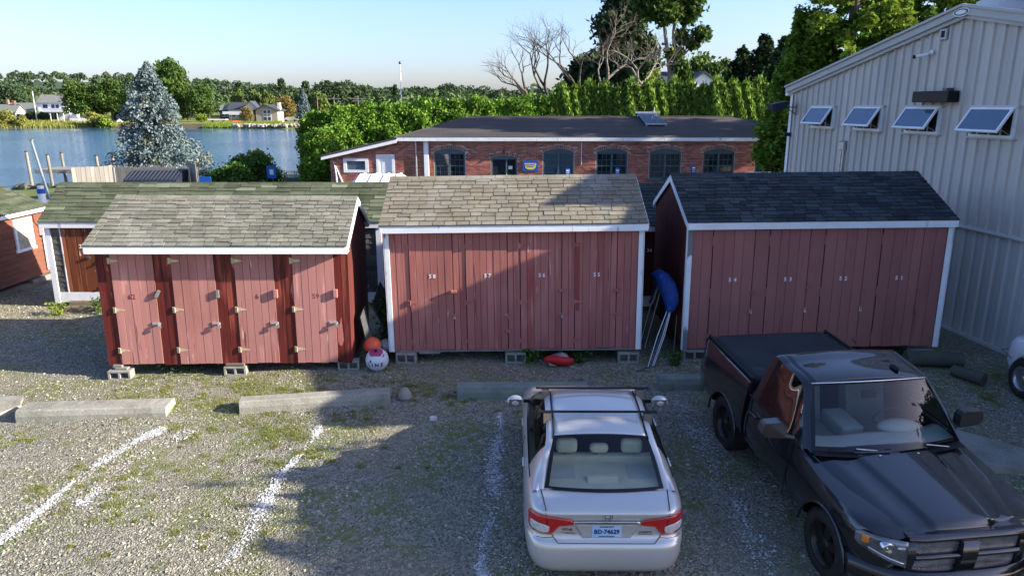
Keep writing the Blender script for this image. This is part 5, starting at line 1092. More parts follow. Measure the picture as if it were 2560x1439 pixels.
b = MB(); b.tube([(w - 4.2, -4.3, 1.9), (w - 1.5, -4.3, .1)], .12, 5); b.tube([(w - 4.2, -4.3, 2.8), (w - 1.5, -4.3, 1.0)], .08, 5); b.build('stair', M['house_white'], t)
b = MB(); b.box(3, w - 4, -4.5, -4.42, 2.0, 2.85); b.build('deck_rail', M['house_white'], t)
t, w = house('tan boat house with tall white framed windows on the far bank', 641, 695, 303, 218); gable_box(t, 0, w, 0, 6, -.5, 3.5, 4.8, M['house_tan'], M['roof_slate'], 'y', .7)
MB().box(-.9, -.05, .3, 5, -.3, 3.3).build('side_porch', M['roof_slate'], t)
for x0, x1, z0, z1 in ((2.2, 3.3, .4, 1.6), (3.4, 4.5, .4, 1.6), (2.2, 3.3, 1.75, 2.25), (3.4, 4.5, 1.75, 2.25), (2.2, 3.3, 2.4, 3.5), (3.4, 4.5, 2.4, 3.5)): win(t, x0, x1, z0, z1, 0)
MB().box(w - .5, w + .3, 2, 3, 3, 5.6).build('chimney', M['house_cream'], t)
t = thing('house', 'white gable and brick chimney peeking over the tall hedge', 'house', (17.6, 75, .9), 0, 'houses across the river'); gable_box(t, 0, 3.2, 0, 6, 0, 5.9, 7.0, M['house_white'], M['roof_slate'], 'y', .2); gable_box(t, -2.2, 1.2, 2, 6, 0, 6.0, 7.1, M['house_white'], M['roof_slate'], 'x', .2, 'side_wing'); MB().box(-.9, -.3, 3, 3.7, 6.2, 8.0).build('chimney', M['chimney'], t)
# small things of the far bank
p = D_(728, 300, 225); t = thing('parked_car', 'small silver car parked far off between boat house and blue spruce', 'car', (p.x, 225, fzf(p.x, 225)))
b = MB(); b.prism([(-2.1, .35), (2.1, .35), (2.1, .8), (1.2, .95), (.6, 1.4), (-1.1, 1.4), (-1.7, .95), (-2.1, .85)], 'y', -.8, .8); b.build('body', M['steel'], t, bevel=.1)
for x in (-1.3, 1.3):
    b = MB(); b.lathe([(0, -.82), (.34, -.82), (.34, -.6), (0, -.6)], 12, (x, 0, .34), 'y'); b.build('wheel', M['black_plastic'], t)
p = D_(589, 303, 208); t = thing('kayak', 'orange kayak lying on the far lawn by the deck', 'kayak', (p.x, 208, fzf(p.x, 208) + .3)); b = MB(); b.tube([(-1.6, 0, .2), (-1, 0, 0), (0, 0, 0), (1, 0, 0), (1.6, 0, .2)], [.05, .32, .4, .32, .05], 8); b.build('hull', M['b_orange'], t)
p = D_(545, 300, 212); t = thing('pontoon_boat', 'white flat boat on the lawn under the leafy tree across the river', 'boat', (p.x, 212, fzf(p.x, 212))); b = MB(); b.box(-2.6, 2.6, -1, 1, .7, .95); b.build('deck', M['house_white'], t, bevel=.05); b = MB(); b.box(-1.8, -1.5, -.5, .5, 0, .699); b.box(1.5, 1.8, -.5, .5, 0, .699); b.build('stand', M['timber'], t)
p = D_(205, 301, 218); t = thing('fence', 'low white fence under the big round tree across the river', 'fence', (p.x, 218, fzf(p.x, 218)))
for k in range(9): MB().box(-3.6 + k * .95, -3.6 + k * .95 + .85, 0, .12, 0, 1.15).build('panel', M['house_white'], t)
p = D_(296, 299, 216); t = thing('tent', 'small white tent peak on the far lawn left of the spruce', 'tent', (p.x, 216, fzf(p.x, 216))); b = MB(); b.add([(-.7, 0, 0), (.9, 0, 0), (.9, 1.5, 0), (-.7, 1.5, 0), (-.5, .7, 1.2)], [(0, 1, 4), (1, 2, 4), (2, 3, 4), (3, 0, 4)]); b.build('canopy', M['house_white'], t)
# poles
def pole(name, lab, x, yb, yt, Y, r0, m, arms=()):
    a = D_(x, yb, Y); b_ = D_(x, yt, Y); z0 = fzf(a.x, Y) if Y > 190 else gzf(a.x, Y); t = thing(name, lab, 'pole', (a.x, Y, z0), 0)
    b = MB(); b.tube([(0, 0, -.3), (0, 0, b_.z - z0)], [r0, r0 * .7], 8); b.build('pole', m, t)
    for (dz, w) in arms:
        b = MB(); b.box(-w, w, -.08, .08, b_.z - z0 - dz - .09, b_.z - z0 - dz + .09); b.build('crossarm', M['pile'], t)
    if name == 'flagpole': b = MB(); b.ball((0, 0, b_.z - z0 + .08), .12, nu=8, nv=6); b.build('finial', M['steel_dark'], t)
    return t
pole('flagpole', 'tall white flagpole rising over the hedge', 1003, 240, 160, 60, .05, M['white_clean'])
pole('utility_pole', 'pale utility pole with crossarm behind the hedge end', 837, 290, 242, 160, .13, M['bark_pale'], ((.4, 1.4),)); pole('utility_pole', 'utility pole with wide crossarm above the hedge', 897, 290, 240, 150, .13, M['bark_pale'], ((.5, 1.6), (1.0, 1.2)))
pole('utility_pole', 'thin leaning pole in front of the dark far trees', 796, 296, 240, 200, .12, M['bark_pale']); pole('utility_pole', 'white pole between the two leftmost white houses', 92, 299, 228, 228, .16, M['house_white'])

# ------------------------------------------------------------------ hedge behind the brick building
HB = [crown_mesh('crown', 20000, round_clumps(.2, 5.0, 1.55, 24, s, cs=.40), .095, M['leaf_hedge'], s) for s in (21, 22, 23)]
def arb(seed):
    r = np.random.default_rng(seed); n = 19000; t = r.random(n) ** .9; a = r.uniform(0, 2 * np.pi, n); lob = 1 + .22 * np.sin(3 * a + seed) * (1 - t) + .18 * np.sin(9 * t + 5 * a)
    rad = 1.25 * (1 - t ** 3.0) ** .6 * lob * (.6 + .4 * r.random(n) ** .5) + .06; P = np.stack([rad * np.cos(a), rad * np.sin(a), 5.6 * t + .15 * r.normal(size=n)], 1)
    k = r.random(n) < .10; P[k, 2] += r.random(k.sum()) * .45 * (t[k] > .75)
    G_ = leaf_geo(P, .095, r, 0, None).reshape(-1, 4, 3); c = G_.mean(1, keepdims=True); G_[:, :, 2] = c[:, :, 0] * 0 + c[:, :, 2] + (G_[:, :, 2] - c[:, :, 2]) * 1.8
    return np_mesh('crown', G_.reshape(-1, 3), quads(n), M['leaf_arb'])
HA = [arb(s) for s in (31, 32, 33)]
HTK = trunk_mesh('trunk', 3.5, .12)
ORD = ['first', 'second', 'third', 'fourth', 'fifth', 'sixth', 'seventh', 'eighth', 'ninth', 'tenth', 'eleventh', 'twelfth', 'thirteenth', 'fourteenth', 'fifteenth', 'sixteenth']
hp = [(792, 262, 44), (838, 255, 43.5), (800, 305, 41), (880, 248, 44.5), (925, 246, 45), (968, 243, 45), (1010, 238, 45.5), (1055, 234, 45.5), (1100, 230, 46), (1145, 231, 46), (1190, 231, 46.3), (1235, 231, 46.5), (1282, 229, 46.7), (1328, 227, 47), (1374, 225, 47)]
for i, (x, yt, Y) in enumerate(hp):
    p = D_(x, yt, Y); z0 = gzf(p.x, Y) - .2; h = p.z - z0; t = tree('hedge_bush', 'rounded bright green bush of the hedge behind the brick building, %s from the river end' % ORD[i], 'hedge bush', (p.x, Y, z0), HB[i % 3], HTK, 1.02, i * 1.3, 'rounded bushes of the hedge', h / 5.15)
for i in range(16):
    x = 1405 + i * 35.5; yt = 221 - 1.2 * min(i, 8) + 4 * math.sin(i * 2.1) + (8 if i in (4, 10) else 0); Y = 47 + .4 * math.sin(i); p = D_(x, yt, Y); z0 = gzf(p.x, Y) - .2; h = p.z - z0
    tree('arborvitae', 'columnar evergreen of the tall hedge, %s from its bushy end' % ORD[i], 'evergreen', (p.x, Y, z0), HA[i % 3], HTK, .98, i * 2.1, 'columnar evergreens of the hedge', h / 5.75)
# shrubs near the river
NS = [crown_mesh('crown', 5000, round_clumps(0, 2.2, 1.5, 14, s, cs=.45), .11, M['bush'], s) for s in (51, 52)]; NY = crown_mesh('crown', 4200, round_clumps(0, 2.2, 1.3, 10, 53, cs=.5), .13, M['leaf_yellow'], 53, .4, 0, .3)
for i, (x, yb, Y, s, sz, me, lab) in enumerate(((640, 452, 44.5, 1.05, 1.0, NS[0], 'dense dark round shrub on the lawn behind the pale boulders'), (583, 456, 42.5, .95, .78, NS[1], 'spreading dark shrub right of the picket enclosure'), (648, 440, 45.5, .95, 1.08, NY, 'light green willowy shrub topping the dark one'), (610, 448, 45.5, .8, .9, NS[1], 'middle leafy shrub between the two dark ones'), (550, 456, 43.5, .6, .6, NS[0], 'low shrub at the corner post of the picket enclosure'))):
    p = D_(x, yb, Y); t = thing('shrub', lab, 'shrub', (p.x, Y, gzf(p.x, Y) - .1), i, 'shrubs on the lawn'); t.scale = (s, s, sz); link('crown', me, t)
for (x, y, s, lab, me) in ((-10.2, 40.8, .55, 'grassy dark weeds at the corner of the lean-to', NS[0]), (-9.6, 51, .6, 'yellow green reeds clump right of the tan boulders', NY), (-11.6, 50.2, .6, 'yellow green reeds clump between the two posts', NY)):
    t = thing('shrub', lab, 'shrub', (x, y, gzf(x, y) - .05), x, 'shrubs on the lawn', s); link('crown', me, t)

# ------------------------------------------------------------------ tall trees at the right
def bare_tree(lab, base, lean, h, seed, spread=1., m=None, group='bare trees behind the hedge'):
    r = random.Random(seed); b = MB()
    def grow(p, d, L_, rad, lev):
        n = 3; pts = [p]; q = p; dd = d
        for k in range(n):
            dd = (dd + Vector((r.uniform(-.18, .18), r.uniform(-.18, .18), r.uniform(-.05, .14)))).normalized(); q = q + dd * L_ / n; pts.append(q)
        e = rad * (.62 if lev < 5 else .3); b.tube(pts, [rad, rad * .87, rad * .74, e], 6 if lev < 2 else 4 if lev < 4 else 3, caps=False)
        if lev >= 6: return
        nb = 3 if lev in (0, 2, 3, 5) else 2
        for k in range(nb):
            a = r.uniform(.38, .82) * spread; az = r.uniform(0, 6.28); u = dd.orthogonal().normalized(); v = dd.cross(u)
            nd = (dd * math.cos(a) + (u * math.cos(az) + v * math.sin(az)) * math.sin(a)); nd.z = nd.z * .8 + .16
            st = pts[-1] if k < 2 else pts[-2]
            grow(st, nd.normalized(), L_ * r.uniform(.62, .84), e * r.uniform(.75, .98), lev + 1)
    grow(Vector((0, 0, 0)), Vector(lean).normalized(), h * .30, .19, 0)
    t = thing('bare_tree', lab, 'tree', base, 0, group); b.build('branches', m or M['bark_pale'], t); return t
def base_at(x, y, Y): p = D_(x, y, Y); return (p.x, Y, p.z)
bare_tree('bare leafless tree leaning left behind the hedge', base_at(1392, 300, 52), (-.30, 0, 1), 8.2, 4, 1.1, M['bark'])
bare_tree('bare leafless tree second from the left behind the hedge', base_at(1462, 300, 54), (-.22, .1, 1), 8.8, 12, 1.1, M['bark'])
bare_tree('pale bare tree spreading right in front of the dark evergreens', base_at(1490, 290, 51), (.30, 0, 1), 8.8, 8, 1.15)
bare_tree('pale bare tree nearest the tall leafy tree', base_at(1575, 290, 52), (.2, 0, 1), 7.6, 15, 1.15)
bare_tree('short bare sapling leaning left at the end of the bare trees', base_at(1345, 290, 50), (-.5, 0, .9), 6.0, 21, 1.1, M['bark'])
def big_tree(name, lab, x, yb, yt, Y, rx, n, size, m, seed, cl=None, trunk_r=.3, h0=.12, group='tall trees on the right'):
    p = D_(x, yt, Y); z0 = gzf(p.x, Y); h = p.z - z0; t = thing(name, lab, 'tree', (p.x, Y, z0), 0, group)
    link('trunk', trunk_mesh('trunk', h * .85, trunk_r, None, tuple((h * f, a, rx * .6, h * .14) for f, a in ((.3, .4), (.4, 2.4), (.5, 4.4), (.6, 1.2)))), t)
    link('crown', crown_mesh('crown', n, cl or round_clumps(h * h0, h, rx, 22, seed, cs=.36), size, m, seed, .35), t); return t
# tall leafy tree with open trunk
p = D_(1670, 215, 56); t = thing('leafy_tree', 'tall leafy tree with two slim trunks reaching above the frame', 'tree', (p.x, 56, -.5), 0, 'tall trees on the right')
b = MB(); b.tube([(0, 0, 0), (.1, 0, 7.5), (-.5, 0, 11), (-.9, 0, 14)], [.2, .16, .13, .05], 8); b.tube([(.35, 0, 0), (.5, 0, 7), (.2, 0, 10.5), (.5, 0, 14)], [.18, .15, .12, .05], 8)
b.tube([(.45, 0, 8), (1.4, 0, 9.3), (2.3, 0, 10.4)], [.08, .06, .03], 6); b.tube([(.3, 0, 9.5), (1.0, 0, 10.6), (1.6, 0, 12.5)], [.08, .06, .03], 6); b.build('trunk', M['bark_pale'], t)
cl = [(-1.2, 0, 13.2, 1.6, 1.5, 1.3), (.2, .5, 14.2, 1.6, 1.5, 1.4), (1.2, 0, 13.0, 1.2, 1.2, 1.2), (-.6, -.4, 11.8, 1.2, 1.2, .9), (1.3, .2, 11.8, .8, .8, .8), (2.3, 0, 10.4, .7, .6, .6), (1.7, 0, 9.6, .5, .5, .4), (.9, .3, 10.2, .6, .6, .6), (.3, 0, 9.0, .8, .6, .5), (-1.9, .2, 12.4, .9, .9, .8), (.9, 0, 8.1, .7, .6, .5), (1.2, 0, 7.4, .6, .6, .4)]
link('crown', crown_mesh('crown', 13000, cl, .2, M['leaf_broad'], 77, .3), t)
big_tree('dark_evergreen', 'dark evergreen behind the pale bare trees', 1560, 300, 20, 62, 2.9, 16000, .26, M['leaf_dark'], 61, [(0, 0, 13.2, 1.6, 1.6, 1.6), (-.4, 0, 11.2, 2.0, 2, 1.5), (.5, 0, 9.5, 2.2, 2, 1.5), (-1.0, 0, 8.0, 2.2, 2, 1.4), (1.2, 0, 8.2, 1.8, 1.8, 1.4), (0, 0, 6.2, 3, 2.5, 1.8), (.9, 0, 12.2, 1.4, 1.4, 1.2)])
big_tree('leafy_tree', 'dark round tree behind the bare branches over the hedge', 1470, 300, 128, 60, 2.9, 9000, .26, M['leaf_dark'], 62)
big_tree('leafy_tree', 'low dark tree at the foot of the leaning bare trees', 1530, 300, 120, 58, 3.2, 9000, .26, M['leaf_dark'], 63)
big_tree('leafy_tree', 'yellow green young tree between bare tree and slim trunks', 1632, 300, 158, 55, 1.3, 3500, .17, M['leaf_yellow'], 64)
big_tree('leafy_tree', 'broad green tree behind the white gable house', 1745, 300, 132, 84, 4.0, 7000, .28, M['leaf_broad'], 65)
big_tree('leafy_tree', 'green tree right of the white gable house', 1800, 300, 140, 80, 3.0, 6000, .28, M['leaf_broad'], 66)
def conifer(name, lab, x, yt, Y, rad, n, size, m, seed, tiers=16, pw=.8, droop=.2, h0=.6, zb=None):
    p = D_(x, yt, Y); z0 = gzf(p.x, Y); h = p.z - z0; r = np.random.default_rng(seed); P = cone_pts(n, h0, h, rad, r, tiers, droop, pw)
    t = thing(name, lab, 'tree', (p.x, Y, z0), 0, 'tall trees on the right'); link('trunk', trunk_mesh('trunk', h * .96, .25), t); link('crown', np_mesh('crown', leaf_geo(P, size, r, .6, None, np.stack([P[:, 0], P[:, 1], .1 * np.hypot(P[:, 0], P[:, 1])], 1)), quads(n), m), t)
conifer('dark_conifer', 'dark pointed conifer right of the white gable house', 1915, 80, 56, 3.6, 15000, .2, M['leaf_dark'], 71)
conifer('dark_conifer', 'shorter dark conifer beside the pointed one', 1858, 112, 58, 3.4, 14000, .2, M['leaf_dark'], 72)
conifer('dark_conifer', 'dark conifer tucked behind the big layered cedar', 1965, 85, 52, 3.2, 12000, .2, M['leaf_dark'], 73)
# big layered cedar behind the steel building
def cedar(lab, x, Y, h, rad, n, seed, m, zlo=0.):
    r = np.random.default_rng(seed); p = D_(x, 300, Y); t = thing('layered_cedar', lab, 'tree', (p.x, Y, -.2), 0, 'tall trees on the right')
    nb = 330; zb = zlo + (h - zlo) * r.random(nb) ** .9; az = r.uniform(0, 2 * np.pi, nb); ln = rad * (1 - (zb / h) ** 1.6) * r.uniform(.55, 1.08, nb) + .6
    idx = r.integers(0, nb, n); f = r.random(n) ** .5; d = ln[idx] * f; wd = .10 + .28 * d * (1.1 - f); o = r.normal(size=n) * wd * .55
    P = np.stack([d * np.cos(az[idx]) - o * np.sin(az[idx]), d * np.sin(az[idx]) + o * np.cos(az[idx]), zb[idx] + .12 * d - .06 * d * d / rad + r.normal(size=n) * (.06 + .10 * f)], 1)
    b = MB(); b.tube([(0, 0, 0), (.1, 0, h * .5), (0, 0, h)], [.32, .2, .05], 8)
    for k in range(0, nb, 5): b.tube([(0, 0, zb[k]), (ln[k] * .9 * math.cos(az[k]), ln[k] * .9 * math.sin(az[k]), zb[k] + .12 * ln[k] - .06 * ln[k] ** 2 / rad)], [.07, .02], 4, caps=False)
    b.build('trunk', M['bark'], t); link('crown', np_mesh('crown', leaf_geo(P, .115, r, 1.0), quads(n), m), t)
cedar('huge layered cedar rising behind the grey steel building', 2100, 30.5, 16.5, 2.75, 140000, 81, M['leaf_cedar'])
cedar('second layered cedar further right behind the steel building roof', 2310, 36, 15.5, 4.0, 80000, 82, M['leaf_cedar'])
cedar('lower layered cedar hiding the right end of the brick building', 2005, 31.5, 8.4, 1.75, 42000, 83, M['leaf_cedar'], 2.3)
# ------------------------------------------------------------------ vehicles
def glass_mat(name, tint, refl=.06):
    m = bpy.data.materials.new(name); m.use_nodes = True; nt = m.node_tree; nt.nodes.remove(nt.nodes['Principled BSDF'])
    tr = nt.nodes.new('ShaderNodeBsdfTransparent'); tr.inputs[0].default_value = c4(tint); gl = nt.nodes.new('ShaderNodeBsdfGlossy'); gl.inputs['Roughness'].default_value = .01
    fr = _n(nt, 'ShaderNodeFresnel', IOR=1.5); ad = _math(nt, 'MINIMUM', _math(nt, 'ADD', fr.outputs[0], refl - .04), .13); mx = nt.nodes.new('ShaderNodeMixShader')
    nt.links.new(ad, mx.inputs[0]); nt.links.new(tr.outputs[0], mx.inputs[1]); nt.links.new(gl.outputs[0], mx.inputs[2]); nt.links.new(mx.outputs[0], nt.nodes['Material Output'].inputs[0]); return m
M['carglass'] = glass_mat('car_glass', (.82, .88, .85), .05); M['tint'] = glass_mat('tinted_glass', (.20, .22, .22), .015); M['lens'] = glass_mat('clear_lens', (.9, .9, .9), .06)
M['silver'] = mat('silver_car_paint', (.66, .64, .595), .30, metal=.45, coat=.8, spec=.5, speck=(.002, .05), c2=(.63, .61, .565), vs_=1)
M['black'] = mat('black_car_paint', (.008, .008, .010), .22, coat=1., spec=.5, c2=(.016, .015, .015), vs_=1.5, layers=(((.03, .028, .026), 2.5, (1, 1, 1), .62, .85),))
M['trim'] = mat('black_trim', (.012, .012, .013), .55); M['seal'] = mat('black_glass_border', (.006, .006, .007), .12, spec=.6)
M['seam'] = mat('panel_gap', (.012, .012, .012), .8); M['chrome'] = mat('chrome', (.75, .75, .76), .12, metal=1.)
M['tail'] = mat('red_tail_lens', (.55, .012, .012), .12, spec=.7, coat=1, c2=(.42, .008, .008), vs_=12, st=(1, 1, 4)); M['rev'] = mat('white_reverse_lens', (.66, .66, .64), .15, spec=.7, coat=1, c2=(.5, .5, .49), vs_=25)
M['beige'] = mat('beige_upholstery', (.48, .465, .37), .9, (.42, .405, .32), 4); M['greyint'] = mat('grey_upholstery', (.40, .41, .385), .9, (.34, .35, .33), 4); M['seatgrey'] = mat('dark_grey_seat_cloth', (.20, .205, .20), .9, (.15, .155, .15), 4); M['darkint'] = mat('dark_interior', (.02, .021, .022), .9)
M['tyre'] = mat('tyre_rubber', (.022, .021, .020), .85, (.035, .032, .029), 5, bump=.003, bs=60); M['rim_d'] = mat('bronze_dark_rim', (.055, .048, .042), .35, metal=.7); M['rim_s'] = mat('silver_rim', (.4, .41, .42), .3, metal=.8)
M['tonneau'] = mat('black_vinyl_tonneau', (.014, .019, .022), .6, (.022, .028, .031), 2.5, bump=.002, bs=4); M['mirror_p'] = mat('grey_mirror_housing', (.07, .062, .058), .25, metal=.4, coat=1.)
M['amber'] = mat('amber_lens', (.75, .22, .02), .2, coat=1); M['plate'] = mat('pale_blue_plate', (.30, .50, .74), .45, (.42, .60, .80), 3); M['plate_ink'] = mat('dark_blue_plate_ink', (.01, .02, .09), .5)
def Vv(*a): return Vector(a)
def lerp(a, b, t): return a + (b - a) * t
def cat(pts, n):
    """smooth (Catmull-Rom) curve through points"""
    P = [Vector(p) for p in pts]; P = [P[0] * 2 - P[1]] + P + [P[-1] * 2 - P[-2]]; out = []; m = len(P) - 3
    for i in range(n + 1):
        u = i / n * m; k = min(int(u), m - 1); t = u - k; a, b_, c, d = P[k:k + 4]
        out.append(.5 * ((2 * b_) + (c - a) * t + (2 * a - 5 * b_ + 4 * c - d) * t * t + (3 * b_ - a - 3 * c + d) * t ** 3))
    return out
def mir(v): return Vector((-v.x, v.y, v.z))
def strip(name, A, B, m, par, n=1, solid=.0, flip=False, bow=0):
    b = MB(); rows = [[a.lerp(c, k / n) + (Vector((0, 0, bow * math.sin(math.pi * k / n)))) for k in range(n + 1)] for a, c in zip(A, B)]
    if flip: rows = rows[::-1]
    b.grid(rows); return b.build(name, m, par, solid=solid)
def wheel(par, loc, r_, w, side, rim, spokes=5, five=True):
    """axle along x; side = +1/-1 outer face direction"""
    t = empty('wheel', loc, 0, par); b = MB(); h = w / 2
    b.lathe([(r_ * .66, -h), (r_ * .93, -h), (r_, -h * .72), (r_ * 1.0, h * .72), (r_ * .93, h), (r_ * .66, h), (r_ * .62, h * .6), (r_ * .62, -h)], 36, (0, 0, 0), 'x'); b.build('tyre', M['tyre'], t)
    tr = MB()
    for k in range(44):
        q = 2 * math.pi * k / 44; T = Matrix.Rotation(q, 4, 'X')
        for x0, x1 in ((-h * .9, -h * .35), (-h * .25, h * .25), (h * .35, h * .9)): tr.box(x0, x1, -.011, .011, r_ - .012, r_ + .006, 0, T @ Matrix.Translation((0, 0, 0)))
    tag(tr.build('tread', M['tyre'], t), kind='stuff')
    b = MB(); b.lathe([(r_ * .62, h * .55), (r_ * .66, h * .95), (r_ * .62, h * .9), (r_ * .56, h * .45), (r_ * .50, -h * .3), (0, -h * .3)], 36, (0, 0, 0), 'x'); 
    for k in range(spokes):
        q = 2 * math.pi * k / spokes; T = Matrix.Rotation(q, 4, 'X'); wd = .055 if five else .02
        v = [(h * .75, -wd * .8, r_ * .08), (h * .75, wd * .8, r_ * .08), (h * .55, wd * 1.25, r_ * .60), (h * .55, -wd * 1.25, r_ * .60)]
        vb = [(x - .06, y * 1.2, z) for x, y, z in v]; pts = [T @ Vector(p) for p in v + vb]; b.add(pts, [(0, 1, 2, 3), (7, 6, 5, 4), (0, 4, 5, 1), (1, 5, 6, 2), (2, 6, 7, 3), (3, 7, 4, 0)])
    b.lathe([(0, h * .86), (r_ * .13, h * .84), (r_ * .17, h * .72), (r_ * .17, h * .3)], 16, (0, 0, 0), 'x')
    for k in range(5):
        q = 2 * math.pi * (k + .5) / 5; b.lathe([(0, h * .8), (.012, h * .8), (.012, h * .6)], 6, (0, r_ * .125 * math.cos(q), r_ * .125 * math.sin(q)), 'x')
    o = b.build('rim', rim, t)
    if side < 0: t.rotation_euler = (0, 0, math.pi)
    return t
def bool_cut(o, cutters):
    for c in cutters:
        md = o.modifiers.new('cut', 'BOOLEAN'); md.operation = 'DIFFERENCE'; md.object = c; md.solver = 'EXACT'
    bpy.context.view_layer.update(); me = bpy.data.meshes.new_from_object(o.evaluated_get(bpy.context.evaluated_depsgraph_get())); o.modifiers.clear(); o.data = me
    for c in cutters: bpy.data.objects.remove(c)
    return o
def cyl_cutter(x0, x1, y, z, r_, par):
    b = MB(); n = 40; b.prism([(y + r_ * math.cos(2 * math.pi * i / n), z + r_ * math.sin(2 * math.pi * i / n)) for i in range(n)], 'x', x0, x1); return b.build('cutter', M['trim'], par)

# ---- silver sedan, tail towards the camera
CX, CY = 1.04, 7.0
t = thing('sedan', 'silver four door sedan with roof rack and blue licence plate', 'car', (CX, CY, gzf(CX, CY + .8) - .075)); t.rotation_euler = (R(4.6), 0, R(-.4)); CAR = t; t.scale = (1.025, 1, 1)
RING = [(.18, .14, 4.2, .76), (.22, .06, 4.3, .82), (.30, .015, 4.36, .86), (.42, .0, 4.38, .882), (.54, .005, 4.36, .888), (.605, .022, 4.33, .888), (.625, .05, 4.31, .888), (.64, .075, 4.30, .887), (.72, .085, 4.22, .885), (.80, .08, 4.08, .88), (.88, .065, 3.85, .868), (.94, .045, 3.62, .852), (.98, .03, 3.42, .835), (1.0, .035, 3.30, .815), (1.02, .06, 3.2, .785), (1.032, .11, 3.1, .74)]
NEXP = 9.0
RING = [(z, a, 2.1 + (f - 2.1) * .70, w) for z, a, f, w in RING]
NEXP = 9.0
def ring_pts(z, r0, f0, w, n=140):
    out = []
    for i in range(n):
        a = 2 * math.pi * i / n; c, s = math.cos(a), math.sin(a); e = 2 / NEXP
        out.append((w * math.copysign(abs(c) ** e, c), (r0 + f0) / 2 + (f0 - r0) / 2 * math.copysign(abs(s) ** e, s), z))
    return out
def ring_at(z):
    for A, B in zip(RING[:-1], RING[1:]):
        if A[0] <= z <= B[0]:
            u = (z - A[0]) / (B[0] - A[0]); return [lerp(A[k], B[k], u) for k in range(1, 4)]
    return RING[-1][1:]
def rear_y(x, z):
    r0, f0, w = ring_at(z); u = min(.995, abs(x) / w); return (r0 + f0) / 2 - (f0 - r0) / 2 * (1 - u ** NEXP) ** (1 / NEXP)
b = MB(); rows = [ring_pts(*r_) for r_ in RING]; b.grid(rows, closed=True); n = 140
b.add(rows[-1], [tuple(range(n))], 0, True); b.add(rows[0], [tuple(range(n - 1, -1, -1))])
body = b.build('body', M['silver'], t)
bool_cut(body, [cyl_cutter(s * .60 if s > 0 else -1.2, 1.2 if s > 0 else -.60, y, .30, .36, t) for y in (.92, 3.0) for s in (1, -1)])
for y in (.92, 3.0):
    for s in (1, -1): wheel(t, (s * .775, y, .315), .315, .20, s, M['rim_s'])
def rear_patch(name, cols, m, par, off=.006, nz=6, dense=3):
    C = []
    for A, B in zip(cols[:-1], cols[1:]):
        for k in range(dense): C.append([lerp(A[i], B[i], k / dense) for i in range(3)])
    C.append(cols[-1]); b = MB(); rows = []
    for x, z0, z1 in C: rows.append([(x, rear_y(x, lerp(z0, z1, k / nz)) - off, lerp(z0, z1, k / nz)) for k in range(nz + 1)])
    b.grid(rows); return b.build(name, m, par, solid=.012)
def mirrored(cols): return [(-x, a, b_) for x, a, b_ in cols][::-1]
LAMP = [(-.828, .765, .90), (-.815, .735, .94), (-.78, .715, .962), (-.70, .70, .965), (-.60, .70, .955), (-.555, .75, .945), (-.51, .815, .935), (-.40, .83, .91), (-.35, .845, .87)]
REV = [(-.812, .765, .835), (-.79, .74, .85), (-.68, .725, .835), (-.63, .735, .82), (-.615, .76, .80)]
for s in (1, -1):
    o = rear_patch('tail_lamp', LAMP if s > 0 else mirrored(LAMP), M['tail'], t, .012); rear_patch('reverse_lens', REV if s > 0 else mirrored(REV), M['rev'], o, .018)
    rear_patch('lamp_split', [(s * .642 - .004, .74, .942), (s * .642 + .004, .74, .942)], M['seam'], o, .0145, dense=1)
# boot lid gaps, chrome bar, plate and badges
def seam_line(pts, name='panel_gap', r_=.0045, par=None, nrm=-.0015):
    return MB().tube([(x, rear_y(x, z) + nrm, z) for x, z in pts], r_, 5).build(name, M['seam'], par or t)
for s in (1, -1): seam_line([(s * .655, .99), (s * .645, .94), (s * .60, .73), (s * .57, .66), (s * .52, .615)])
seam_line([(x, .612) for x in np.linspace(-.52, .52, 17)])
for s in (1, -1): seam_line([(s * x, z) for x, z in ((.57, .66), (.66, .645), (.74, .64), (.80, .64), (.85, .645))], 'bumper_gap', .004)
for s in (1, -1): MB().tube([(s * .655, .055, 1.018), (s * .66, .10, 1.036), (s * .675, .25, 1.036), (s * .70, .44, 1.037)], .005, 5).build('panel_gap', M['seam'], t)
rear_patch('chrome_bar', [(-.355, .855, .885), (-.2, .85, .888), (.2, .85, .888), (.355, .855, .885)], M['chrome'], t, .014)
rear_patch('plate_recess', [(-.34, .84, .848), (-.26, .66, .848), (.26, .66, .848), (.34, .84, .848)], M['silver'], t, .001)
for s in (1, -1): MB().tube([(s * .34, rear_y(.34, .845) - .002, .845), (s * .255, rear_y(.25, .66) - .002, .655)], .006, 5).build('recess_edge', M['chrome'], t)
pl_y = rear_y(0, .75) - .02
p_ = MB().box(-.158, .158, pl_y, pl_y + .012, .668, .828).build('licence_plate', M['plate'], t, bevel=.004)
text_mesh('plate_number', 'BD·74629', .078, M['plate_ink'], p_, (0, pl_y - .0025, .742), width=.86, bold=.0012); text_mesh('plate_heading', 'CONNECTICUT', .022, M['plate_ink'], p_, (0, pl_y - .0025, .806)); text_mesh('plate_footer', 'CONSTITUTION STATE', .016, M['plate_ink'], p_, (0, pl_y - .0025, .683))
by = rear_y(0, .945) - .012; b = MB()
for s in (1, -1): b.prism([(s * .022, .975), (s * .034, .975), (s * .026, .91), (s * .016, .91)], 'y', by - .004, by + .006)
b.box(-.021, .021, by - .004, by + .006, .940, .950)
b.prism([(-.055, .985), (.055, .985), (.04, .90), (-.04, .90), (-.034, .906), (.034, .906), (.047, .979), (-.047, .979)], 'y', by - .003, by + .006); b.build('badge', M['chrome'], t)
M['fish'] = mat('brown_fish_decal', (.12, .09, .05), .7, (.25, .20, .12), 30)
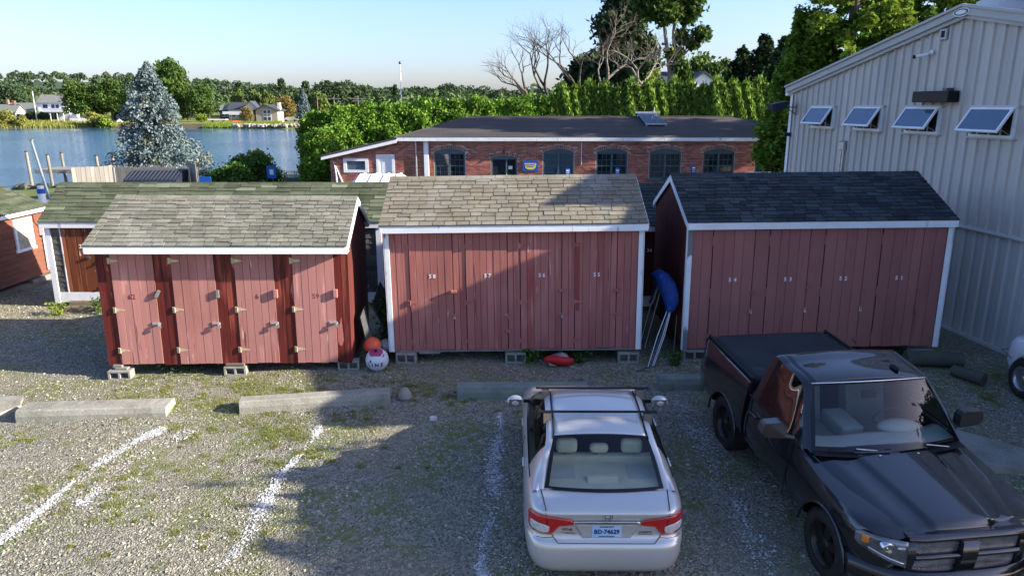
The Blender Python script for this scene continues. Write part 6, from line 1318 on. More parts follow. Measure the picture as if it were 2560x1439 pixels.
fx, fz_ = -.43, .755; fy = rear_y(fx, fz_) - .004; b = MB(); b.prism([(fx - .06, fz_), (fx - .04, fz_ + .016), (fx, fz_ + .024), (fx + .03, fz_ + .012), (fx + .06, fz_ + .02), (fx + .055, fz_), (fx + .062, fz_ - .016), (fx + .03, fz_ - .008), (fx - .02, fz_ - .014)], 'y', fy - .001, fy + .02); b.build('fish_decal', M['fish'], t)
text_mesh('decal_text', 'TROUT UNLIMITED', .022, M['steel_dark'], t, (fx, rear_y(fx, .715) - .004, .712), (R(90), 0, R(-6))); text_mesh('decal_text', 'J NORMA', .034, M['steel_dark'], t, (.42, rear_y(.42, .725) - .006, .728), (R(90), 0, R(6)))
MB().box(.34, .50, rear_y(.42, .70) - .006, rear_y(.42, .70) + .03, .700, .704).build('decal_line', M['steel_dark'], t)
# cabin: pillars, roof, glass
E_ = cat([(.725, .40, 1.018), (.69, .66, 1.19), (.625, .98, 1.385), (.615, 1.7, 1.425), (.63, 2.2, 1.355), (.735, 2.78, 1.02)], 50)
I_ = cat([(.660, .44, 1.032), (.618, .70, 1.222), (.545, .97, 1.405), (.54, 1.7, 1.455), (.55, 2.17, 1.38), (.665, 2.70, 1.04)], 50)
for s in (1, -1):
    f = (lambda v: v) if s > 0 else mir
    strip('pillar', [f(v) for v in E_], [f(v) for v in I_], M['silver'], t, 2, flip=s < 0, bow=.012)
    MB().tube([f(v) + Vector((0, 0, .004)) for v in I_[19:42]], .008, 5).build('roof_gutter', M['seam'], t)
    Bl = cat([(.80, .40, 1.015), (.818, .80, 1.01), (.825, 1.3, 1.0), (.825, 2.1, .985), (.79, 2.80, 1.0)], 50)
    A = [f(v) for v in E_]; Bq = [f(v) for v in Bl]
    strip('quarter_panel', A[:19], Bq[:19], M['silver'], t, 4, flip=s > 0, bow=.03); strip('side_window', A[18:33], Bq[18:33], M['tint'], t, 4, flip=s > 0, bow=.02); strip('side_window', A[34:48], Bq[34:48], M['tint'], t, 4, flip=s > 0, bow=.02)
    strip('door_pillar', A[32:35], Bq[32:35], M['trim'], t, 4, flip=s > 0, bow=.022); strip('window_edge', A[17:19], Bq[17:19], M['seam'], t, 4, flip=s > 0, bow=.034)
    MB().tube([v + Vector((0, 0, .004)) for v in Bq[10:49]], .009, 5).build('belt_moulding', M['trim'], t)
ir, if_ = 20, 40
def roof_rows(A, i0, i1, crown, nx=16, bowy=0.):
    rows = []
    for i in range(i0, i1 + 1):
        a = A[i]; rows.append([Vector((a.x * u, a.y + bowy * (1 - u * u), a.z + crown * (1 - u * u))) for u in np.linspace(-1, 1, nx + 1)])
    return rows
b = MB(); b.grid(roof_rows(I_, ir, if_, .03)); b.build('roof', M['silver'], t, solid=.02)
def glass_between(name, P0, P1, m, bow0, bow1, crown0, crown1, inset=0., nz=8, nx=14, lift=0., par=None):
    rows = []
    for k in range(nz + 1):
        v = k / nz; a = P0.lerp(P1, v); by_, cr = lerp(bow0, bow1, v), lerp(crown0, crown1, v)
        rows.append([Vector((a.x * u, a.y + by_ * (1 - u * u), a.z + cr * (1 - u * u) + .02 * math.sin(math.pi * v) + lift)) for u in np.linspace(-1, 1, nx + 1)])
    b = MB(); b.grid(rows); return b.build(name, m, par or t)
rw = glass_between('rear_window', I_[0] + Vector((0, -.01, .004)), I_[ir] + Vector((0, 0, -.002)), M['carglass'], -.07, 0, .0, .028)
def border(par, P0, P1, b0, b1, c0, c1, wl, wt, wb, m, lift=.004):
    for (u0, u1, v0, v1) in ((-1, 1, 0, wb), (-1, 1, 1 - wt, 1), (-1, -1 + wl, wb, 1 - wt), (1 - wl, 1, wb, 1 - wt)):
        rows = []
        for k in range(9):
            v = lerp(v0, v1, k / 8); a = P0.lerp(P1, v); by_, cr = lerp(b0, b1, v), lerp(c0, c1, v)
            rows.append([Vector((a.x * u, a.y + by_ * (1 - u * u), a.z + cr * (1 - u * u) + .02 * math.sin(math.pi * v) + lift)) for u in np.linspace(u0, u1, 13)])
        b = MB(); b.grid(rows); b.build('glass_border', m, par)
border(rw, I_[0] + Vector((0, -.01, .004)), I_[ir] + Vector((0, 0, -.002)), -.07, 0, 0, .028, .07, .05, .055, M['seal'])
glass_between('windscreen', I_[50], I_[if_], M['carglass'], .16, .06, .0, .03)
# inside: parcel shelf, seats, head rests
b = MB(); b.box(-.66, .66, .42, .98, 1.034, 1.046); b.build('parcel_shelf', M['beige'], t)
b = MB(); b.prism([(.52, 1.046), (.60, 1.085), (.66, 1.085), (.66, 1.046)], 'x', -.17, .17); b.build('brake_light', M['beige'], t, bevel=.01)
for x in (-.46, .46):
    b = MB(); b.box(x - .16, x + .16, .62, .92, 1.046, 1.052); b.build('speaker_grille', M['greyint'], t)
MB().box(-.64, .64, .98, 1.10, .9, 1.12).build('rear_seat_back', M['beige'], t, bevel=.03)
for x, w_, h_ in ((-.38, .125, .19), (0.0, .11, .12), (.38, .125, .19)):
    MB().box(x - w_, x + w_, .97, 1.09, 1.15, 1.15 + h_).build('head_rest', M['beige'], t, bevel=.055, seg=4)
    MB().tube([(x, 1.03, 1.08), (x, 1.03, 1.14)], .02, 6).build('head_rest_stalk', M['steel'], t)
for x in (-.38, .38):
    b = MB(); b.box(x - .24, x + .24, 1.85, 2.0, .8, 1.16); b.build('front_seat_back', M['beige'], t, bevel=.05, seg=3); MB().box(x - .13, x + .13, 1.84, 1.93, 1.18, 1.34).build('head_rest', M['beige'], t, bevel=.035, seg=3)
MB().box(-.74, .74, 1.10, 2.6, 1.033, 1.04).build('cabin_floor', M['darkint'], t)
# mirrors, rack, handles
for s in (1, -1):
    b = MB(); b.ball((s * .985, 2.5, 1.06), .115, .075, .085, 16, 12); o = b.build('wing_mirror', M['silver'], t); b = MB(); b.box(s * .985 - .085, s * .985 + .085, 2.433, 2.438, 1.005, 1.115); b.build('mirror_glass', M['chrome'], o); MB().tube([(s * .80, 2.58, 1.02), (s * .93, 2.53, 1.045)], .025, 6).build('mirror_arm', M['trim'], o)
    for y in (1.25, 2.25): MB().box(s * .885 - .014, s * .885 + .014, y - .09, y + .09, .86, .885).build('door_handle', M['silver'], t, bevel=.008)
    MB().tube([(s * .889, 1.75, z) for z in (.3, .6, .8)] + [(s * .862, 1.75, .95)], .004, 5).build('panel_gap', M['seam'], t)
rk = empty('roof_rack', (0, 0, 0), 0, t)
for y in (1.34, 1.98):
    MB().box(-.72, .72, y - .022, y + .022, 1.515, 1.535).build('crossbar', M['trim'], rk, bevel=.008)
    for s in (1, -1):
        b = MB(); b.prism([(y - .10, 1.395), (y + .06, 1.395), (y + .045, 1.512), (y - .045, 1.512)], 'x', s * .60 - .045, s * .60 + .045); b.build('rack_foot', mat('brown_grey_plastic', (.12, .10, .085), .5) if 'rackm' not in M else M['rackm'], rk, bevel=.015); M.setdefault('rackm', bpy.data.materials['brown_grey_plastic'])

# ---- black pickup, nose towards the camera
t = thing('pickup_truck', 'black two door pickup with flat black bed cover and dark five spoke wheels', 'truck', (4.75, 6.54, gzf(4.6, 6.9) - .07)); t.rotation_euler = (R(4.4), 0, R(7.4)); t.scale = (1.115, 1, 1); TRK_ = t
def sec(W_, zb, zs, xi, zi, xj, zj, zk):
    h = [(0, zb), (.80 * W_, zb), (W_ - .03, zb + .10), (W_, .66), (W_ + .004, .80), (W_ - .004, .92), (W_ - .025, 1.02), (W_ - .05, zs), (xi, zi), (xj, zj), (0, zk)]; return h
ST = [(.20, sec(.76, .55, .98, .60, 1.02, .35, 1.03, 1.03)), (.30, sec(.88, .50, 1.01, .66, 1.05, .4, 1.06, 1.06)), (.45, sec(.955, .46, 1.045, .72, 1.07, .42, 1.09, 1.09)), (.7, sec(.995, .44, 1.065, .76, 1.09, .44, 1.11, 1.11)), (1.2, sec(1.005, .42, 1.10, .80, 1.12, .46, 1.14, 1.14)), (1.68, sec(1.0, .42, 1.155, .85, 1.165, .48, 1.175, 1.175)), (1.80, sec(.995, .42, 1.195, .90, 1.195, .5, 1.18, 1.18)), (1.81, sec(.995, .42, 1.20, .90, 1.20, .88, .80, .80)), (2.4, sec(1.0, .42, 1.21, .91, 1.21, .89, .80, .80)), (3.02, sec(1.0, .42, 1.22, .91, 1.22, .89, .80, .80)), (3.08, sec(.985, .42, 1.22, .89, 1.22, .87, .80, .80))]
def loft(ST, mi=0):
    b = MB(); rows = []
    for y, h in ST: rows.append([(x, y, z) for x, z in h] + [(-x, y, z) for x, z in h[::-1][1:-1]])
    b.grid(rows, closed=True); n = len(rows[0]); b.add(rows[0], [tuple(range(n))]); b.add(rows[-1], [tuple(range(n - 1, -1, -1))]); return b
AX = (.93, 3.74)
body = loft(ST).build('body', M['black'], t); bool_cut(body, [cyl_cutter(.58 if s > 0 else -1.3, 1.3 if s > 0 else -.58, AX[0], .40, .475, t) for s in (1, -1)])
def bsec(W_, zs): return [(0, .48), (.8 * W_, .48), (W_ - .02, .58), (W_, .72), (W_ + .004, .86), (W_ - .004, .98), (W_ - .02, 1.15), (W_ - .035, zs - .05), (W_ - .055, zs), (W_ - .14, zs), (0, zs)]
bed = loft([(3.13, bsec(1.0, 1.38)), (3.3, bsec(1.01, 1.385)), (3.9, bsec(1.012, 1.39)), (4.5, bsec(1.0, 1.395)), (4.72, bsec(.985, 1.395)), (4.80, bsec(.945, 1.38))]).build('bed', M['black'], t)
bool_cut(bed, [cyl_cutter(.58 if s > 0 else -1.3, 1.3 if s > 0 else -.58, AX[1], .40, .475, t) for s in (1, -1)])
for o in (body, bed):
    o.data.polygons.foreach_set('use_smooth', [True] * len(o.data.polygons)); md = o.modifiers.new('split', 'EDGE_SPLIT'); md.split_angle = R(38)
tn = MB(); rows = [[(x, y, 1.402 + .022 * (1 - (x / .87) ** 4) * min(1, (y - 3.12) * 12) - .03 * max(0, (y - 4.68) / .1)) for x in np.linspace(-.87, .87, 15)] for y in np.linspace(3.16, 4.77, 13)]; tn.grid(rows); tn.build('tonneau_cover', M['tonneau'], t, solid=.02)
for s in (1, -1): MB().tube([(s * .885, 3.16, 1.408), (s * .885, 4.76, 1.412)], .022, 8).build('cover_rail', M['trim'], t)
for s in (1, -1):
    for ax in AX:
        w_ = wheel(t, (s * .845, ax, .405), .405, .27, s, M['rim_d']); pts = [(s * 1.008, ax + .485 * math.cos(q), .40 + .485 * math.sin(q)) for q in np.linspace(.04, math.pi - .04, 25)]; MB().tube(pts, .016, 6).build('arch_lip', M['black'], t)
MB().box(-.8, .8, .3, 4.6, .42, .50).build('chassis', M['under'], t)
# hood with raised centre
def hood_z(x, y):
    v = (y - .26) / 1.44; xh = lerp(.66, .87, v ** .8); base = 1.075 + .145 * v ** .75; z = base - .055 * (x / xh) ** 2; xd = lerp(.31, .47, v); d = abs(x) - xd
    z += .020 * (1 - smooth(-.05, .035, d)) + .012 * float(smooth(.08, .25, d)) * (1 - float(smooth(.25, .42, d))); z -= .075 * max(0, 1 - v / .07) ** 2; return float(z)
rows = []
for y in np.linspace(.26, 1.70, 40):
    v = (y - .26) / 1.44; xh = lerp(.66, .87, v ** .8); rows.append([(x * xh, y - .10 * (1 - x * x) * (.6 + .4 * v), hood_z(x * xh, y)) for x in np.linspace(-1, 1, 61)])
b = MB(); b.grid(rows); b.build('hood', M['black'], t, solid=.03)
for x in (-.20, .24): MB().ball((x, 1.38, hood_z(x, 1.45) + .012), .016, .012, .01, 8, 6).build('washer_nozzle', M['rev'], t)
# cab
E_ = cat([(.945, 1.66, 1.205), (.84, 1.95, 1.55), (.765, 2.20, 1.80), (.775, 2.6, 1.845), (.765, 2.98, 1.81), (.84, 3.08, 1.23)], 50); I_ = cat([(.875, 1.60, 1.215), (.77, 1.90, 1.57), (.69, 2.14, 1.825), (.69, 2.6, 1.875), (.69, 2.95, 1.845), (.75, 3.09, 1.25)], 50)
for s in (1, -1):
    f = (lambda v: v) if s > 0 else mir
    strip('pillar', [f(v) for v in E_], [f(v) for v in I_], M['black'], t, 2, flip=s < 0, bow=.014)
    Bl = cat([(.955, 1.72, 1.20), (.965, 2.0, 1.21), (.965, 2.5, 1.215), (.962, 2.9, 1.22), (.95, 3.08, 1.22)], 50); A = [f(v) for v in E_]; Bq = [f(v) for v in Bl]
    strip('door_frame', A[:10], Bq[:10], M['black'], t, 4, flip=s > 0, bow=.01); strip('side_window', A[10:36], Bq[10:36], M['tint'], t, 5, flip=s > 0, bow=.01); strip('door_frame', A[35:], Bq[35:], M['black'], t, 4, flip=s > 0, bow=.01)
    MB().tube([v for v in Bq], .012, 5).build('belt_moulding', M['trim'], t)
    for y in (1.84, 2.98): MB().tube([(s * (1.004), y, z) for z in (.46, .7, .9)] + [(s * .985, y, 1.03), (s * .955, y + .01, 1.2)], .005, 5).build('panel_gap', M['seam'], t)
    MB().box(s * 1.0 - .02, s * 1.0 + .025, 2.72, 2.92, 1.02, 1.055).build('door_handle', M['black'], t, bevel=.01)
    b = MB(); b.prism([(s * 1.05, 1.24), (s * 1.30, 1.27), (s * 1.33, 1.34), (s * 1.31, 1.455), (s * 1.10, 1.465), (s * 1.05, 1.40)], 'y', 1.86, 1.99); o = b.build('wing_mirror', M['mirror_p'], t, bevel=.028, seg=3)
    b = MB(); b.tube([(s * .94, 1.88, 1.235), (s * 1.08, 1.92, 1.25), (s * 1.2, 1.93, 1.262)], [.035, .03, .025], 8); b.build('mirror_arm', M['mirror_p'], o); MB().box(s * 1.19 - .11, s * 1.19 + .11, 1.992, 1.998, 1.27, 1.44).build('mirror_glass', M['chrome'], o)
ir, if_ = 20, 40
b = MB(); b.grid(roof_rows(I_, ir, if_, .03, 18)); b.build('roof', M['black'], t, solid=.03)
ws = glass_between('windscreen', I_[0], I_[ir], M['carglass'], -.17, -.07, .03, .03, nx=18)
border(ws, I_[0], I_[ir], -.17, -.07, .03, .03, .05, .04, .06, M['seal'])
MB().tube([(I_[ir].x * u, I_[ir].y - .075 * (1 - u * u) - .012, I_[ir].z + .03 * (1 - u * u) + .01) for u in np.linspace(-1, 1, 15)], .009, 6).build('windscreen_moulding', M['chrome'], t)
glass_between('rear_window', I_[50], I_[if_], M['tint'], .0, .0, .0, .03)
b = MB(); b.ball((.42, 2.32, 1.90), .035, .09, .03, 10, 8); b.build('antenna_fin', M['trim'], t)
for x0, x1 in ((-.70, -.05), (.08, .76)):
    MB().tube([(x0, 1.60 - .15 * (1 - (x0 / .87) ** 2), 1.255), (x1, 1.60 - .155 * (1 - (x1 / .87) ** 2), 1.26)], .011, 5).build('wiper', M['trim'], t); MB().tube([(x1 - .12, 1.45, 1.245), (x1 - .38, 1.47, 1.28)], .009, 5).build('wiper_arm', M['steel'], t)
b = MB(); b.grid([[(x, y - .13 * (1 - (x / .87) ** 2), 1.205 + k * .01) for x in np.linspace(-.87, .87, 15)] for k, y in ((0, 1.50), (1, 1.64))]); b.build('cowl', M['trim'], t)
# inside
b = MB(); rows = [[(x, y - .12 * (1 - (x / .88) ** 2), z + .02 * math.cos(6 * x) * (z > 1.0)) for x in np.linspace(-.88, .88, 25)] for y, z in ((1.60, 1.185), (1.80, 1.21), (2.0, 1.21), (2.10, 1.17), (2.12, .85))]; b.grid(rows); b.build('dashboard', M['greyint'], t)
b = MB(); b.ball((.42, 2.05, 1.2), .26, .14, .085, 14, 8); b.build('instrument_hood', M['greyint'], t)
b = MB(); b.tube([(.42 + .17 * math.cos(q), 2.28 - .07 * math.sin(q), 1.22 + .16 * math.sin(q)) for q in np.linspace(0, 2 * math.pi, 25)], .016, 6, caps=False); b.build('steering_wheel', M['darkint'], t)
for x in (-.42, .42):
    b = MB(); b.prism([(2.66, .82), (2.88, .82), (3.0, 1.42), (2.86, 1.45)], 'x', x - .25, x + .25); b.build('seat_back', M['seatgrey'], t, bevel=.05, seg=3); b = MB(); b.box(x - .13, x + .13, 2.86, 2.98, 1.48, 1.66); b.build('head_rest', M['seatgrey'], t, bevel=.04, seg=3); b = MB(); b.box(x - .26, x + .26, 2.3, 2.8, .80, .98); b.build('seat', M['seatgrey'], t, bevel=.05)
b = MB(); b.box(-.14, .14, 2.25, 2.8, .81, 1.1); b.build('console', M['greyint'], t, bevel=.03)
MB().box(-.09, .09, 2.06, 2.11, 1.62, 1.72).build('rear_view_mirror', M['darkint'], t, bevel=.02)
for s in (-1, 1): MB().tube([(s * .70, 2.95, 1.6), (s * .55, 2.85, 1.2)], .018, 5).build('seat_belt', M['beige'], t)
# nose: grille, lamps, bumper
def fy_(x): return .10 + .30 * max(0, (abs(x) - .42) / .58) ** 2
b = MB(); b.box(-.56, .56, .16, .22, .60, 1.03); b.build('grille_backing', M['seam'], t)
def bar(x0, x1, z0, z1, name, m, y0=.0, y1=.12, nx=8):
    b = MB(); rows = []
    for x in np.linspace(x0, x1, nx + 1):
        y = fy_(x); rows.append([(x, y + y1, z0), (x, y + y0 + .02, z0), (x, y + y0, lerp(z0, z1, .5)), (x, y + y0 + .02, z1), (x, y + y1, z1)])
    b.grid(rows, closed=True); b.add(rows[0], [tuple(range(5))]); b.add(rows[-1], [(4, 3, 2, 1, 0)]); return b.build(name, m, t)
bar(-.60, .60, .985, 1.05, 'grille_surround', M['black']); bar(-.58, .58, .57, .64, 'grille_surround', M['black']); bar(-.53, .53, .785, .845, 'grille_crossbar', M['black'], -.02); bar(-.08, .08, .64, .985, 'grille_centre', M['black'], -.03, nx=3)
bar(-.60, -.53, .60, 1.02, 'grille_surround', M['black'], nx=2); bar(.53, .60, .60, 1.02, 'grille_surround', M['black'], nx=2)
for x0, x1, z0, z1 in ((-.53, -.08, .64, .785), (.08, .53, .64, .785), (-.53, -.08, .845, .985), (.08, .53, .845, .985)):
    b = MB(); hx, hz = .056, .036; j = 0; z = z0
    while z < z1:
        x = x0 + (j % 2) * hx / 2
        while x < x1:
            y = fy_(x) + .045; xa, xb = max(x, x0), min(x + hx * .5, x1)
            if xb > xa: b.box(xa, xb, y, y + .02, z - .004, z + .004)
            for dx in (hx * .5, hx * .75):
                if x + dx + .01 < x1: b.box(x + dx - .004, x + dx + .004, y, y + .02, z - hz * .5, z + hz * .5)
            x += hx
        z += hz * .5; j += 1
    tag(b.build('grille_mesh', M['steel'], t), kind='stuff')
def nose_patch(name, cols, m, par, off=.0, solid=.015, nz=4, dense=4):
    C = []
    for A, B in zip(cols[:-1], cols[1:]):
        for k in range(dense): C.append([lerp(A[i], B[i], k / dense) for i in range(3)])
    C.append(cols[-1]); b = MB(); b.grid([[(x, fy_(x) + .035 - off - .05 * (lerp(z0, z1, k / nz) - .9) * -1.2, lerp(z0, z1, k / nz)) for k in range(nz + 1)] for x, z0, z1 in C]); return b.build(name, m, par, solid=solid)
M['lampback'] = mat('smoked_lamp_housing', (.10, .10, .105), .2, metal=.5, coat=1, c2=(.25, .25, .26), vs_=7)
for s in (1, -1):
    q = lambda c: c if s > 0 else mirrored(c)
    h = nose_patch('headlight', q([(.60, .70, 1.0), (.72, .735, 1.005), (.85, .79, 1.01), (.95, .85, 1.015), (.985, .90, 1.0)]), M['lampback'], t, .02)
    nose_patch('amber_marker', q([(.90, .90, .985), (.95, .90, .985)]), M['amber'], h, .042, .004); nose_patch('reflector', q([(.62, .71, .755), (.76, .755, .80), (.90, .83, .865)]), M['chrome'], h, .04, .004)
    yc = fy_(.78) - .015
    b = MB(); b.lathe([(.0, yc - .01), (.03, yc - .03), (.042, yc - .02), (.05, yc - .045), (.06, yc - .02), (.06, yc + .03)], 18, (s * .78, 0, .92), 'y'); b.build('projector', M['chrome'], h)
    b = MB(); b.tube([(s * .70, fy_(.7) - .02, .93), (s * .64, fy_(.64) - .015, .935)], .014, 6); b.build('lamp_bar', M['rev'], h)
def by_(x): return -.02 + .42 * (abs(x) / 1.0) ** 3.2
b = MB(); rows = [[(x, by_(x) + .16, .40), (x, by_(x) + .02, .42), (x, by_(x), .50), (x, by_(x) + .005, .60), (x, by_(x) + .06, .655), (x, by_(x) + .17, .665)] for x in np.linspace(-1.0, 1.0, 31)]; b.grid(rows, closed=True); b.add(rows[0], [tuple(range(6))]); b.add(rows[-1], [tuple(range(5, -1, -1))]); b.build('bumper', M['black'], t)
b = MB(); rows = [[(x, by_(x) + .012, .45), (x, by_(x) - .004, .50), (x, by_(x) + .0, .55)] for x in np.linspace(-.7, .7, 21)]; b.grid(rows); b.build('bumper_trim', M['mirror_p'], t)

# ---- white van nose at the right edge of the frame
t = thing('white_van', 'white vehicle cut off by the right edge beside the grey building', 'van', (9.62, 12.42, gzf(9.6, 11.5) - .01), R(180))
b = MB(); RV = [(.22, .14, 4.4, .80), (.3, .05, 4.5, .86), (.45, .0, 4.5, .90), (.62, .01, 4.5, .90), (.80, .06, 4.5, .90), (.90, .16, 4.48, .88), (.98, .45, 4.45, .86), (1.06, .9, 4.4, .84), (1.5, 1.35, 4.38, .80), (1.85, 1.8, 4.3, .72), (1.92, 2.1, 4.1, .62)]
NEXP = 5.; rows = [ring_pts(*r_, 100) for r_ in RV]; b.grid(rows, closed=True); b.add(rows[-1], [tuple(range(100))]); b.add(rows[0], [tuple(range(99, -1, -1))]); M['van_white'] = mat('white_van_paint', (.74, .75, .80), .3, coat=.8, spec=.5); body = b.build('body', M['van_white'], t)
bool_cut(body, [cyl_cutter(.62 if s > 0 else -1.3, 1.3 if s > 0 else -.62, y, .33, .37, t) for y in (.88, 3.5) for s in (1, -1)])
for y in (.88, 3.5):
    for s in (1, -1): wheel(t, (s * .82, y, .33), .33, .22, s, M['rim_s'])
for s in (1, -1): MB().tube([(s * .905, .55, .58), (s * .80, .12, .60), (s * .4, .0, .60)], .006, 5).build('bumper_gap', M['seam'], t)
# ------------------------------------------------------------------ off-frame tree, added and shaped to cast the yard shadow
t = thing('shadow_caster_tree', 'unseen round leafy tree added to cast the lower yard shadow', 'tree', (13.6, 6.1, gzf(10, 6.1) - .64))
link('trunk', trunk_mesh('trunk', 4.2, .22, None, limbs), t)
link('crown', crown_mesh('crown', 90000, [(0, .6, 5.6, 1.9, 1.55, 1.75), (0, -.7, 5.25, 2.1, 1.05, 1.65), (.3, -2.4, 3.8, 2.2, 2.0, 2.0), (0, -1.2, 3.8, 2.2, 2.0, 2.0), (0, .8, 4.2, 2.2, 1.8, 2.0), (0, 1.6, 3.4, 2.0, 1.9, 2.0), (0, -2.6, 3.2, 1.8, 1.6, 1.6), (0, .2, 2.6, 2.4, 2.4, 1.6), (0, 1.75, 6.75, .3, .14, .5), (0, .45, 7.15, .35, .12, .5)], .2, M['leaf_broad'], 91, .05), t)
# ------------------------------------------------------------------ gravel, painted lines, weeds
def pix_ground(x, y):
    z = 0.
    for _ in range(40):
        a, b_ = (x - 1280) / 1800, (y - 719.5) / 1800; k = (z - 4.8) / (-math.sin(PT) - b_ * math.cos(PT)); X, Y = a * k, k * (math.cos(PT) - b_ * math.sin(PT)); z = gzf(X, Y)
    return X, Y, z
def stones(X, Y, size, r, squash=.62):
    n = len(X); O = np.array([(1, 0, 0), (0, 1, 0), (-1, 0, 0), (0, -1, 0), (0, 0, 1), (0, 0, -.5)], float)
    F = np.array([(0, 1, 4), (1, 2, 4), (2, 3, 4), (3, 0, 4), (1, 0, 5), (2, 1, 5), (3, 2, 5), (0, 3, 5)])
    V = np.repeat(O[None], n, 0) * (1 + .35 * r.normal(size=(n, 6, 1)).clip(-1, 1)); V += r.normal(size=V.shape) * .16
    s = size[:, None]; sc = np.stack([size * r.uniform(.7, 1.25, n), size * r.uniform(.6, 1.0, n), size * squash * r.uniform(.6, 1.1, n)], 1); V *= sc[:, None, :]
    a = r.uniform(0, 2 * np.pi, n); c, s_ = np.cos(a)[:, None], np.sin(a)[:, None]; x = V[:, :, 0] * c - V[:, :, 1] * s_; y = V[:, :, 0] * s_ + V[:, :, 1] * c
    V[:, :, 0] = x + X[:, None]; V[:, :, 1] = y + Y[:, None]; V[:, :, 2] += (gz(X, Y) + size * .12)[:, None]
    return V.reshape(-1, 3), (F[None] + 6 * np.arange(n)[:, None, None]).reshape(-1, 3)
M['stone'] = mat('gravel_stone', (.315, .30, .235), .9, (.225, .215, .165), 1.2, islvar=.55, hue=.015, spec=.2)
M['stone_white'] = mat('white_painted_gravel', (.52, .53, .54), .85, (.34, .345, .345), 7, islvar=.45)
r_ = np.random.default_rng(12); n = 125000
Y = 5.9 * (14.6 / 5.9) ** r_.random(n); X = r_.uniform(-.80, .80, n) * (Y + 1.2)
patch = np.sin(X * 1.7 + 1.3 * np.sin(Y * 1.1)) + np.sin(Y * 2.3 + 1.7 * np.sin(X * .9)) + .8 * np.sin(3.1 * X + 2.7 * Y)
rut = sum(np.exp(-((X - x0 - .06 * np.sin(Y * .9 + x0)) / .20) ** 2) for x0 in (-7.3, -5.0, -4.15, -2.55, -1.9, -.85, .45, 1.75, 3.2)); k = r_.random(n) < np.clip(.74 + .22 * patch - .55 * rut * (Y < 12), .10, 1); X, Y = X[k], Y[k]
sz = np.clip(r_.lognormal(-4.42, .38, len(X)), .006, .032)
V, F = stones(X, Y, sz, r_); tag(link('gravel', np_mesh('gravel', V, F, M['stone'])), 'loose grey gravel stones over the whole lot', 'gravel', None, 'stuff')
n = 26000; Y = r_.uniform(13.2, 21, n); X = r_.uniform(-14.5, -7, n); V, F = stones(X, Y, np.clip(r_.lognormal(-4.2, .35, n), .008, .035), r_); tag(link('gravel', np_mesh('gravel', V, F, M['stone'])), 'loose gravel between the left sheds', 'gravel', None, 'stuff')
def paint_line(pts, n, w, lab, seed, fade=.5):
    r = np.random.default_rng(seed); P = [pix_ground(*p) for p in pts]; P = np.array(P); seg = np.linalg.norm(np.diff(P, axis=0), axis=1); cum = np.concatenate([[0], np.cumsum(seg)])
    s = r.random(n) * cum[-1]; X = np.interp(s, cum, P[:, 0]); Y = np.interp(s, cum, P[:, 1]); off = r.normal(size=n) * w * .5 * (1 + .35 * np.sin(s * 2.1 + seed)); X = X + off + .03 * np.sin(s * 3.3); Y = Y + r.normal(size=n) * .03
    keep = r.random(n) < np.clip(fade + .30 * np.sin(s * 2.6 + seed) + .2 * np.sin(s * 7.1) - .2 * np.abs(off) / w, .05, 1); X, Y = X[keep], Y[keep]
    V, F = stones(X, Y, np.clip(r.lognormal(-4.35, .32, len(X)), .007, .028), r, .5); V[:, 2] += .004
    tag(link('parking_line', np_mesh('parking_line', V, F, M['stone_white'])), lab, 'parking line', 'worn white lines on the gravel', 'stuff')
paint_line([(420, 1065), (330, 1105), (250, 1160), (160, 1225), (0, 1350), (-60, 1400)], 4000, .105, 'white worn parking line furthest left on the gravel', 1, .55)
paint_line([(480, 1075), (400, 1110), (330, 1150), (250, 1215), (190, 1265)], 1700, .15, 'faint ghost of an older white line beside the leftmost one', 2, .32)
paint_line([(800, 1065), (760, 1120), (700, 1200), (640, 1290), (590, 1380), (540, 1445), (520, 1480)], 4200, .105, 'white worn parking line crossing into the big shadow edge', 3, .52)
paint_line([(1248, 1030), (1243, 1110), (1238, 1200), (1222, 1320), (1205, 1440), (1200, 1480)], 4000, .12, 'white parking line in shade left of the silver sedan', 4, .5)
paint_line([(1690, 1000), (1730, 1060), (1790, 1160), (1850, 1280), (1930, 1439)], 2600, .24, 'scattered white parking line between sedan and pickup', 5, .38)
M['blade'] = mat('grass_blade', (.17, .235, .035), .7, (.22, .24, .06), 1.5, islvar=.35, transl=.3, hue=.02)
M['blade_dry'] = mat('dry_grass_blade', (.30, .25, .10), .8, (.22, .20, .08), 1.5, islvar=.3, transl=.2)
def blades(C, per, rad, h, r):
    out = []
    C = np.array(C); idx = np.repeat(np.arange(len(C)), per); n = len(idx); rr = rad[idx] * np.sqrt(r.random(n)) * r.uniform(.5, 1, n); a = r.uniform(0, 6.283, n); X = C[idx, 0] + rr * np.cos(a) * 1.25; Y = C[idx, 1] + rr * np.sin(a); Z = gz(X, Y) - .004
    hh = h * r.uniform(.45, 1.25, n); w = .0045; q = r.uniform(0, 3.14, n); lean = r.normal(size=(n, 2)) * hh[:, None] * .45
    A = np.stack([X - w * np.cos(q), Y - w * np.sin(q), Z], 1); B = np.stack([X + w * np.cos(q), Y + w * np.sin(q), Z], 1); T = np.stack([X + lean[:, 0], Y + lean[:, 1], Z + hh], 1)
    return np.stack([A, B, T], 1).reshape(-1, 3)
r_ = np.random.default_rng(33); C = []; rad = []
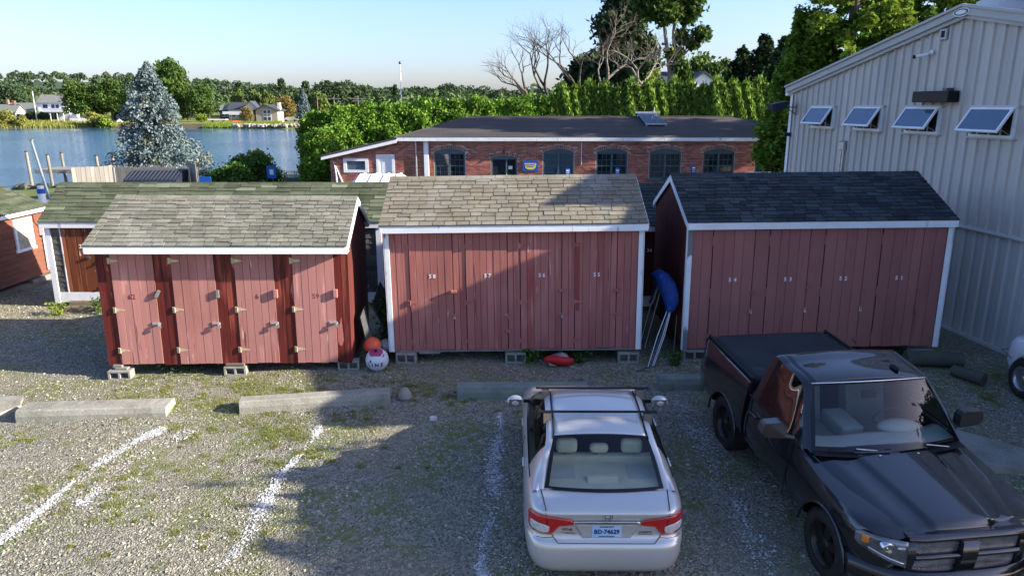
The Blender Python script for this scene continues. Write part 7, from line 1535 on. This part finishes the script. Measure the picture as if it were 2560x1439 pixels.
for (x, y, n, sp, rr) in ((560, 985, 46, 210, .13), (470, 960, 26, 200, .12), (690, 985, 22, 80, .12), (330, 985, 14, 90, .10), (700, 1080, 30, 90, .14), (470, 1075, 18, 90, .10), (620, 1035, 16, 120, .10), (1060, 975, 26, 90, .13), (900, 930, 14, 120, .10), (870, 1040, 16, 90, .10), (1200, 1010, 12, 90, .09), (320, 1180, 16, 150, .08), (280, 1260, 16, 200, .08), (420, 1350, 18, 250, .10), (120, 1230, 10, 120, .09), (60, 1090, 8, 90, .10), (640, 1160, 10, 110, .09), (760, 1130, 8, 60, .08), (900, 1150, 8, 150, .06), (200, 820, 14, 140, .14), (2330, 905, 10, 80, .1), (2440, 960, 8, 90, .1), (1660, 830, 10, 30, .1), (1390, 890, 10, 180, .09), (600, 915, 24, 260, .10), (955, 760, 4, 10, .1), (1720, 905, 6, 40, .08), (2480, 1000, 8, 60, .1)):
    for _ in range(n):
        X, Y, Z = pix_ground(x + r_.normal() * sp * .6, y + r_.normal() * sp * .16)
        C.append((X, Y)); rad.append(rr * r_.uniform(.35, 1.15))
C = np.array(C); rad = np.array(rad); V = blades(C, 120, rad * 1.35, .032, r_); F = np.arange(len(V)).reshape(-1, 3)
tag(link('grass', np_mesh('grass', V, F, [M['blade'], M['blade_dry']], (r_.random(len(F)) < .28).astype(int))), 'sparse weedy grass growing through the gravel', 'grass', None, 'stuff')
# taller weeds by the sheds
def weed(lab, x, y, n, h, w, seed, m):
    r = np.random.default_rng(seed); t_ = r.random(n); P = np.stack([r.normal(size=n) * w * (.4 + .6 * t_), r.normal(size=n) * w * .6, h * t_ ** .8], 1); t = thing('weed', lab, 'weed', (x, y, gzf(x, y)), 0, 'weeds by the sheds'); link('leaves', np_mesh('leaves', leaf_geo(P, .035, r, .4), quads(n), m), t)
    b = MB()
    for i in range(7): b.tube([(r.normal() * .04, r.normal() * .04, 0), (r.normal() * w * .6, r.normal() * w * .4, h * r.uniform(.5, .95))], .006, 4)
    b.build('stems', m, t)
weed('tall climbing weed against the left white corner board of shed 58', -2.46, 13.55, 900, 1.15, .14, 1, M['leaf_dark'])
weed('bright small weed under the brown door numbered 20', -10.75, 16.35, 160, .3, .16, 2, M['leaf_yellow']); weed('sprig of weeds right of the timber crib', -9.85, 16.5, 160, .42, .14, 3, M['bush'])
weed('leafy weed left of the red fender under the shed', .35, 13.15, 220, .28, .16, 4, M['bush']); weed('weed tuft right of the red fender under the shed', 1.32, 13.15, 120, .2, .12, 5, M['bush']); weed('dark weeds in the shade under the pink doored shed', -5.9, 12.9, 260, .24, .5, 6, M['leaf_dark']); weed('weed beside the tent foot by shed 54', 3.1, 12.9, 140, .28, .12, 7, M['bush'])
